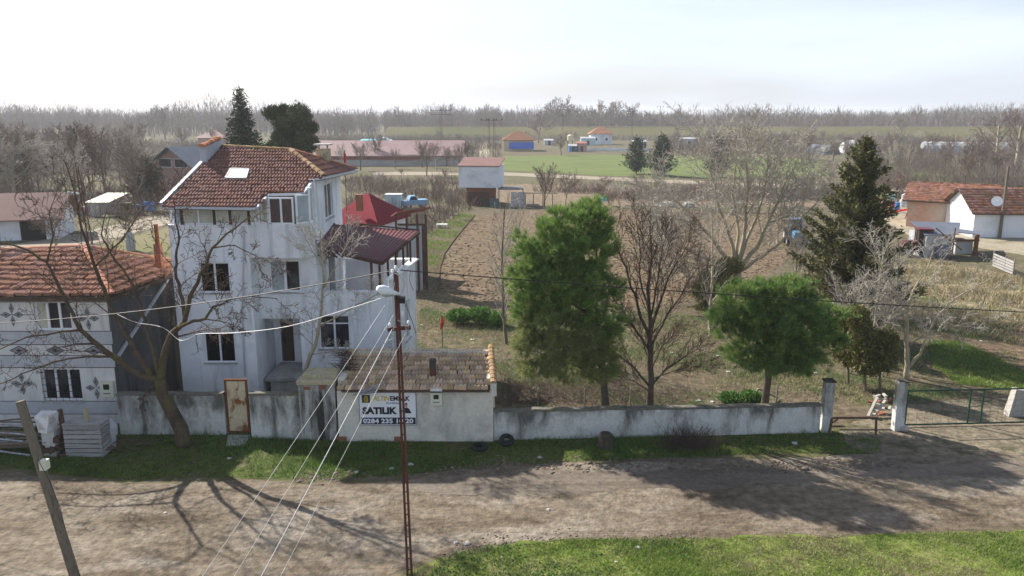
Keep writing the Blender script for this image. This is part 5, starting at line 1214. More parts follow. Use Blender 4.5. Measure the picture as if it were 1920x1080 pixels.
for pts, r0, r1 in (([(1136, 798, yb), (1134, 752, yb), (1130, 700, yb), (1126, 640, yb), (1118, 580, yb), (1105, 520, yb), (1085, 460, yb)], .19, .06), ([(1128, 690, yb), (1090, 640, yb - .4), (1040, 610, yb - .7)], .07, .02), ([(1130, 720, yb), (1090, 690, yb - .5), (1040, 670, yb - .9)], .06, .02), ([(1120, 600, yb), (1060, 560, yb - .3), (1000, 530, yb - .5)], .08, .02), ([(1115, 560, yb), (1120, 500, yb + .2), (1115, 440, yb + .1)], .07, .03)):
    P_ = [V(*q) for q in pts]; n_ = len(P_) - 1; k.tube(P_, [r0 + (r1 - r0) * i / n_ for i in range(n_ + 1)], 7)
part('trunk', k, MATS['bark_dark'], t, smooth=True)
BR = GY(1433, 30.2); t = thing('pine_tree', 'round topped dark green pine behind the right end of the long wall', 'tree', BR); yb = BR.y; o_ = np.array(BR)
rb = [bl(1450, 548, yb, 1.0, .7), bl(1395, 565, yb - .2, 1.05, .75), bl(1490, 560, yb, .95, .75), bl(1375, 600, yb - .3, .95, .7), bl(1440, 600, yb - .3, 1.3, .85), bl(1500, 610, yb, 1.0, .8), bl(1420, 645, yb - .4, .8, .55), bl(1480, 650, yb - .1, .95, .55), bl(1550, 600, yb + .4, .65, .65), bl(1552, 640, yb + .5, .55, .45)]
rb2 = [bl(1400, 668, yb - .3, .8, .45), bl(1520, 660, yb, .75, .5), bl(1455, 670, yb - .3, .9, .45), bl(1480, 690, yb - .2, .65, .35), bl(1440, 680, yb - .3, .6, .3), bl(1515, 685, yb, .5, .3)]
link('crown', tri_mesh('crown', needles(rb, 4300, 30, .24, .009, 3, .8, .38, .35) - o_, MATS['round_green']), t)
link('lower_boughs', tri_mesh('lower_boughs', needles(rb2, 900, 26, .24, .008, 4, .2, .5, .3) - o_, MATS['round_green']), t)
k = MB()
for pts, r0, r1 in (([(1433, 793, yb), (1434, 757, yb), (1440, 710, yb), (1443, 660, yb), (1448, 600, yb)], .18, .09), ([(1443, 665, yb), (1400, 620, yb - .3), (1370, 600, yb - .4)], .07, .02), ([(1444, 655, yb), (1490, 610, yb), (1540, 600, yb + .2)], .07, .02), ([(1440, 700, yb), (1480, 695, yb - .2), (1520, 690, yb)], .04, .01)):
    P_ = [V(*q) for q in pts]; n_ = len(P_) - 1; k.tube(P_, [r0 + (r1 - r0) * i / n_ for i in range(n_ + 1)], 7)
part('trunk', k, MATS['bark_dark'], t, smooth=True)
# tall dark cypress
def put(name, label, px, py, meshes, cat='tree', group=None, rz=0, sc=1):
    c = G(px, py); t = thing(name, label, cat, c, group); t.rotation_euler = (0, 0, rz); t.scale = (sc, sc, sc)
    for me in meshes: link(me.name.split('.')[0], me, t)
    return t
cb = G(1588, 640); ht = V(1582, 262, cb.y).z
put('cypress_tree', 'tall ragged olive green conifer right of the walnut tree', 1588, 640, conifer_meshes(5, ht, 2.8, 150, .0, .21, 'cypress_green', 'bark_walnut', .04, 15, .05, .45, .5, 10, .8))
put('cypress_tree', 'smaller olive conifer leaning right of the tall ragged conifer', 1620, 640, conifer_meshes(6, ht * .55, 1.0, 90, .0, .2, 'cypress_green', 'bark_walnut', .08, 9, .04, .8, .4, 8, .7))
def bush(name, label, px, py, blobs, m, n=500, size=.14, cat='shrub', w=.035, seed=1, trunks=(), k=8):
    c = G(px, py); t = thing(name, label, cat, c); rs = np.random.RandomState(seed); C = []; D = []
    for b in blobs:
        nn_ = int(n / len(blobs)); u = rs.normal(size=(nn_, 3)); u /= np.linalg.norm(u, axis=1, keepdims=True); C.append(np.array(b[:3]) + u * (rs.rand(nn_, 1) ** .4) * np.array([b[3], b[3], b[4]])); D.append(u * .4 + [0, 0, .9])
    link('crown' if cat == 'tree' else 'foliage', tri_mesh('foliage', flakes(np.concatenate(C), np.concatenate(D), k, size, w, rs) - np.array(c), MATS[m]), t)
    k2 = MB(); 
    for a_, b_, r in trunks: k2.tube([Vector(a_), Vector(a_).lerp(Vector(b_), .5), Vector(b_)], [r, r * .8, r * .4], 6)
    if trunks: part('trunk' if cat == 'tree' else 'stem', k2, MATS['bark'], t)
    return t
yj = G(1375, 560).y - 3
bush('juniper_tree', 'olive brown juniper between the bare tree and the round pine', 1330, 632, [bl(1345, 520, yj, 1.1, .7), bl(1320, 545, yj, .8, .8), bl(1365, 500, yj + 1, 1.0, .5), bl(1320, 585, yj, .5, .6)], 'juniper_green', 1300, .17, 'tree', trunks=((G(1330, 632), V(1335, 560, yj), .07),))
yk = G(1606, 730).y
for i, (px, py, bls, lab) in enumerate(((1590, 722, [(1592, 620, .55, .8), (1590, 660, .65, .6), (1585, 600, .4, .5)], 'yellow green juniper beside the right edge of the round pine'), (1622, 735, [(1618, 640, .6, .8), (1625, 680, .7, .55), (1610, 600, .4, .6)], 'yellow green juniper in the middle of the juniper row'), (1650, 738, [(1655, 670, .55, .7), (1662, 640, .4, .5)], 'smallest yellow green juniper next to the leaning gate post'))):
    yk = G(px, py).y; bush('juniper_tree', lab, px, py, [bl(a_, b_, yk, c_, d_) for a_, b_, c_, d_ in bls], 'juniper_green', 1100, .15, 'tree', seed=i + 3, trunks=((G(px, py), V(px, py - 70, yk), .07),))
bush('laurel_shrub', 'low bright green leafy shrub in the garden behind the shed', 890, 612, [bl(862, 592, G(870, 608).y, .8, .35), bl(900, 590, G(890, 608).y, .9, .4), bl(930, 598, G(930, 612).y, .6, .35)], 'grass_lush', 1500, .09, 'shrub', .05, 9)
bush('leafy_clump', 'small bright green leafy clump against the long wall below the round pine', 1395, 752, [bl(1370, 746, G(1395, 756).y, .5, .18), bl(1410, 744, G(1395, 756).y, .45, .2)], 'grass_lush', 500, .08, 'shrub', .05, 10)
# trees right behind the house
fb = Vector((-16.2, 62, 0))
put('fir_tree', 'tall dark fir tree behind the white house roof', 467, 430, conifer_meshes(8, V(467, 168, G(467, 430).y).z, 4.9, 150, .22, .36, 'fir_green', 'bark_dark', .08, 9, .07, .1, .22, 6, 1.05))
yq = G(545, 430).y
RQ = random.Random(3); lob = [bl(RQ.uniform(505, 580), RQ.uniform(212, 330), yq + RQ.uniform(-1.5, 1.5), RQ.uniform(.7, 1.5), RQ.uniform(.5, 1.1)) for _ in range(34)] + [bl(508, 212, yq, .5, .5), bl(530, 208, yq, .5, .45), bl(562, 210, yq, .5, .6), bl(583, 240, yq, .6, .5), bl(540, 300, yq, 2.6, 2.4)]
bush('pine_tree', 'broad dark olive pine behind the house ridge right of the fir', 545, 430, lob, 'fir_olive', 5200, .30, 'tree', .05, 12, ((G(545, 430), V(545, 260, yq), .35),), 9)
for i, (px, py, h, R_, lab) in enumerate(((1193, 326, 7.0, 2.6, 'small dark rounded conifer at the edge of the green crop field'), (1240, 330, 7.5, 2.8, 'dark loose conifer behind the walnut branches'), (1345, 332, 7.5, 2.2, 'dark conifer half hidden behind the walnut crown'), (278, 378, 5.6, 2.5, 'dark bushy evergreen beside the tarp covered stall'))):
    put('conifer', lab, px, py, conifer_meshes(60 + i, h, R_, 80, .0, .5, 'fir_green', 'bark_dark', .05, 7, .1, .5, .3, 3, .55))

# ------------------------------------------------------------------ thickets and far trees
MIDP = [bare_meshes(70 + i, 1.0 * 9, .16, dict(c_, nc=[13, 9, 6, 4]), 3, .55, (0, 0, 1), .02, 0, 'bark_walnut' if i % 2 else 'bark', 'twig' if i % 3 else 'twig_pale') for i, c_ in enumerate((VASE, WIDE, VASE, WIDE, VASE))]
RT = random.Random(99)
def midtree(px, py, h, label, group, y=None, proto=None):
    c = G(px, py); a_, b_ = MIDP[proto if proto is not None else RT.randrange(5)]; s = h / 9
    t = thing('bare_tree', label, 'tree', c, group); t.rotation_euler = (0, 0, RT.uniform(0, 6.28)); t.scale = (s * RT.uniform(.85, 1.2), s * RT.uniform(.85, 1.2), s)
    link('trunk', a_, t); link('crown', b_, t); return t
gl_ = 'bare trees of the thicket at the left'
for i in range(75):
    px = RT.uniform(-60, 350); py = RT.uniform(300, 392); 
    if px > 270 and py > 330: continue
    D_ = G(px, py).y; tgt = RT.uniform(198, 250) if px < 320 else RT.uniform(235, 270)
    midtree(px, py, max(4, V(px, tgt, D_).z), 'grey brown bare tree in the dense thicket left of the fir', gl_)
midtree(22, 372, 9.5, 'dark bare tree with double trunk at the far left edge', None, proto=1)
for i, (px, py, h, lab) in enumerate(((1020, 392, 7, 'bare vase shaped tree left of the pair beyond the garden'), (1060, 388, 6.5, 'bare vase shaped tree right of the pair beyond the garden'), (800, 330, 7.5, 'broad bare willow between the long barn and the white hut'), (845, 325, 7.0, 'bare bush like tree left of the white hut roof'), (820, 400, 4.2, 'tangled bare bush right of the red roofed annex'), (850, 410, 3.8, 'low tangled bare bush nearest the garden edge'), (1125, 385, 3.5, 'small bare fruit tree in the brown field'), (1150, 388, 3.2, 'tiny bare fruit tree near the blue scrap'), (1645, 396, 7, 'bare tree left of the brick farmhouse'), (1680, 392, 6, 'bare tree close behind the barrels'), (1810, 345, 9.5, 'tall bare tree with pale trunk behind the brick farmhouse'), (1770, 330, 8, 'bare tree in the meadow behind the farm'), (690, 250, 11, 'tall bare tree rising above the long barn'), (600, 262, 9, 'bare tree right of the dark pine'), (645, 262, 8, 'dark bare tree above the far red roof sheds'), (250, 470, 6.0, 'bare tree by the lane between the two houses'), (110, 480, 5.5, 'bare tree before the sheet roofed farmhouse'))):
    midtree(px, py, h, lab, None)
for i in range(26):
    px = RT.uniform(1600, 1990); py = RT.uniform(282, 352); midtree(px, py, RT.uniform(5, 8.5), 'brown bare tree in the scrub belt behind the right farm', 'bare trees of the right scrub belt')
for i in range(16):
    px = RT.uniform(1100, 1600); py = RT.uniform(352, 398); midtree(px, py, RT.uniform(2.5, 4.5), 'low bare bush along the field track hedge', 'bushes along the field track')
for i, px in enumerate((600, 640, 676, 706, 742, 770, 792, 818, 838, 862, 880)):
    midtree(px, 306 + (i * 7) % 17, 5.5 + (i * 5) % 4, 'bare tree standing in the row before the long barn wall', 'trees before the long barn')
for i in range(16):
    px = RT.uniform(640, 900); py = RT.uniform(330, 382); midtree(px, py, RT.uniform(2.2, 4.2), 'scrubby bare bush on the waste ground behind the annex', 'bushes behind the annex')
FARP = []
for i in range(7):
    R_ = random.Random(200 + i); T_ = {}; c_ = dict(VASE if i % 3 else WIDE); c_['rmin'] = .05; c_['nc'] = [14, 8, 5, 3]; c_['ang'] = [.5 + .05 * i, .55, .6, .7]; c_['lr'] = [.75, .5, .45, .4]
    grow(T_, Vector((0, 0, 0)), Vector((0, 0, 1)), 7.0, .3, 0, c_, R_, 3)
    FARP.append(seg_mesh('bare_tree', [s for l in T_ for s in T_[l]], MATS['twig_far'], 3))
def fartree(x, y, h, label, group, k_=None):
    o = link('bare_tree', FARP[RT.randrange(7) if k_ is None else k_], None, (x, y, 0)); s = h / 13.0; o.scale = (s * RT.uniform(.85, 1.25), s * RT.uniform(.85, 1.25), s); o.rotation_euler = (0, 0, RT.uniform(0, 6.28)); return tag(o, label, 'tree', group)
def atpx(px, y): return (px - 960) / FPX * (y * math.cos(PITCH) + CH * math.sin(PITCH))
for px, py, y, lab in ((748, 188, 455, 'round crowned pale tree alone beyond the long barn'), (840, 180, 470, 'pale tree left of the double armed mast on the horizon'), (905, 182, 480, 'left one of two pale trees right of the double armed mast'), (930, 186, 470, 'right one of two pale trees behind the paired masts'),
                       (1040, 172, 450, 'tallest pale tree at the left of the horizon grove'), (1062, 165, 455, 'second tall pale tree of the horizon grove'), (1085, 178, 470, 'third pale tree of the horizon grove'), (1120, 176, 460, 'pale tree in the middle of the horizon grove'), (1150, 174, 455, 'pale tree right of the middle of the horizon grove'), (1182, 180, 450, 'last pale tree at the right of the horizon grove'),
                       (1222, 192, 470, 'round pale tree just right of the horizon grove'), (1272, 198, 500, 'small pale tree farther right of the horizon grove'), (1580, 205, 420, 'pale tree behind the tall ragged conifer'), (1688, 200, 400, 'round pale tree on the horizon between conifer and big right tree'), (1010, 195, 330, 'dark bare tree in front of the horizon grove at its left'), (310, 182, 380, 'slim bare trees peak above the left thicket'), (290, 190, 400, 'bare tree left of the slim peak above the thicket'), (640, 205, 420, 'hazy bare tree above the barn at the left')):
    h = V(px, py, y).z; fartree(atpx(px, y), y, h, lab, None)
for px, py, y, lab in ((1868, 160, 190, 'tall dark bare tree near the right edge against the sky'), (1905, 152, 185, 'tallest bare tree at the right edge against the sky')):
    c = Vector((atpx(px, y), y, 0)); h = V(px, py, y).z; t = thing('bare_tree', lab, 'tree', c); a_, b_ = bare_meshes(int(px), h, .5, WIDE if px < 1900 else VASE, 3, .5, (0, 0, 1), .035, 0, 'bark_walnut', 'twig'); link('trunk', a_, t); link('crown', b_, t)
for i in range(50):
    y = RT.uniform(430, 640); px = RT.uniform(560, 1940); fartree(atpx(px, y), y, RT.uniform(8, 15), 'pale hazy bare tree in the belt beyond the flood bank', 'trees beyond the flood bank')
for i in range(30):
    y = RT.uniform(230, 520); px = RT.uniform(-40, 600); fartree(atpx(px, y), y, RT.uniform(8, 12), 'hazy bare tree in the wood beyond the left thicket', 'trees beyond the left thicket')
for i in range(26):
    y = RT.uniform(225, 380); px = RT.uniform(600, 1640); fartree(atpx(px, y), y, RT.uniform(5, 8), 'small bare tree near the farm sheds before the flood bank', 'trees before the flood bank')
for i in range(44):
    px = RT.uniform(1270, 1930); py = RT.uniform(262, 310); midtree(px, py, RT.uniform(6, 9.5), 'brown bare tree in the belt between crop field and flood bank', 'bare trees before the right flood bank')
# the distant wood that reads as one mass
rs = np.random.RandomState(5); S = []
for i in range(4200):
    y = rs.uniform(600, 1500) if i % 5 < 2 else rs.uniform(424, 620); px = rs.uniform(-150, 2070); x = atpx(px, y); h = (10.5 + 9 * noise.noise(Vector((x * .018, y * .006, 4))) + rs.uniform(-3, 3.5)) * (1.15 if px < 560 else 1.0)
    S.append((x, y, 0, x + rs.uniform(-.5, .5), y, h * .8, .3, .12)); R2 = h * rs.uniform(.25, .4)
    q = rs.normal(size=(44, 3)); q /= np.linalg.norm(q, axis=1, keepdims=True); q *= rs.rand(44, 1) ** .4
    P0_ = np.array([x, y, h * .58]) + q * np.array([R2, R2, h * .42]); P1_ = P0_ + q * np.array([1.2, 1.2, .8]) + rs.normal(0, .5, (44, 3)) + np.array([0, 0, 1.6])
    for a_, b_ in zip(P0_, P1_): S.append((*a_, *b_, .13, .05))
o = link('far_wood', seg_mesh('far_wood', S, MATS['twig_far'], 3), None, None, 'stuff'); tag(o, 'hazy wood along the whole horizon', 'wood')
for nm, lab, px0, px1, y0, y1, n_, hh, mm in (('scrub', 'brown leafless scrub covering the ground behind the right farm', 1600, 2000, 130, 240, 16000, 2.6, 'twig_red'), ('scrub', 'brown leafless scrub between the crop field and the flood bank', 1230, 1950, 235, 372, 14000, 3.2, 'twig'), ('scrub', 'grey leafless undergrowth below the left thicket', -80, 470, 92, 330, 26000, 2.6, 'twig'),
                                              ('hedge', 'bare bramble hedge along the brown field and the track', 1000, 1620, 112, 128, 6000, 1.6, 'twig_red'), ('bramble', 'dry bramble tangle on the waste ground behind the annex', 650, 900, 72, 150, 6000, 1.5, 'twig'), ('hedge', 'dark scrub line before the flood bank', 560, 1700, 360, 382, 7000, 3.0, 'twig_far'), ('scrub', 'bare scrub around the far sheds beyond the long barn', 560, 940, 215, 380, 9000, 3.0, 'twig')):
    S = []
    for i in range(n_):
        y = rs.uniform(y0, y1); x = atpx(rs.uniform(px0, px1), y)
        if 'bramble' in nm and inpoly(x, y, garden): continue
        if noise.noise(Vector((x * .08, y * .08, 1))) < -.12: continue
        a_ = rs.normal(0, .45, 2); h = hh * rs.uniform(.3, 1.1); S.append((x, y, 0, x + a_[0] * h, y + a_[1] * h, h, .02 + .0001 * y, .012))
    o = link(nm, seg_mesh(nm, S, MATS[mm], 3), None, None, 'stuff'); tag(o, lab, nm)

# ------------------------------------------------------------------ farm buildings
def house(name, label, cat, c, w_, d_, h_, rise, yaw, wm, rm, roof='gable', over=.4, wins=(), doors=(), z0=0, under='roof_under', tiles=False):
    """c: ground centre. wins/doors: (side, along, z0, w, h) side 0 front 1 right 2 back 3 left"""
    t = thing(name, label, cat, c); R3 = Matrix.Rotation(yaw, 3, 'Z'); c = Vector(c)
    def W(x, y, z): return c + R3 @ Vector((x, y, z))
    k = MB(); hw, hd = w_ / 2, d_ / 2
    k.hexa([W(*q) for q in ((-hw, -hd, z0), (hw, -hd, z0), (hw, hd, z0), (-hw, hd, z0), (-hw, -hd, h_), (hw, -hd, h_), (hw, hd, h_), (-hw, hd, h_))])
    if roof == 'gable':
        k.add([W(*q) for q in ((-hw, -hd, h_), (-hw, hd, h_), (-hw, 0, h_ + rise - .02))], [(0, 1, 2)]); k.add([W(*q) for q in ((hw, -hd, h_), (hw, 0, h_ + rise - .02), (hw, hd, h_))], [(0, 1, 2)])
    if roof == 'gable_y':
        k.add([W(*q) for q in ((-hw, -hd, h_), (0, -hd, h_ + rise - .02), (hw, -hd, h_))], [(0, 2, 1)]); k.add([W(*q) for q in ((-hw, hd, h_), (hw, hd, h_), (0, hd, h_ + rise - .02))], [(0, 1, 2)])
    part('wall', k, MATS[wm], t); r = MB(); ow, od = hw + over, hd + over; sl_ = rise / hd * over; ez = h_ - sl_ + .03
    sx_ = rise / hw * over; ex = h_ - sx_ + .03
    if roof == 'gable':
        planes = [[W(-ow, -od, ez), W(ow, -od, ez), W(ow, 0, h_ + rise), W(-ow, 0, h_ + rise)], [W(ow, od, ez), W(-ow, od, ez), W(-ow, 0, h_ + rise), W(ow, 0, h_ + rise)]]
    elif roof == 'gable_y':
        planes = [[W(-ow, od, ex), W(-ow, -od, ex), W(0, -od, h_ + rise), W(0, od, h_ + rise)], [W(ow, -od, ex), W(ow, od, ex), W(0, od, h_ + rise), W(0, -od, h_ + rise)]]
    elif roof == 'hip':
        q = max(.1, hw - hd); planes = [[W(-ow, -od, ez), W(ow, -od, ez), W(q, 0, h_ + rise), W(-q, 0, h_ + rise)], [W(ow, od, ez), W(-ow, od, ez), W(-q, 0, h_ + rise), W(q, 0, h_ + rise)], [W(ow, -od, ez), W(ow, od, ez), W(q, 0, h_ + rise)], [W(-ow, od, ez), W(-ow, -od, ez), W(-q, 0, h_ + rise)]]
    else:
        planes = [[W(-ow, -od, h_ + .02), W(ow, -od, h_ + .02), W(ow, od, h_ + rise), W(-ow, od, h_ + rise)]]
    for p_ in planes: r.slab(p_, .1)
    ro = part('roof', r, MATS[under if tiles else rm], t)
    if tiles:
        te = tiles; me_ = tile_mesh('roof_tile', te[0], te[1], .05, MATS[rm])
        for pi_, p_ in enumerate(planes):
            u_ = (p_[1] - p_[0]).normalized(); n_ = u_.cross(p_[2] - p_[1]).normalized(); v_ = n_.cross(u_)
            lay_tiles(ro, p_[0], u_, v_, n_, p_, te[0], te[1], me_, MATS[rm], cap=0, jit=.01, seed=pi_)
    for kind, lst in (('window', wins), ('door', doors)):
        for it in lst:
            sd, al_, z_, ww, hh = it[:5]; mm = it[5] if len(it) > 5 else ('glass' if kind == 'window' else 'green_door')
            def S_(a_, o_, z__): return {0: W(a_, -hd - o_, z__), 1: W(hw + o_, a_, z__), 2: W(-a_, hd + o_, z__), 3: W(-hw - o_, -a_, z__)}[sd]
            f = MB(); a0, a1 = al_ - ww / 2, al_ + ww / 2
            f.hexa([S_(a0, .01, z_), S_(a1, .01, z_), S_(a1, -.06, z_), S_(a0, -.06, z_), S_(a0, .01, z_ + hh), S_(a1, .01, z_ + hh), S_(a1, -.06, z_ + hh), S_(a0, -.06, z_ + hh)])
            if kind == 'window':
                fr_ = part('window', f, MATS['pvc'], t); g_ = MB(); e_ = .08
                g_.hexa([S_(a0 + e_, .02, z_ + e_), S_(a1 - e_, .02, z_ + e_), S_(a1 - e_, .011, z_ + e_), S_(a0 + e_, .011, z_ + e_), S_(a0 + e_, .02, z_ + hh - e_), S_(a1 - e_, .02, z_ + hh - e_), S_(a1 - e_, .011, z_ + hh - e_), S_(a0 + e_, .011, z_ + hh - e_)])
                part('pane', g_, MATS[mm], fr_)
            else: part('door', f, MATS[mm], t)
    return t
# red roofed annex behind the white house
c = V(700, 430, 56); house('annex_house', 'small white annex with deep red hipped metal roof and a chimney behind the white house', 'house', (V(688, 400, 58).x, 58.5, 0), 3.6, 5.6, 4.6, 1.7, math.radians(-14), 'lime_wall', 'crimson_sheet', 'hip', .35, wins=((1, 0, 2.2, .9, 1.1),))
k = MB(); q = V(674, 374, 56); k.box(q.x - .22, q.x + .22, 55.8, 56.2, q.z - .8, q.z + .35); single('annex_chimney', k, MATS['old_brick'], 'brick chimney rising from the red annex roof', 'chimney', (q.x, 56, q.z - .8))
LS = thing('scrap_lean_to', 'open lean-to of rusty sheets and boards right of the red roofed annex', 'shed', V(770, 430, 52) * 1)
k = MB(); a0 = V(738, 402, 54); a1 = V(800, 392, 55); k.bar(a0, a1, 1.6, .06, up=(0, .3, 1)); part('roof_sheet', k, MATS['rust_sheet'], LS)
for px in (742, 762, 782, 798): k = MB(); q = V(px, 402, 54); k.bar((q.x, 54, 0), (q.x, 54, q.z), .14); part('post', k, MATS['dark_wood'], LS)
k = MB(); q = V(742, 425, 54.1); q2 = V(790, 425, 54.1); k.box(q.x, q2.x, 54.1, 54.2, 0, V(760, 424, 54).z); part('back_board', k, MATS['stucco_grey'], LS)
k = MB(); q = V(740, 425, 55); q2 = V(795, 408, 55); k.box(q.x, q2.x, 56.4, 56.5, 0, q2.z - .6); part('rear_wall', k, MATS['dark_wood'], LS)
# white hut
hc = G(902, 386); hx = hc.x; hy = hc.y + 3
house('white_hut', 'plain white upper storey hut with reddish sheet roof on brick base', 'hut', (hx, hy, 0), 5.4, 4.2, V(902, 311, hy - 2).z, .9, math.radians(-9), 'lime_wall', 'hut_sheet', 'shed', .15, z0=V(902, 352, hy - 2).z)
k = MB(); z_ = V(902, 353, hy - 2).z; k.box(hx - 2.0, hx + 1.9, hy - 1.6, hy + 2, 0, z_); single('brick_store', k, MATS['old_brick'], 'low brick store beneath the white hut', 'store', (hx, hy, 0))
k = MB(); k.box(hx + 2.2, hx + 5.6, hy - 2, hy + 1, z_ - .2, z_ - .05); 
for dx in (2.3, 5.5): k.box(hx + dx, hx + dx + .12, hy - 1.9, hy - 1.8, 0, z_ - .2)
single('flat_awning', k, MATS['grey_sheet'], 'flat grey awning reaching right from the white hut', 'awning', (hx + 4, hy, 0))
for i, (px0, px1, py0, py1, mm, lab) in enumerate(((878, 918, 360, 386, 'dark_wood', 'dark plank enclosure below the white hut'), (918, 935, 372, 388, 'green_door', 'dark green board panel right of the brick store'), (958, 984, 360, 388, 'tin', 'upright grey metal sheet left of the yard trellis'))):
    a_ = G(px0, py1); x1_ = G(px1, py1).x; k = MB(); k.box(a_.x, x1_, a_.y, a_.y + .1, 0, V(px0, py0, a_.y).z); single('fence_panel', k, MATS[mm], lab, 'panel', a_)
TRL = thing('yard_trellis', 'low timber trellis frame beside the upright metal sheet', 'trellis', G(1000, 388))
for px in (985, 1000, 1018, 1036): a_ = G(px, 388); k = MB(); k.box(a_.x - .06, a_.x + .06, a_.y, a_.y + .1, 0, V(px, 364, a_.y).z); part('post', k, MATS['old_wood'], TRL)
a_ = G(980, 388); k = MB(); zt = V(1000, 363, a_.y).z; k.box(a_.x, G(1045, 388).x, a_.y - .02, a_.y + .14, zt, zt + .12); part('rail', k, MATS['old_wood'], TRL)
k = MB(); a_ = G(723, 392); a2 = G(752, 392); zt = V(735, 366, a_.y).z; k.box(a_.x, a2.x, a_.y, a_.y + 1.6, 0, zt); cb_ = single('white_cabin', k, MATS['pale_blue'], 'small pale glazed cabin left of the blue pickup', 'cabin', a_)
k = MB(); k.box(a_.x - .08, a2.x + .08, a_.y - .08, a_.y + 1.7, zt, zt + .1); part('roof', k, MATS['white_paint'], cb_)
k = MB(); xm = (a_.x + a2.x) / 2; k.box(xm - .25, xm + .45, a_.y - .04, a_.y - .005, .05, zt - .25); part('door', k, MATS['glass_blue'], cb_)
def vehicle(name, label, cat, c, yaw, L_, Wd, body, kind='pickup', s=1.0):
    t = thing(name, label, cat, c); R3 = Matrix.Rotation(yaw, 3, 'Z'); c = Vector(c)
    def W(x, y, z): return c + R3 @ Vector((x, y, z))
    def bx(k, x0, x1, y0, y1, z0, z1, tx=0, ty=0): k.hexa([W(x0, y0, z0), W(x1, y0, z0), W(x1, y1, z0), W(x0, y1, z0), W(x0 + tx, y0 + ty, z1), W(x1 - tx, y0 + ty, z1), W(x1 - tx, y1 - ty, z1), W(x0 + tx, y1 - ty, z1)])
    h = Wd / 2
    if kind == 'pickup':
        k = MB(); bx(k, -L_ / 2, L_ / 2, -h, h, .45, 1.0, .05, .03); bx(k, -L_ / 2 + .05, L_ * .06, -h + .05, h - .05, 1.001, 1.1); part('body', k, MATS[body], t)
        k = MB(); bx(k, -L_ * .08, L_ * .3, -h + .06, h - .06, 1.0, 1.62, .28, .12); part('cabin', k, MATS[body], t)
        k = MB(); bx(k, -L_ * .06, L_ * .28, -h + .05, h - .05, 1.12, 1.52, .27, .1); part('window', k, MATS['glass'], t)
        wl_ = ((-.3, .36), (.32, .36))
    else:
        k = MB(); bx(k, .1, L_ / 2, -.35, .35, .75, 1.35, .05, .05); bx(k, -.6, .1, -.5, .5, .6, 1.2); part('body', k, MATS[body], t)
        k = MB(); 
        for x in (-.9, .1):
            for y in (-.55, .55): bx(k, x - .04, x + .04, y - .04, y + .04, 1.2, 2.3)
        bx(k, -1.0, .2, -.65, .65, 2.3, 2.42); part('cab', k, MATS[body], t)
        k = MB(); bx(k, -.84, .04, -.52, .52, 1.25, 2.25); part('window', k, MATS['glass'], t)
        wl_ = ((-.22, .75), (.36, .42))
    for fx, r_ in wl_:
        for sy in (-1, 1):
            k = MB(); p0 = W(fx * L_, sy * h * .98, r_); p1 = W(fx * L_, sy * h * .72, r_); k.tube([p0, p1], r_, 14); wh = part('wheel', k, MATS['rubber'], t)
            k = MB(); k.tube([W(fx * L_, sy * h * 1.0, r_), W(fx * L_, sy * h * .9, r_)], r_ * .5, 10); part('rim', k, MATS['tin'], wh)
    if kind == 'pickup':
        for sy in (-1, 1): k = MB(); k.tube([W(L_ / 2 - .02, sy * h * .7, .8), W(L_ / 2 + .02, sy * h * .7, .8)], .1, 8); part('headlight', k, MATS['dish_white'], t)
    return t
vehicle('pickup_truck', 'light blue pickup parked between pale cabin and tangled bush', 'pickup', G(778, 390), math.radians(205), 3.3, 1.5, 'car_blue')
vehicle('tractor', 'blue tractor half hidden between walnut and tall conifer', 'tractor', G(1490, 458), math.radians(-100), 3.2, 1.9, 'car_blue', 'tractor')
vehicle('tractor', 'dark red tractor beside the grey tin shed at the right', 'tractor', G(1718, 480), math.radians(170), 2.4, 1.5, 'maroon_sheet', 'tractor')
# long barn with pinkish roof
yb_ = 188; x0_ = V(560, 300, yb_).x; x1_ = V(862, 300, yb_).x
house('long_barn', 'long low barn with faded pink sheet roof behind the white house', 'barn', ((x0_ + x1_) / 2, yb_ + 8, 0), x1_ - x0_, 16, V(700, 290, yb_).z, 3.0, math.radians(1.5), 'grey_wall', 'pink_sheet', 'gable', .8, doors=((0, 12, 0, 2.5, 2.6, 'tin'),))
k = MB(); k.box(x0_ + 4, x1_ - 9, yb_ - .3, yb_ - .1, V(700, 292, yb_).z - .9, V(700, 290, yb_).z - .02); single('barn_shutter_band', k, MATS['rust_sheet'], 'rusty sheet band under the long barn eaves', 'cladding', (x0_ + 4, yb_, 3))
yb_ = 235; house('far_shed', 'far low shed with red roof beyond the long barn', 'shed', (V(648, 262, yb_).x, yb_, 0), 10, 6, 2.6, 1.3, 0, 'pink_wall', 'pink_sheet', 'gable', .5, wins=((0, -3, .8, 1, 1), (0, 1, .8, 1, 1)))
house('far_shed', 'turquoise box shed beyond the long barn', 'shed', (V(690, 262, 240).x, 240, 0), 4.0, 4, 4.2, .3, 0, 'turquoise', 'turquoise', 'shed', .1)
house('far_shed', 'pale blue gabled shed beyond the long barn', 'shed', (V(718, 262, 245).x, 245, 0), 6.5, 6, 3.6, 1.4, 0, 'pale_blue', 'pale_blue', 'gable_y', .3, doors=((0, 0, 0, 1.6, 2.0, 'white_paint'),))
yb_ = 262; house('far_house', 'far house with orange hip roof and blue tarpaulin front', 'house', (V(972, 262, yb_).x, yb_ + 4, 0), 9.5, 8, 4.0, 2.4, 0, 'cream_wall', 'far_tile', 'hip', .8, z0=0)
k = MB(); q0 = V(955, 279, yb_ - 1); q1 = V(1001, 267, yb_ - 1); k.box(q0.x, q1.x, yb_ - 1.2, yb_ - 1, q0.z, q1.z); single('blue_tarpaulin', k, MATS['blue_tarp'], 'bright blue tarpaulin hung before the orange roofed far house', 'tarpaulin', (q0.x, yb_ - 1.1, 0))
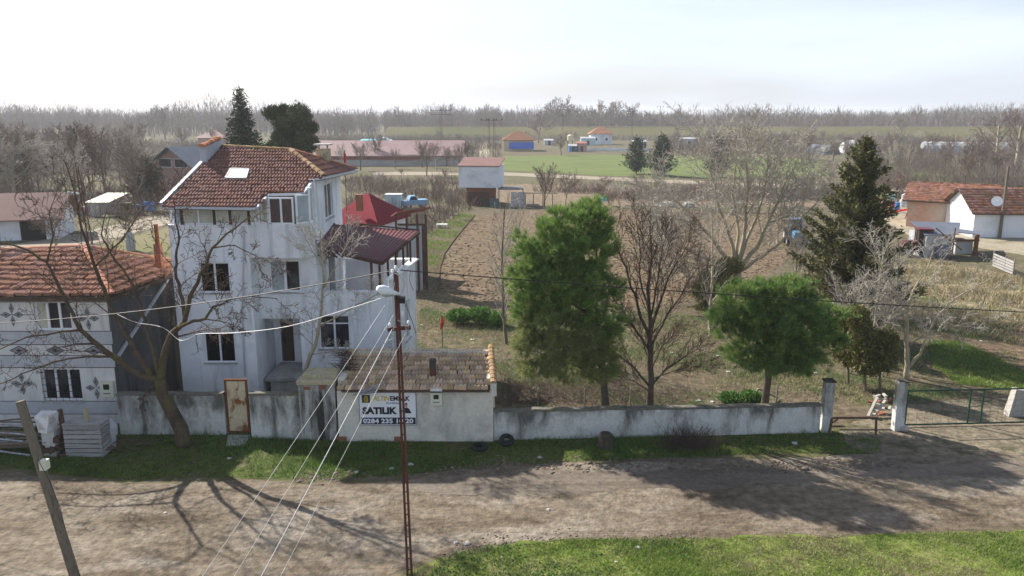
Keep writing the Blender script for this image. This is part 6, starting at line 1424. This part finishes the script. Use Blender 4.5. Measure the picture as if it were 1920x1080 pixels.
yb_ = 320; house('far_house', 'small white far house with red roof before the flood bank', 'house', (V(1126, 250, yb_).x, yb_, 0), 8.2, 7, 4.6, 2.2, 0, 'lime_wall', 'far_tile', 'hip', .7, wins=((0, -2, 1.5, 1, 1.2), (0, 2, 1.5, 1, 1.2)))
q = G(1069, 283); k = MB(); k.lathe((q.x, q.y, V(1069, 264, q.y).z), [(.9, 0), (1.0, .1), (1.0, 1.6), (.6, 1.9), (.2, 2.0)], 14); TW = single('water_tank', k, MATS['beige_tank'], 'beige cylindrical water tank on a stand in the middle distance', 'tank', q)
k = MB()
for dx in (-.7, .7):
    for dy in (-.7, .7): k.box(q.x + dx - .08, q.x + dx + .08, q.y + dy - .08, q.y + dy + .08, 0, V(1069, 264, q.y).z)
part('stand', k, MATS['grey_sheet'], TW)
for px, py, w_, h_, mm, lab in ((1090, 284, 3.2, 2.6, 'pink_wall', 'small pink shed right of the water tank'), (1075, 284, 3.0, 1.8, 'blue_paint', 'dark blue covered cart under the water tank'), (1102, 272, 5.5, 2.6, 'pale_blue', 'pale blue shed behind the pink shed'), (1198, 280, 4.5, 2.6, 'grey_sheet', 'dark blue grey shed by the small conifer'), (1290, 272, 8, 2.4, 'grey_wall', 'grey low shed seen through the walnut branches'), (1030, 272, 4, 1.8, 'grey_wall', 'little grey shed left of the water tank')):
    c = G(px, py); house('farm_shed', lab, 'shed', c, w_, 3, h_, .5, 0, mm, 'tin' if mm != 'pink_wall' else 'rust_sheet', 'shed', .15, doors=((0, 0, 0, 1, 1.7, 'dark_wood'),))
k = MB(); a_ = G(1096, 283); b_ = G(1215, 282); k.box(a_.x, b_.x, a_.y, a_.y + .3, 0, .9); single('white_wall', k, MATS['lime_wall'], 'low whitewashed yard wall right of the pink shed', 'wall', a_)
# greenhouse tunnels
def tunnel(name, label, a_, b_, r, m, n=14):
    a_ = Vector(a_); b_ = Vector(b_); t = thing(name, label, 'greenhouse', a_); d = (b_ - a_).normalized(); s = Vector((-d.y, d.x, 0)); k = MB(); L_ = (b_ - a_).length; vs = []
    for i in range(n + 1):
        c = a_ + d * (L_ * i / n); rr_ = r * (1 + .03 * math.sin(i * 2.3))
        for j in range(9): th = math.pi * j / 8; vs.append(c + s * math.cos(th) * rr_ + Vector((0, 0, math.sin(th) * rr_ * (1.0 + (.04 if i % 2 else 0)))))
    k.add(vs, [(i * 9 + j, i * 9 + j + 1, i * 9 + j + 10, i * 9 + j + 9) for i in range(n) for j in range(8)] + [tuple(range(8, -1, -1)), tuple(range(n * 9, n * 9 + 9))])
    part('film', k, MATS[m], t); return t
tunnel('greenhouse_tunnel', 'long torn white greenhouse tunnel behind the right scrub', G(1728, 287), G(1900, 290) + Vector((0, 4, 0)), 3.4, 'plastic_film', 30)
tunnel('greenhouse_tunnel', 'grey plastic tunnel behind the tip of the tall conifer', G(1592, 284), G(1625, 292), 3.6, 'grey_film', 8)
tunnel('greenhouse_tunnel', 'dark grey tunnel left of the tall conifer tip', G(1510, 285), G(1560, 290), 2.6, 'grey_sheet', 8)
# right farm
c = G(1790, 430); c = Vector((c.x + 1.2, c.y + 3.4, 0))
house('brick_farmhouse', 'low pinkish brick farmhouse with red tiled roof, long side towards the yard', 'house', c, 7.8, 7.4, 3.0, 1.5, math.radians(-32), 'brick_wall', 'far_tile', 'gable', .5, doors=((0, .6, 0, 1.5, 2.2, 'grey_sheet'),), tiles=(.32, .42))
c = G(1872, 446); c = Vector((c.x + 2.6, c.y + 3.2, 0))
house('white_farmhouse', 'low whitewashed farmhouse with red tiled roof at the right edge', 'house', c, 9.6, 6.4, 2.6, 2.0, math.radians(-4), 'lime_wall', 'far_tile', 'gable', .4, wins=((0, 3.0, 1.0, 1.1, 1.0),), tiles=(.32, .42))
RA = thing('grain_auger', 'long red grain auger tilted across the farm yard', 'auger', G(1690, 408))
a_ = G(1660, 408) + Vector((0, 0, .5)); b_ = V(1748, 384, a_.y - 1.5); k = MB(); k.tube([a_, b_], .13, 8); part('tube', k, MATS['red_paint'], RA)
k = MB(); k.bar(a_.lerp(b_, .5), Vector((a_.lerp(b_, .5).x - .4, a_.y - .9, 0)), .08); k.bar(a_.lerp(b_, .75), Vector((a_.lerp(b_, .75).x + .2, a_.y + .2, 0)), .08); part('support', k, MATS['red_paint'], RA)
k = MB(); k.box(b_.x - .15, b_.x + .25, b_.y - .2, b_.y + .2, b_.z - .7, b_.z + .35); part('spout', k, MATS['rust'], RA)
for i, (px, py, mm, lab) in enumerate(((1659, 392, 'red_paint', 'left red barrel in the farm yard'), (1673, 391, 'red_paint', 'right red barrel in the farm yard'), (1682, 393, 'blue_paint', 'blue barrel next to the right red barrel'), (1691, 388, 'white_paint', 'white barrel behind the blue barrel'), (1650, 390, 'white_paint', 'white drum left of the red barrels'))):
    c = G(px, py); k = MB(); k.lathe(c, [(.29, 0), (.31, .03), (.3, .3), (.32, .32), (.3, .34), (.3, .6), (.32, .62), (.3, .64), (.31, .9), (.27, .93)], 12); single('barrel', k, MATS[mm], lab, 'barrel', c)
k = MB(); q = G(1662, 384); k.box(q.x - 1.1, q.x + 1.1, q.y, q.y + 1.6, 0, 1.35); single('blue_container', k, MATS['pale_blue'], 'pale blue container box behind the barrels', 'container', q)
k = MB(); q = G(1704, 386); k.lathe(q, [(1.0, 0), (1.0, 1.4), (1.05, 1.42), (.3, 1.8), (.05, 1.85)], 14); single('grain_bin', k, MATS['tin'], 'squat grey metal bin with red conical lid by the brick farmhouse', 'bin', q)
k = MB(); q = G(1705, 372); k.box(q.x - 2.2, q.x + 2.0, q.y, q.y + .2, 0, .8); single('green_fence', k, MATS['grass_lush'], 'green sheeted fence behind the grain bin', 'fence', q)
# scrap sheds in front of the farm
SS = thing('tin_shed', 'grey sheet metal shed with sagging roof in the dry field', 'shed', G(1765, 483))
a_ = G(1733, 484); b_ = G(1782, 484); zt = V(1757, 440, a_.y).z; k = MB(); k.box(a_.x, b_.x, a_.y, a_.y + 3, 0, zt); part('wall', k, MATS['tin'], SS)
k = MB(); zt2 = V(1757, 426, a_.y).z; k.slab([Vector((a_.x - .2, a_.y - .1, zt)), Vector((b_.x + .4, a_.y - .1, zt + .05)), Vector((b_.x + 2.2, a_.y + 3, zt2)), Vector((a_.x, a_.y + 3, zt2 + .1))], .05); part('roof', k, MATS['grey_sheet'], SS)
k = MB(); k.bar((a_.x + .6, a_.y - .15, zt + .6), (b_.x + .8, a_.y - .15, zt * .35), .08); k.bar((b_.x + .05, a_.y - .1, 0), (b_.x + .05, a_.y - .1, zt + .6), .09); part('brace', k, MATS['rust'], SS)
k = MB(); k.lathe((a_.x + 1.4, a_.y - .2, 0), [(.5, 0), (.7, .4), (.6, .95), (.2, 1.2)], 12); single('covered_heap', k, MATS['grey_sheet'], 'dark blue covered round heap against the tin shed', 'heap', (a_.x + 1.4, a_.y - .2, 0))
S2 = thing('tin_shed', 'second grey shed with long thin sheet roof beside white farmhouse yard', 'shed', G(1820, 475))
a_ = G(1790, 476); b_ = G(1822, 476); k = MB(); zt = V(1805, 452, a_.y).z; k.box(a_.x, b_.x, a_.y, a_.y + 2, 0, zt); part('wall', k, MATS['grey_wall'], S2)
k = MB(); k.slab([V(1760, 432, a_.y), V(1838, 440, a_.y), V(1838, 434, a_.y + 3), V(1768, 425, a_.y + 3)], .06); part('roof', k, MATS['grey_sheet'], S2)
k = MB(); q = G(1829, 478); k.box(q.x - .15, q.x + .15, q.y, q.y + .2, 0, V(1829, 440, q.y).z); k.box(b_.x - 2.2, b_.x + .4, q.y + .3, q.y + .4, zt, zt + .18); part('post', k, MATS['rust'], S2)
PF = thing('pallet_fence', 'grey weathered plank hurdle standing in the dry field at the right', 'fence', G(1880, 510))
a_ = G(1860, 500); b_ = G(1898, 516); d = (b_ - a_).normalized()
for i in range(5): z = .15 + .22 * i; k = MB(); k.bar(a_ + Vector((0, 0, z)), b_ + Vector((0, 0, z * .95)), .03, .15); part('plank', k, MATS['grey_board'], PF)
for q in (a_, b_, a_.lerp(b_, .6)): k = MB(); k.bar(q + Vector((0, -.05, 0)), q + Vector((0, -.05, 1.3)), .07); part('post', k, MATS['old_wood'], PF)
k = MB(); c = G(1900, 438); k.box(c.x - 1.2, c.x + 3, c.y - 1, c.y + .2, .62, .7)
for dx in (-1.1, .8, 2.8): k.box(c.x + dx, c.x + dx + .08, c.y - .95, c.y - .85, 0, .62); k.box(c.x + dx, c.x + dx + .08, c.y, c.y + .1, 0, .62)
single('work_bench', k, MATS['dark_wood'], 'long dark bench before the white farmhouse wall', 'bench', c)
for i in range(6): c = V(1885 + i * 9, 431, G(1900, 438).y - .4); k = MB(); k.lathe((c.x, c.y, .7), [(.13, 0), (.17, .15), (.12, .3), (.05, .34)], 8); single('bucket', k, MATS['white_paint'], 'pale bucket standing on the long dark bench', 'bucket', None, 'buckets on the bench')
# left farm
c = G(22, 452); house('sheet_roof_farmhouse', 'low white farmhouse with wide dull red sheet roof at the left edge', 'house', (c.x - 1.5, c.y + 3, 0), 9.5, 6, 2.5, 1.8, math.radians(14), 'lime_wall', 'hut_sheet', 'gable', .8, doors=((0, 2.6, 0, 2.2, 2.2, 'black_hole'), (0, -.8, 0, 1.0, 2.1, 'blue_paint')))
SV = thing('market_stall', 'shabby stall with white and yellow tarpaulin roof by the lane', 'stall', G(200, 405))
a_ = G(163, 406); b_ = G(228, 404); zt = V(190, 379, a_.y).z; zr_ = V(195, 365, a_.y + 1).z
k = MB(); k.slab([Vector((a_.x, a_.y - .2, zt)), Vector((b_.x - .8, a_.y - .2, zt)), Vector((b_.x, a_.y + 3.4, zr_)), Vector((a_.x + 1.0, a_.y + 3.4, zr_))], .06); part('tarpaulin', k, MATS['pale_tarp'], SV)
for x in (a_.x + .1, a_.x + 1.6, b_.x - 1): k = MB(); k.box(x, x + .1, a_.y, a_.y + .1, 0, zt - .05); part('post', k, MATS['old_wood'], SV)
k = MB(); k.box(a_.x + .2, a_.x + 1.5, a_.y + .1, a_.y + .2, 0, zt - .2); part('side_cloth', k, MATS['grey_wall'], SV); k = MB(); k.box(a_.x + .2, b_.x, a_.y + 3, a_.y + 3.1, 0, zt); part('back_cloth', k, MATS['grey_wall'], SV)
for px, py, w_, h_, mm, lab in ((238, 404, 1.3, 1.3, 'juniper_green', 'olive covered stack beside the tarpaulin stall'), (252, 404, 1.6, 1.1, 'sign_navy', 'dark navy crate stack right of the stall'), (276, 396, 1.2, 1.0, 'blue_paint', 'blue crate with white side by the lane'), (150, 402, 1.4, .8, 'tin', 'grey scrap pile left of the stall'), (100, 385, 2, .6, 'cream_wall', 'heap of pale boards on the left waste ground')):
    q = G(px, py); k = MB(); k.box(q.x - w_ / 2, q.x + w_ / 2, q.y, q.y + 1, 0, h_); k.box(q.x - w_ / 2.4, q.x + w_ / 3, q.y + .1, q.y + .8, h_, h_ * 1.15); single('stacked_crates', k, MATS[mm], lab, 'crates', q)
k = MB(); q = G(246, 470)
k.lathe(q, [(.35, 0), (.42, .5), (.38, 1.1), (.3, 1.5), (.12, 1.75)], 12); single('white_sack', k, MATS['plastic_film'], 'tall white wrapped sack beside the lane behind the patterned house', 'sack', q)
GB = G(345, 345); house('gabled_barn', 'barn with dark blue grey roof and glazed gable left of the white house roof', 'barn', (V(352, 320, 118).x, 124, 0), 8.0, 12, 4.6, 2.6, math.radians(-22), 'pink_wall', 'grey_sheet', 'gable_y', 1.0, wins=((0, -1.5, 4.2, 2.4, 1.3), (0, 1.5, 4.2, 2.4, 1.3)))
q = V(397, 262, 255); house('far_villa', 'pink far house with dark red hipped roof left of the fir', 'house', (V(396, 260, 255).x, 259, 0), 8.5, 8, 4.8, 2.0, 0, 'pink_wall', 'maroon_sheet', 'hip', .9, wins=((0, -2, 2.2, 1.4, 1.4), (0, 2, 2.2, 1.4, 1.4)))
# small odds and ends in the garden and field
def flagpole(px, py, h, label):
    c = G(px, py); t = thing('flag_pole', label, 'flag pole', c); k = MB(); k.tube([c, c + Vector((0, 0, h))], .02, 5); part('pole', k, MATS['cable_black'], t); return c
c = flagpole(830, 652, 1.75, 'thin dark stake in the garden behind the shed'); k = MB()
k.add([c + Vector(q) for q in ((.02, 0, 1.72), (.14, -.05, 1.6), (.12, 0, 1.3), (.0, .02, 1.05), (-.12, -.04, .95), (-.1, .03, 1.3))], [(0, 1, 2, 3, 4, 5)]); k.add([c + Vector(q) + Vector((0, .02, 0)) for q in ((.02, 0, 1.72), (.14, -.05, 1.6), (.12, 0, 1.3), (.0, .02, 1.05), (-.12, -.04, .95), (-.1, .03, 1.3))], [(5, 4, 3, 2, 1, 0)])
single('red_cloth', k, MATS['red_paint'], 'faded red cloth tied to the stake behind the shed', 'cloth', c + Vector((0, 0, 1)))
c = V(646, 296, 42); k = MB(); k.tube([Vector((c.x, 42, 6)), Vector((c.x, 42, c.z + .4))], .02, 5); single('flag_staff', k, MATS['cable_black'], 'staff rising behind the white house roof', 'flag pole', (c.x, 42, 6))
k = MB(); k.hexa([Vector((c.x + a_, 42 + b_, c.z + d_)) for a_, b_, d_ in ((-.05, -.01, -.25), (.1, -.01, -.2), (.1, .01, -.2), (-.05, .01, -.25), (-.02, -.01, .3), (.08, -.01, .2), (.08, .01, .2), (-.02, .01, .3))]); single('small_flag', k, MATS['red_paint'], 'small red flag on the staff behind the white house roof', 'flag', (c.x, 42, c.z))
k = MB(); q = G(828, 428); k.box(q.x - .6, q.x + .6, q.y, q.y + .6, .35, .42)
for dx in (-.55, .48):
    for dy in (0, .53): k.box(q.x + dx, q.x + dx + .07, q.y + dy, q.y + dy + .07, 0, .35)
single('white_table', k, MATS['dish_white'], 'low white table on the grass strip by the ploughed plot', 'table', q)
k = MB()
for px, py, r_ in ((1290, 388, .8), (1245, 387, 1.1), (1255, 388, .8)):
    q = G(px, py); bm = bmesh.new(); 
    k.lathe(q, [(r_, 0), (r_ * 1.1, .15), (r_ * .8, .5), (r_ * .2, .7)], 9)
single('plastic_heap', k, MATS['plastic_film'], 'crumpled translucent plastic sheeting heap beyond the ploughed field', 'sheeting', G(1250, 388))
k = MB(); q = G(1128, 376); k.lathe(q + Vector((0, 0, 0)), [(.8, 0), (.7, .3), (.1, .5)], 8); single('blue_scrap', k, MATS['turquoise'], 'crumpled turquoise sheet among the small fruit trees', 'sheeting', q)
# garden posts along the long wall
for px, pt, pb_ in ((1008, 728, 768), (1096, 728, 766), (1181, 742, 766), (1330, 600, 636), (1455, 742, 760)):
    c = G(px, pb_ - 4) if pb_ > 700 else G(px, pb_); k = MB(); zt = max(V(px, pt, c.y).z, .8); k.tube([c, c + Vector((.02, 0, zt))], .03, 6)
    single('stake', k, MATS['old_wood'], {1008: 'pale stake behind the long wall left of the big pine trunk', 1096: 'pale stake behind the long wall under the drooping boughs', 1181: 'brown stake between pine trunk and vase shaped tree', 1330: 'dark stake below the olive juniper', 1455: 'thin stake right of the round pine trunk'}[px], 'stake', c)
k = MB(); c = G(1425, 752); k.bar(c + Vector((-.45, 0, 0)), c + Vector((-.1, 0, .55)), .07); k.bar(c + Vector((-.1, 0, .55)), c + Vector((.8, .1, .1)), .07); single('wooden_prop', k, MATS['old_wood'], 'angled wooden prop at the foot of the round pine', 'timber', c)
# field edge ditch: its shadow is painted as a low dark strip
ed = [G(*p) for p in ((890, 404), (868, 430), (848, 455), (832, 478), (824, 505), (822, 545))]
k = MB()
for a_, b_ in zip(ed[:-1], ed[1:]): k.bar(a_ + Vector((0, 0, .03)), b_ + Vector((0, 0, .03)), .1, .14)
single('ditch_shadow_strip', k, MATS['dark_wood'], 'dark low strip painted as ditch shadow, edging the left side of the ploughed plot', 'edging', ed[0])

# ------------------------------------------------------------------ junk by the patterned house
PL = thing('slatted_crate', 'large grey slatted wooden crate standing in the grass before the patterned house', 'crate', G(160, 856))
a_ = G(124, 858); b_ = G(196, 856); zt = V(160, 797, a_.y).z - .02; dpt = .7
for i in range(7):
    z0 = zt * i / 7 + .02; z1 = zt * (i + 1) / 7 - .012; k = MB(); k.box(a_.x, b_.x, a_.y, a_.y + .03, z0, z1); part('slat', k, MATS['grey_board'], PL)
    k = MB(); k.box(b_.x - .03, b_.x, a_.y + .035, a_.y + dpt, z0, z1); part('slat', k, MATS['grey_board'], PL)
    k = MB(); k.box(a_.x, a_.x + .03, a_.y + .035, a_.y + dpt, z0, z1); part('slat', k, MATS['grey_board'], PL)
for x in (a_.x + .04, b_.x - .1):
    for y in (a_.y + .035, a_.y + dpt - .06): k = MB(); k.box(x, x + .06, y, y + .06, 0, zt + .01); part('corner_post', k, MATS['grey_board'], PL)
k = MB(); k.box(a_.x - .02, b_.x + .02, a_.y - .02, a_.y + dpt + .02, zt + .012, zt + .04); part('lid', k, MATS['grey_board'], PL)
for i, (px, py, px2, py2, r_, lab, mm) in enumerate(((165, 800, 160, 765, .09, 'upright log stump standing behind the slatted crate', 'bark_pale'), (120, 800, 112, 768, .09, 'dark post leaning left of the slatted crate', 'dark_wood'))):
    A_ = V(px, py, a_.y + .4); k = MB(); k.tube([Vector((A_.x, A_.y, 0)), V(px2, py2, a_.y + .4)], r_, 8); single('log', k, MATS[mm], lab, 'log')
WM = thing('washing_basin', 'upturned dented white enamel basin on rubble left of the slatted crate', 'basin', G(87, 830))
c = V(88, 792, a_.y + .1); k = MB(); k.hexa([c + Vector(q) for q in ((-.22, -.2, -.3), (.1, -.25, -.32), (.2, .2, -.3), (-.22, .2, -.3), (-.3, -.2, .3), (.25, -.25, .35), (.35, .3, .32), (-.3, .3, .35))]); part('bowl', k, MATS['white_paint'], WM)
k = MB(); k.box(c.x - .2, c.x + .25, a_.y, a_.y + .5, 0, c.z - .3); part('block', k, MATS['grey_wall'], WM)
RJ = random.Random(8)
for i in range(9):
    c = V(RJ.uniform(80, 150), RJ.uniform(762, 775), a_.y + .4); k = MB(); 
    c = Vector((xx(RJ.uniform(85, 150), 770, a_.y), a_.y + .35 + RJ.uniform(-.2, .3), 0)); hz = RJ.uniform(.75, 1.15); k.obox(c + Vector((0, 0, hz)), Matrix.Rotation(RJ.uniform(0, 3), 3, 'Z') @ Matrix.Rotation(RJ.uniform(-.4, .4), 3, 'X'), .34, .2, .05)
    single('spare_tile', k, MATS['tile_old'], 'loose old roof tile on the rubble heap by the crate', 'tile', None, 'loose tiles by the crate')
k = MB()
for i in range(40):
    c = Vector((xx(RJ.uniform(72, 112), 800, a_.y), a_.y + .3 + RJ.uniform(-.3, .5), 0)); k.obox(c + Vector((0, 0, RJ.uniform(.05, .75))), Matrix.Rotation(RJ.uniform(0, 3), 3, 'Z') @ Matrix.Rotation(RJ.uniform(-.7, .7), 3, 'X'), RJ.uniform(.15, .4), .2, RJ.uniform(.06, .2))
o = link('rubble_heap', k.mesh('rubble_heap', MATS['dark_wood']), None, None, 'stuff'); tag(o, 'dark heap of broken bricks and wood left of the slatted crate', 'rubble')
for i in range(22):
    z = .12 + .045 * i; y = a_.y + RJ.uniform(0, .9); x0_ = xx(-60, 840, a_.y) + RJ.uniform(0, .8); x1_ = xx(RJ.uniform(40, 72), 830, a_.y); k = MB(); k.tube([Vector((x0_, y, z + RJ.uniform(-.04, .04))), Vector((x1_, y + RJ.uniform(-.3, .3), z + RJ.uniform(-.1, .15)))], RJ.uniform(.025, .05), 6)
    single('stacked_pole', k, MATS['pole_wood'] if i % 3 else MATS['tin'], 'long pole lying in the stack below the patterned house window', 'pole', None, 'poles stacked under the window')
k = MB()
for i in range(25):
    c = Vector((xx(RJ.uniform(195, 260), 820, a_.y), a_.y + .5 + RJ.uniform(-.2, .6), 0)); d = Vector((RJ.uniform(-1, 1), RJ.uniform(-.5, .5), RJ.uniform(-.1, .35))); k.tube([c + Vector((0, 0, RJ.uniform(.05, .4))), c + d * .6 + Vector((0, 0, .2))], .02, 4)
o = link('brushwood', k.mesh('brushwood', MATS['twig_dark']), None, None, 'stuff'); tag(o, 'dark brushwood pile right of the slatted crate', 'brushwood')
k = MB(); q = V(192, 800, a_.y + .5); k.lathe((q.x, a_.y + .9, .5), [(.3, 0), (.32, .3), (.2, .55), (.05, .65)], 8); k.lathe((q.x, a_.y + .9, 0), [(.2, 0), (.25, .5)], 8); single('grey_sack', k, MATS['grey_film'], 'grey plastic sack slumped behind the slatted crate', 'sack', (q.x, a_.y + .9, 0))
# tyres and stumps before the walls
def tyre(px, py, r_, label, tilt=0.0):
    c = G(px, py); k = MB(); n1, n2 = 20, 8; vs = []
    for i in range(n1):
        for j in range(n2):
            A_ = 2 * math.pi * i / n1; B_ = 2 * math.pi * j / n2; rr_ = r_ + .09 * math.cos(B_); p = Vector((rr_ * math.cos(A_), rr_ * math.sin(A_), .09 * math.sin(B_))); vs.append(Matrix.Rotation(tilt, 3, 'X') @ p + c + Vector((0, 0, .09 + abs(math.sin(tilt)) * r_)))
    k.add(vs, [(i * n2 + j, ((i + 1) % n1) * n2 + j, ((i + 1) % n1) * n2 + (j + 1) % n2, i * n2 + (j + 1) % n2) for i in range(n1) for j in range(n2)]); single('tyre', k, MATS['rubber'], label, 'tyre', c, smooth=True)
tyre(899, 842, .23, 'old tyre lying flat in the grass before the shed corner'); tyre(950, 834, .2, 'dark tyre leaning at the left end of the long wall', .5)
k = MB(); c = G(1135, 838); k.lathe(c, [(.34, 0), (.3, .2), (.26, .5), (.2, .55)], 9); single('tree_stump', k, MATS['bark_dark'], 'dark rotten stump against the middle of the long wall', 'stump', c)
S = []; c = G(1295, 838)
for i in range(500): a_ = RJ.gauss(0, .6), RJ.gauss(0, .25); d = Vector((RJ.gauss(0, .35), RJ.gauss(0, .3), RJ.uniform(.15, .8))); p = c + Vector((a_[0] * .8, a_[1], 0)); S.append((*p, *(p + d), .008, .004))
o = link('dry_bush', seg_mesh('dry_bush', [tuple(s) for s in S], MATS['twig_dark'], 3, c), None, c); tag(o, 'dark dry twiggy bush against the long wall', 'bush')
S = []
for px0, px1, py, hh, n_ in ((940, 1200, 740, .75, 900), (1200, 1300, 752, .4, 250)):
    for i in range(n_):
        p = G(RJ.uniform(px0, px1), RJ.uniform(py - 22, py + 18)); d = Vector((RJ.gauss(0, .4), RJ.gauss(0, .35), RJ.uniform(.1, hh))); S.append((*p, *(p + d), .009, .004))
        p2 = p + d; d2 = Vector((RJ.gauss(0, .3), RJ.gauss(0, .3), RJ.uniform(-.3, .2))); S.append((*p2, *(p2 + d2), .005, .003))
o = link('bramble', seg_mesh('bramble', S, MATS['twig'], 3), None, None, 'stuff'); tag(o, 'tangled leafless bramble behind the long wall under the pine', 'bramble')
S = []
for i in range(700):
    p = V(RJ.uniform(640, 740), 676, 30.8) + Vector((0, RJ.uniform(-1.2, .6), RJ.uniform(-.15, .1))) if i % 3 == 0 else V(RJ.uniform(636, 662), RJ.uniform(660, 735), 29.2); d = Vector((RJ.gauss(0, .3), RJ.gauss(0, .2), RJ.uniform(-.1, .3))); S.append((*p, *(p + d), .009, .004))
o = link('dead_vine', seg_mesh('dead_vine', S, MATS['twig_dark'], 3), None, None, 'stuff'); tag(o, 'dead vine twigs spilling over the left end of the shed roof', 'vine')
k = MB()
for i in range(9): A_ = V(660 + i * 3, 742 - i, YS - .4); k.bar(A_, A_ + Vector((RJ.uniform(.5, .9), RJ.uniform(-.1, .3), RJ.uniform(.1, .35))), .07, .03)
single('roof_debris', k, MATS['grey_board'], 'loose grey boards sliding off the shed roof corner', 'boards')

# ------------------------------------------------------------------ grass, clods, litter
grass('verge_grass', verge, 900, .09, .011, MATS['verge_blade_shaded'], 1, .45, thresh=-.12, label='green grass growing along the foot of the walls')
grass('lawn_grass', lawn, 1800, .065, .009, MATS['grass_blade'], 2, .5, z=.012, thresh=-.02, label='green grass at the near side of the dirt road')
grass('leafy_weeds', gp([(800, 1085), (850, 1040), (930, 1022), (1100, 1012), (1300, 1014), (1300, 1050), (1100, 1085)]), 330, .09, .03, MATS['grass_lush'], 31, .5, z=.012, thresh=.1, label='broad leaved weeds at the near road edge')
grass('lawn_straw', lawn, 700, .08, .008, MATS['straw_blade'], 12, .6, z=.012, thresh=.0, label='dry yellow stalks among the near grass')
grass('verge_weeds', verge, 130, .22, .012, MATS['grass_lush'], 21, .5, thresh=.25, label='taller weeds along the wall foot')
grass('garden_grass', gp([(600, 812), (920, 800), (1545, 790), (1690, 760), (1920, 730), (1900, 600), (1640, 520), (1500, 560), (1100, 592), (940, 580), (790, 560), (780, 640)]), 200, .11, .014, MATS['grass_lush'], 3, .5, thresh=.12, label='patchy green growth on the garden ground')
grass('garden_straw', gp([(780, 655), (780, 470), (830, 460), (825, 548), (940, 580), (1100, 592), (1500, 556), (1640, 520), (1760, 600), (1700, 760), (1000, 740)]), 130, .16, .012, MATS['straw_blade'], 4, .6, thresh=-.1, label='dry straw coloured stalks over the garden')
grass('field_straw', gp([(1640, 500), (1740, 488), (1920, 520), (2200, 530), (2200, 640), (1920, 650), (1760, 620), (1660, 560)]), 60, .35, .03, MATS['straw_blade'], 5, .6, thresh=-.2, label='tall dry grass of the field at the right')
grass('strip_grass', gp([(1740, 640), (1800, 640), (1880, 676), (1930, 700), (1930, 735), (1800, 720), (1750, 690)]), 500, .12, .014, MATS['grass_blade'], 6, .6, z=.015, thresh=-.3, label='lush green strip behind the green gate')
grass('plot_grass', gp([(780, 460), (860, 400), (893, 405), (845, 455), (822, 500), (800, 500)]), 120, .14, .02, MATS['grass_blade'], 7, .6, thresh=-.2, label='green grass strip left of the ploughed plot')
cl = []
for i in range(2600):
    px = rr(560, 1700); base_ = 872 if px > 900 else 872 + (900 - px) * .07; c = G(px, base_ + RND.gauss(0, 7)); cl.append((c.x, c.y, abs(RND.gauss(0, .035)) + .012))
for i in range(500): px = rr(1280, 1920); c = G(px, rr(990, 1004)); cl.append((c.x, c.y, rr(.01, .04)))
for i in range(700): px = rr(820, 1300); c = G(px, 1012 + RND.gauss(0, 8) + max(0, (920 - px) * .25)); cl.append((c.x, c.y, rr(.01, .06)))
clods('soil_clods', cl, MATS['clod'], 'clods of dark soil heaped along both edges of the dirt road')
cl = []
for i in range(3500): c = G(rr(0, 1920), rr(880, 1075)); 
rs2 = random.Random(4)
for i in range(3000):
    x, y = rs2.uniform(-20, 22), rs2.uniform(17.5, 26.5)
    if inpoly(x, y, road): cl.append((x, y, rs2.uniform(.006, .024)))
clods('road_pebbles', cl, MATS['stone'], 'small pale pebbles scattered over the dirt road', 'pebbles')
cl = []
for i in range(7000):
    c = G(rs2.uniform(820, 1500), rs2.uniform(398, 570))
    if inpoly(c.x, c.y, plough): cl.append((c.x, c.y, rs2.uniform(.03, .15)))
clods('plough_clods', cl, MATS['ploughed'], 'turned clods of brown soil in the ploughed plot')
for i, (px, py, s_) in enumerate(((669, 886, .12), (770, 872, .14), (735, 880, .14), (1012, 858, .13), (1028, 956, .09), (1195, 1028, .12), (940, 1046, .08), (1155, 1054, .07), (876, 1020, .13), (855, 1018, .1), (1490, 832, .16), (1030, 955, .06), (1345, 668, .16), (1428, 668, .13), (1365, 698, .13), (1310, 752, .13), (1335, 754, .13), (1260, 662, .12), (885, 638, .16), (1530, 700, .12), (1840, 640, .12), (790, 610, .12), (430, 860, .1), (310, 962, .08), (610, 857, .1))):
    c = G(px, py); s_ *= .72; bm = bmesh.new(); bmesh.ops.create_icosphere(bm, subdivisions=2, radius=s_)
    for v_ in bm.verts: v_.co *= 1 + .45 * noise.noise(v_.co / s_ * 1.6 + Vector((i * 3, 1, 2))); v_.co.z *= .45
    me = bpy.data.meshes.new('litter_scrap'); bm.to_mesh(me); bm.free(); stone_ = i in (8, 9, 3); me.materials.append(MATS['stone' if stone_ else 'rag'])
    o = link('litter_scrap' if not stone_ else 'loose_stone', me, None, c + Vector((0, 0, s_ * .2))); tag(o, 'pale crumpled scrap of litter lying on the ground' if not stone_ else 'grey loose stone lying at the road edge', 'litter' if not stone_ else 'stone', 'scraps of litter' if not stone_ else 'loose stones')

# ------------------------------------------------------------------ the air
k = MB(); k.box(-1420, 1420, -22, 2920, -1.0, 30.0)
hz = k.mesh('haze', []); hm = bpy.data.materials.new('haze'); hm.use_nodes = True; hn = hm.node_tree
for n_ in list(hn.nodes):
    if n_.type == 'BSDF_PRINCIPLED': hn.nodes.remove(n_)
pv = hn.nodes.new('ShaderNodeVolumePrincipled'); pv.inputs['Color'].default_value = (.86, .90, .98, 1); pv.inputs['Density'].default_value = .00027; pv.inputs['Anisotropy'].default_value = .2
hn.links.new(pv.outputs[0], [n_ for n_ in hn.nodes if n_.type == 'OUTPUT_MATERIAL'][0].inputs['Volume'])
hz.materials.append(hm); link('haze', hz, None, None, 'stuff')
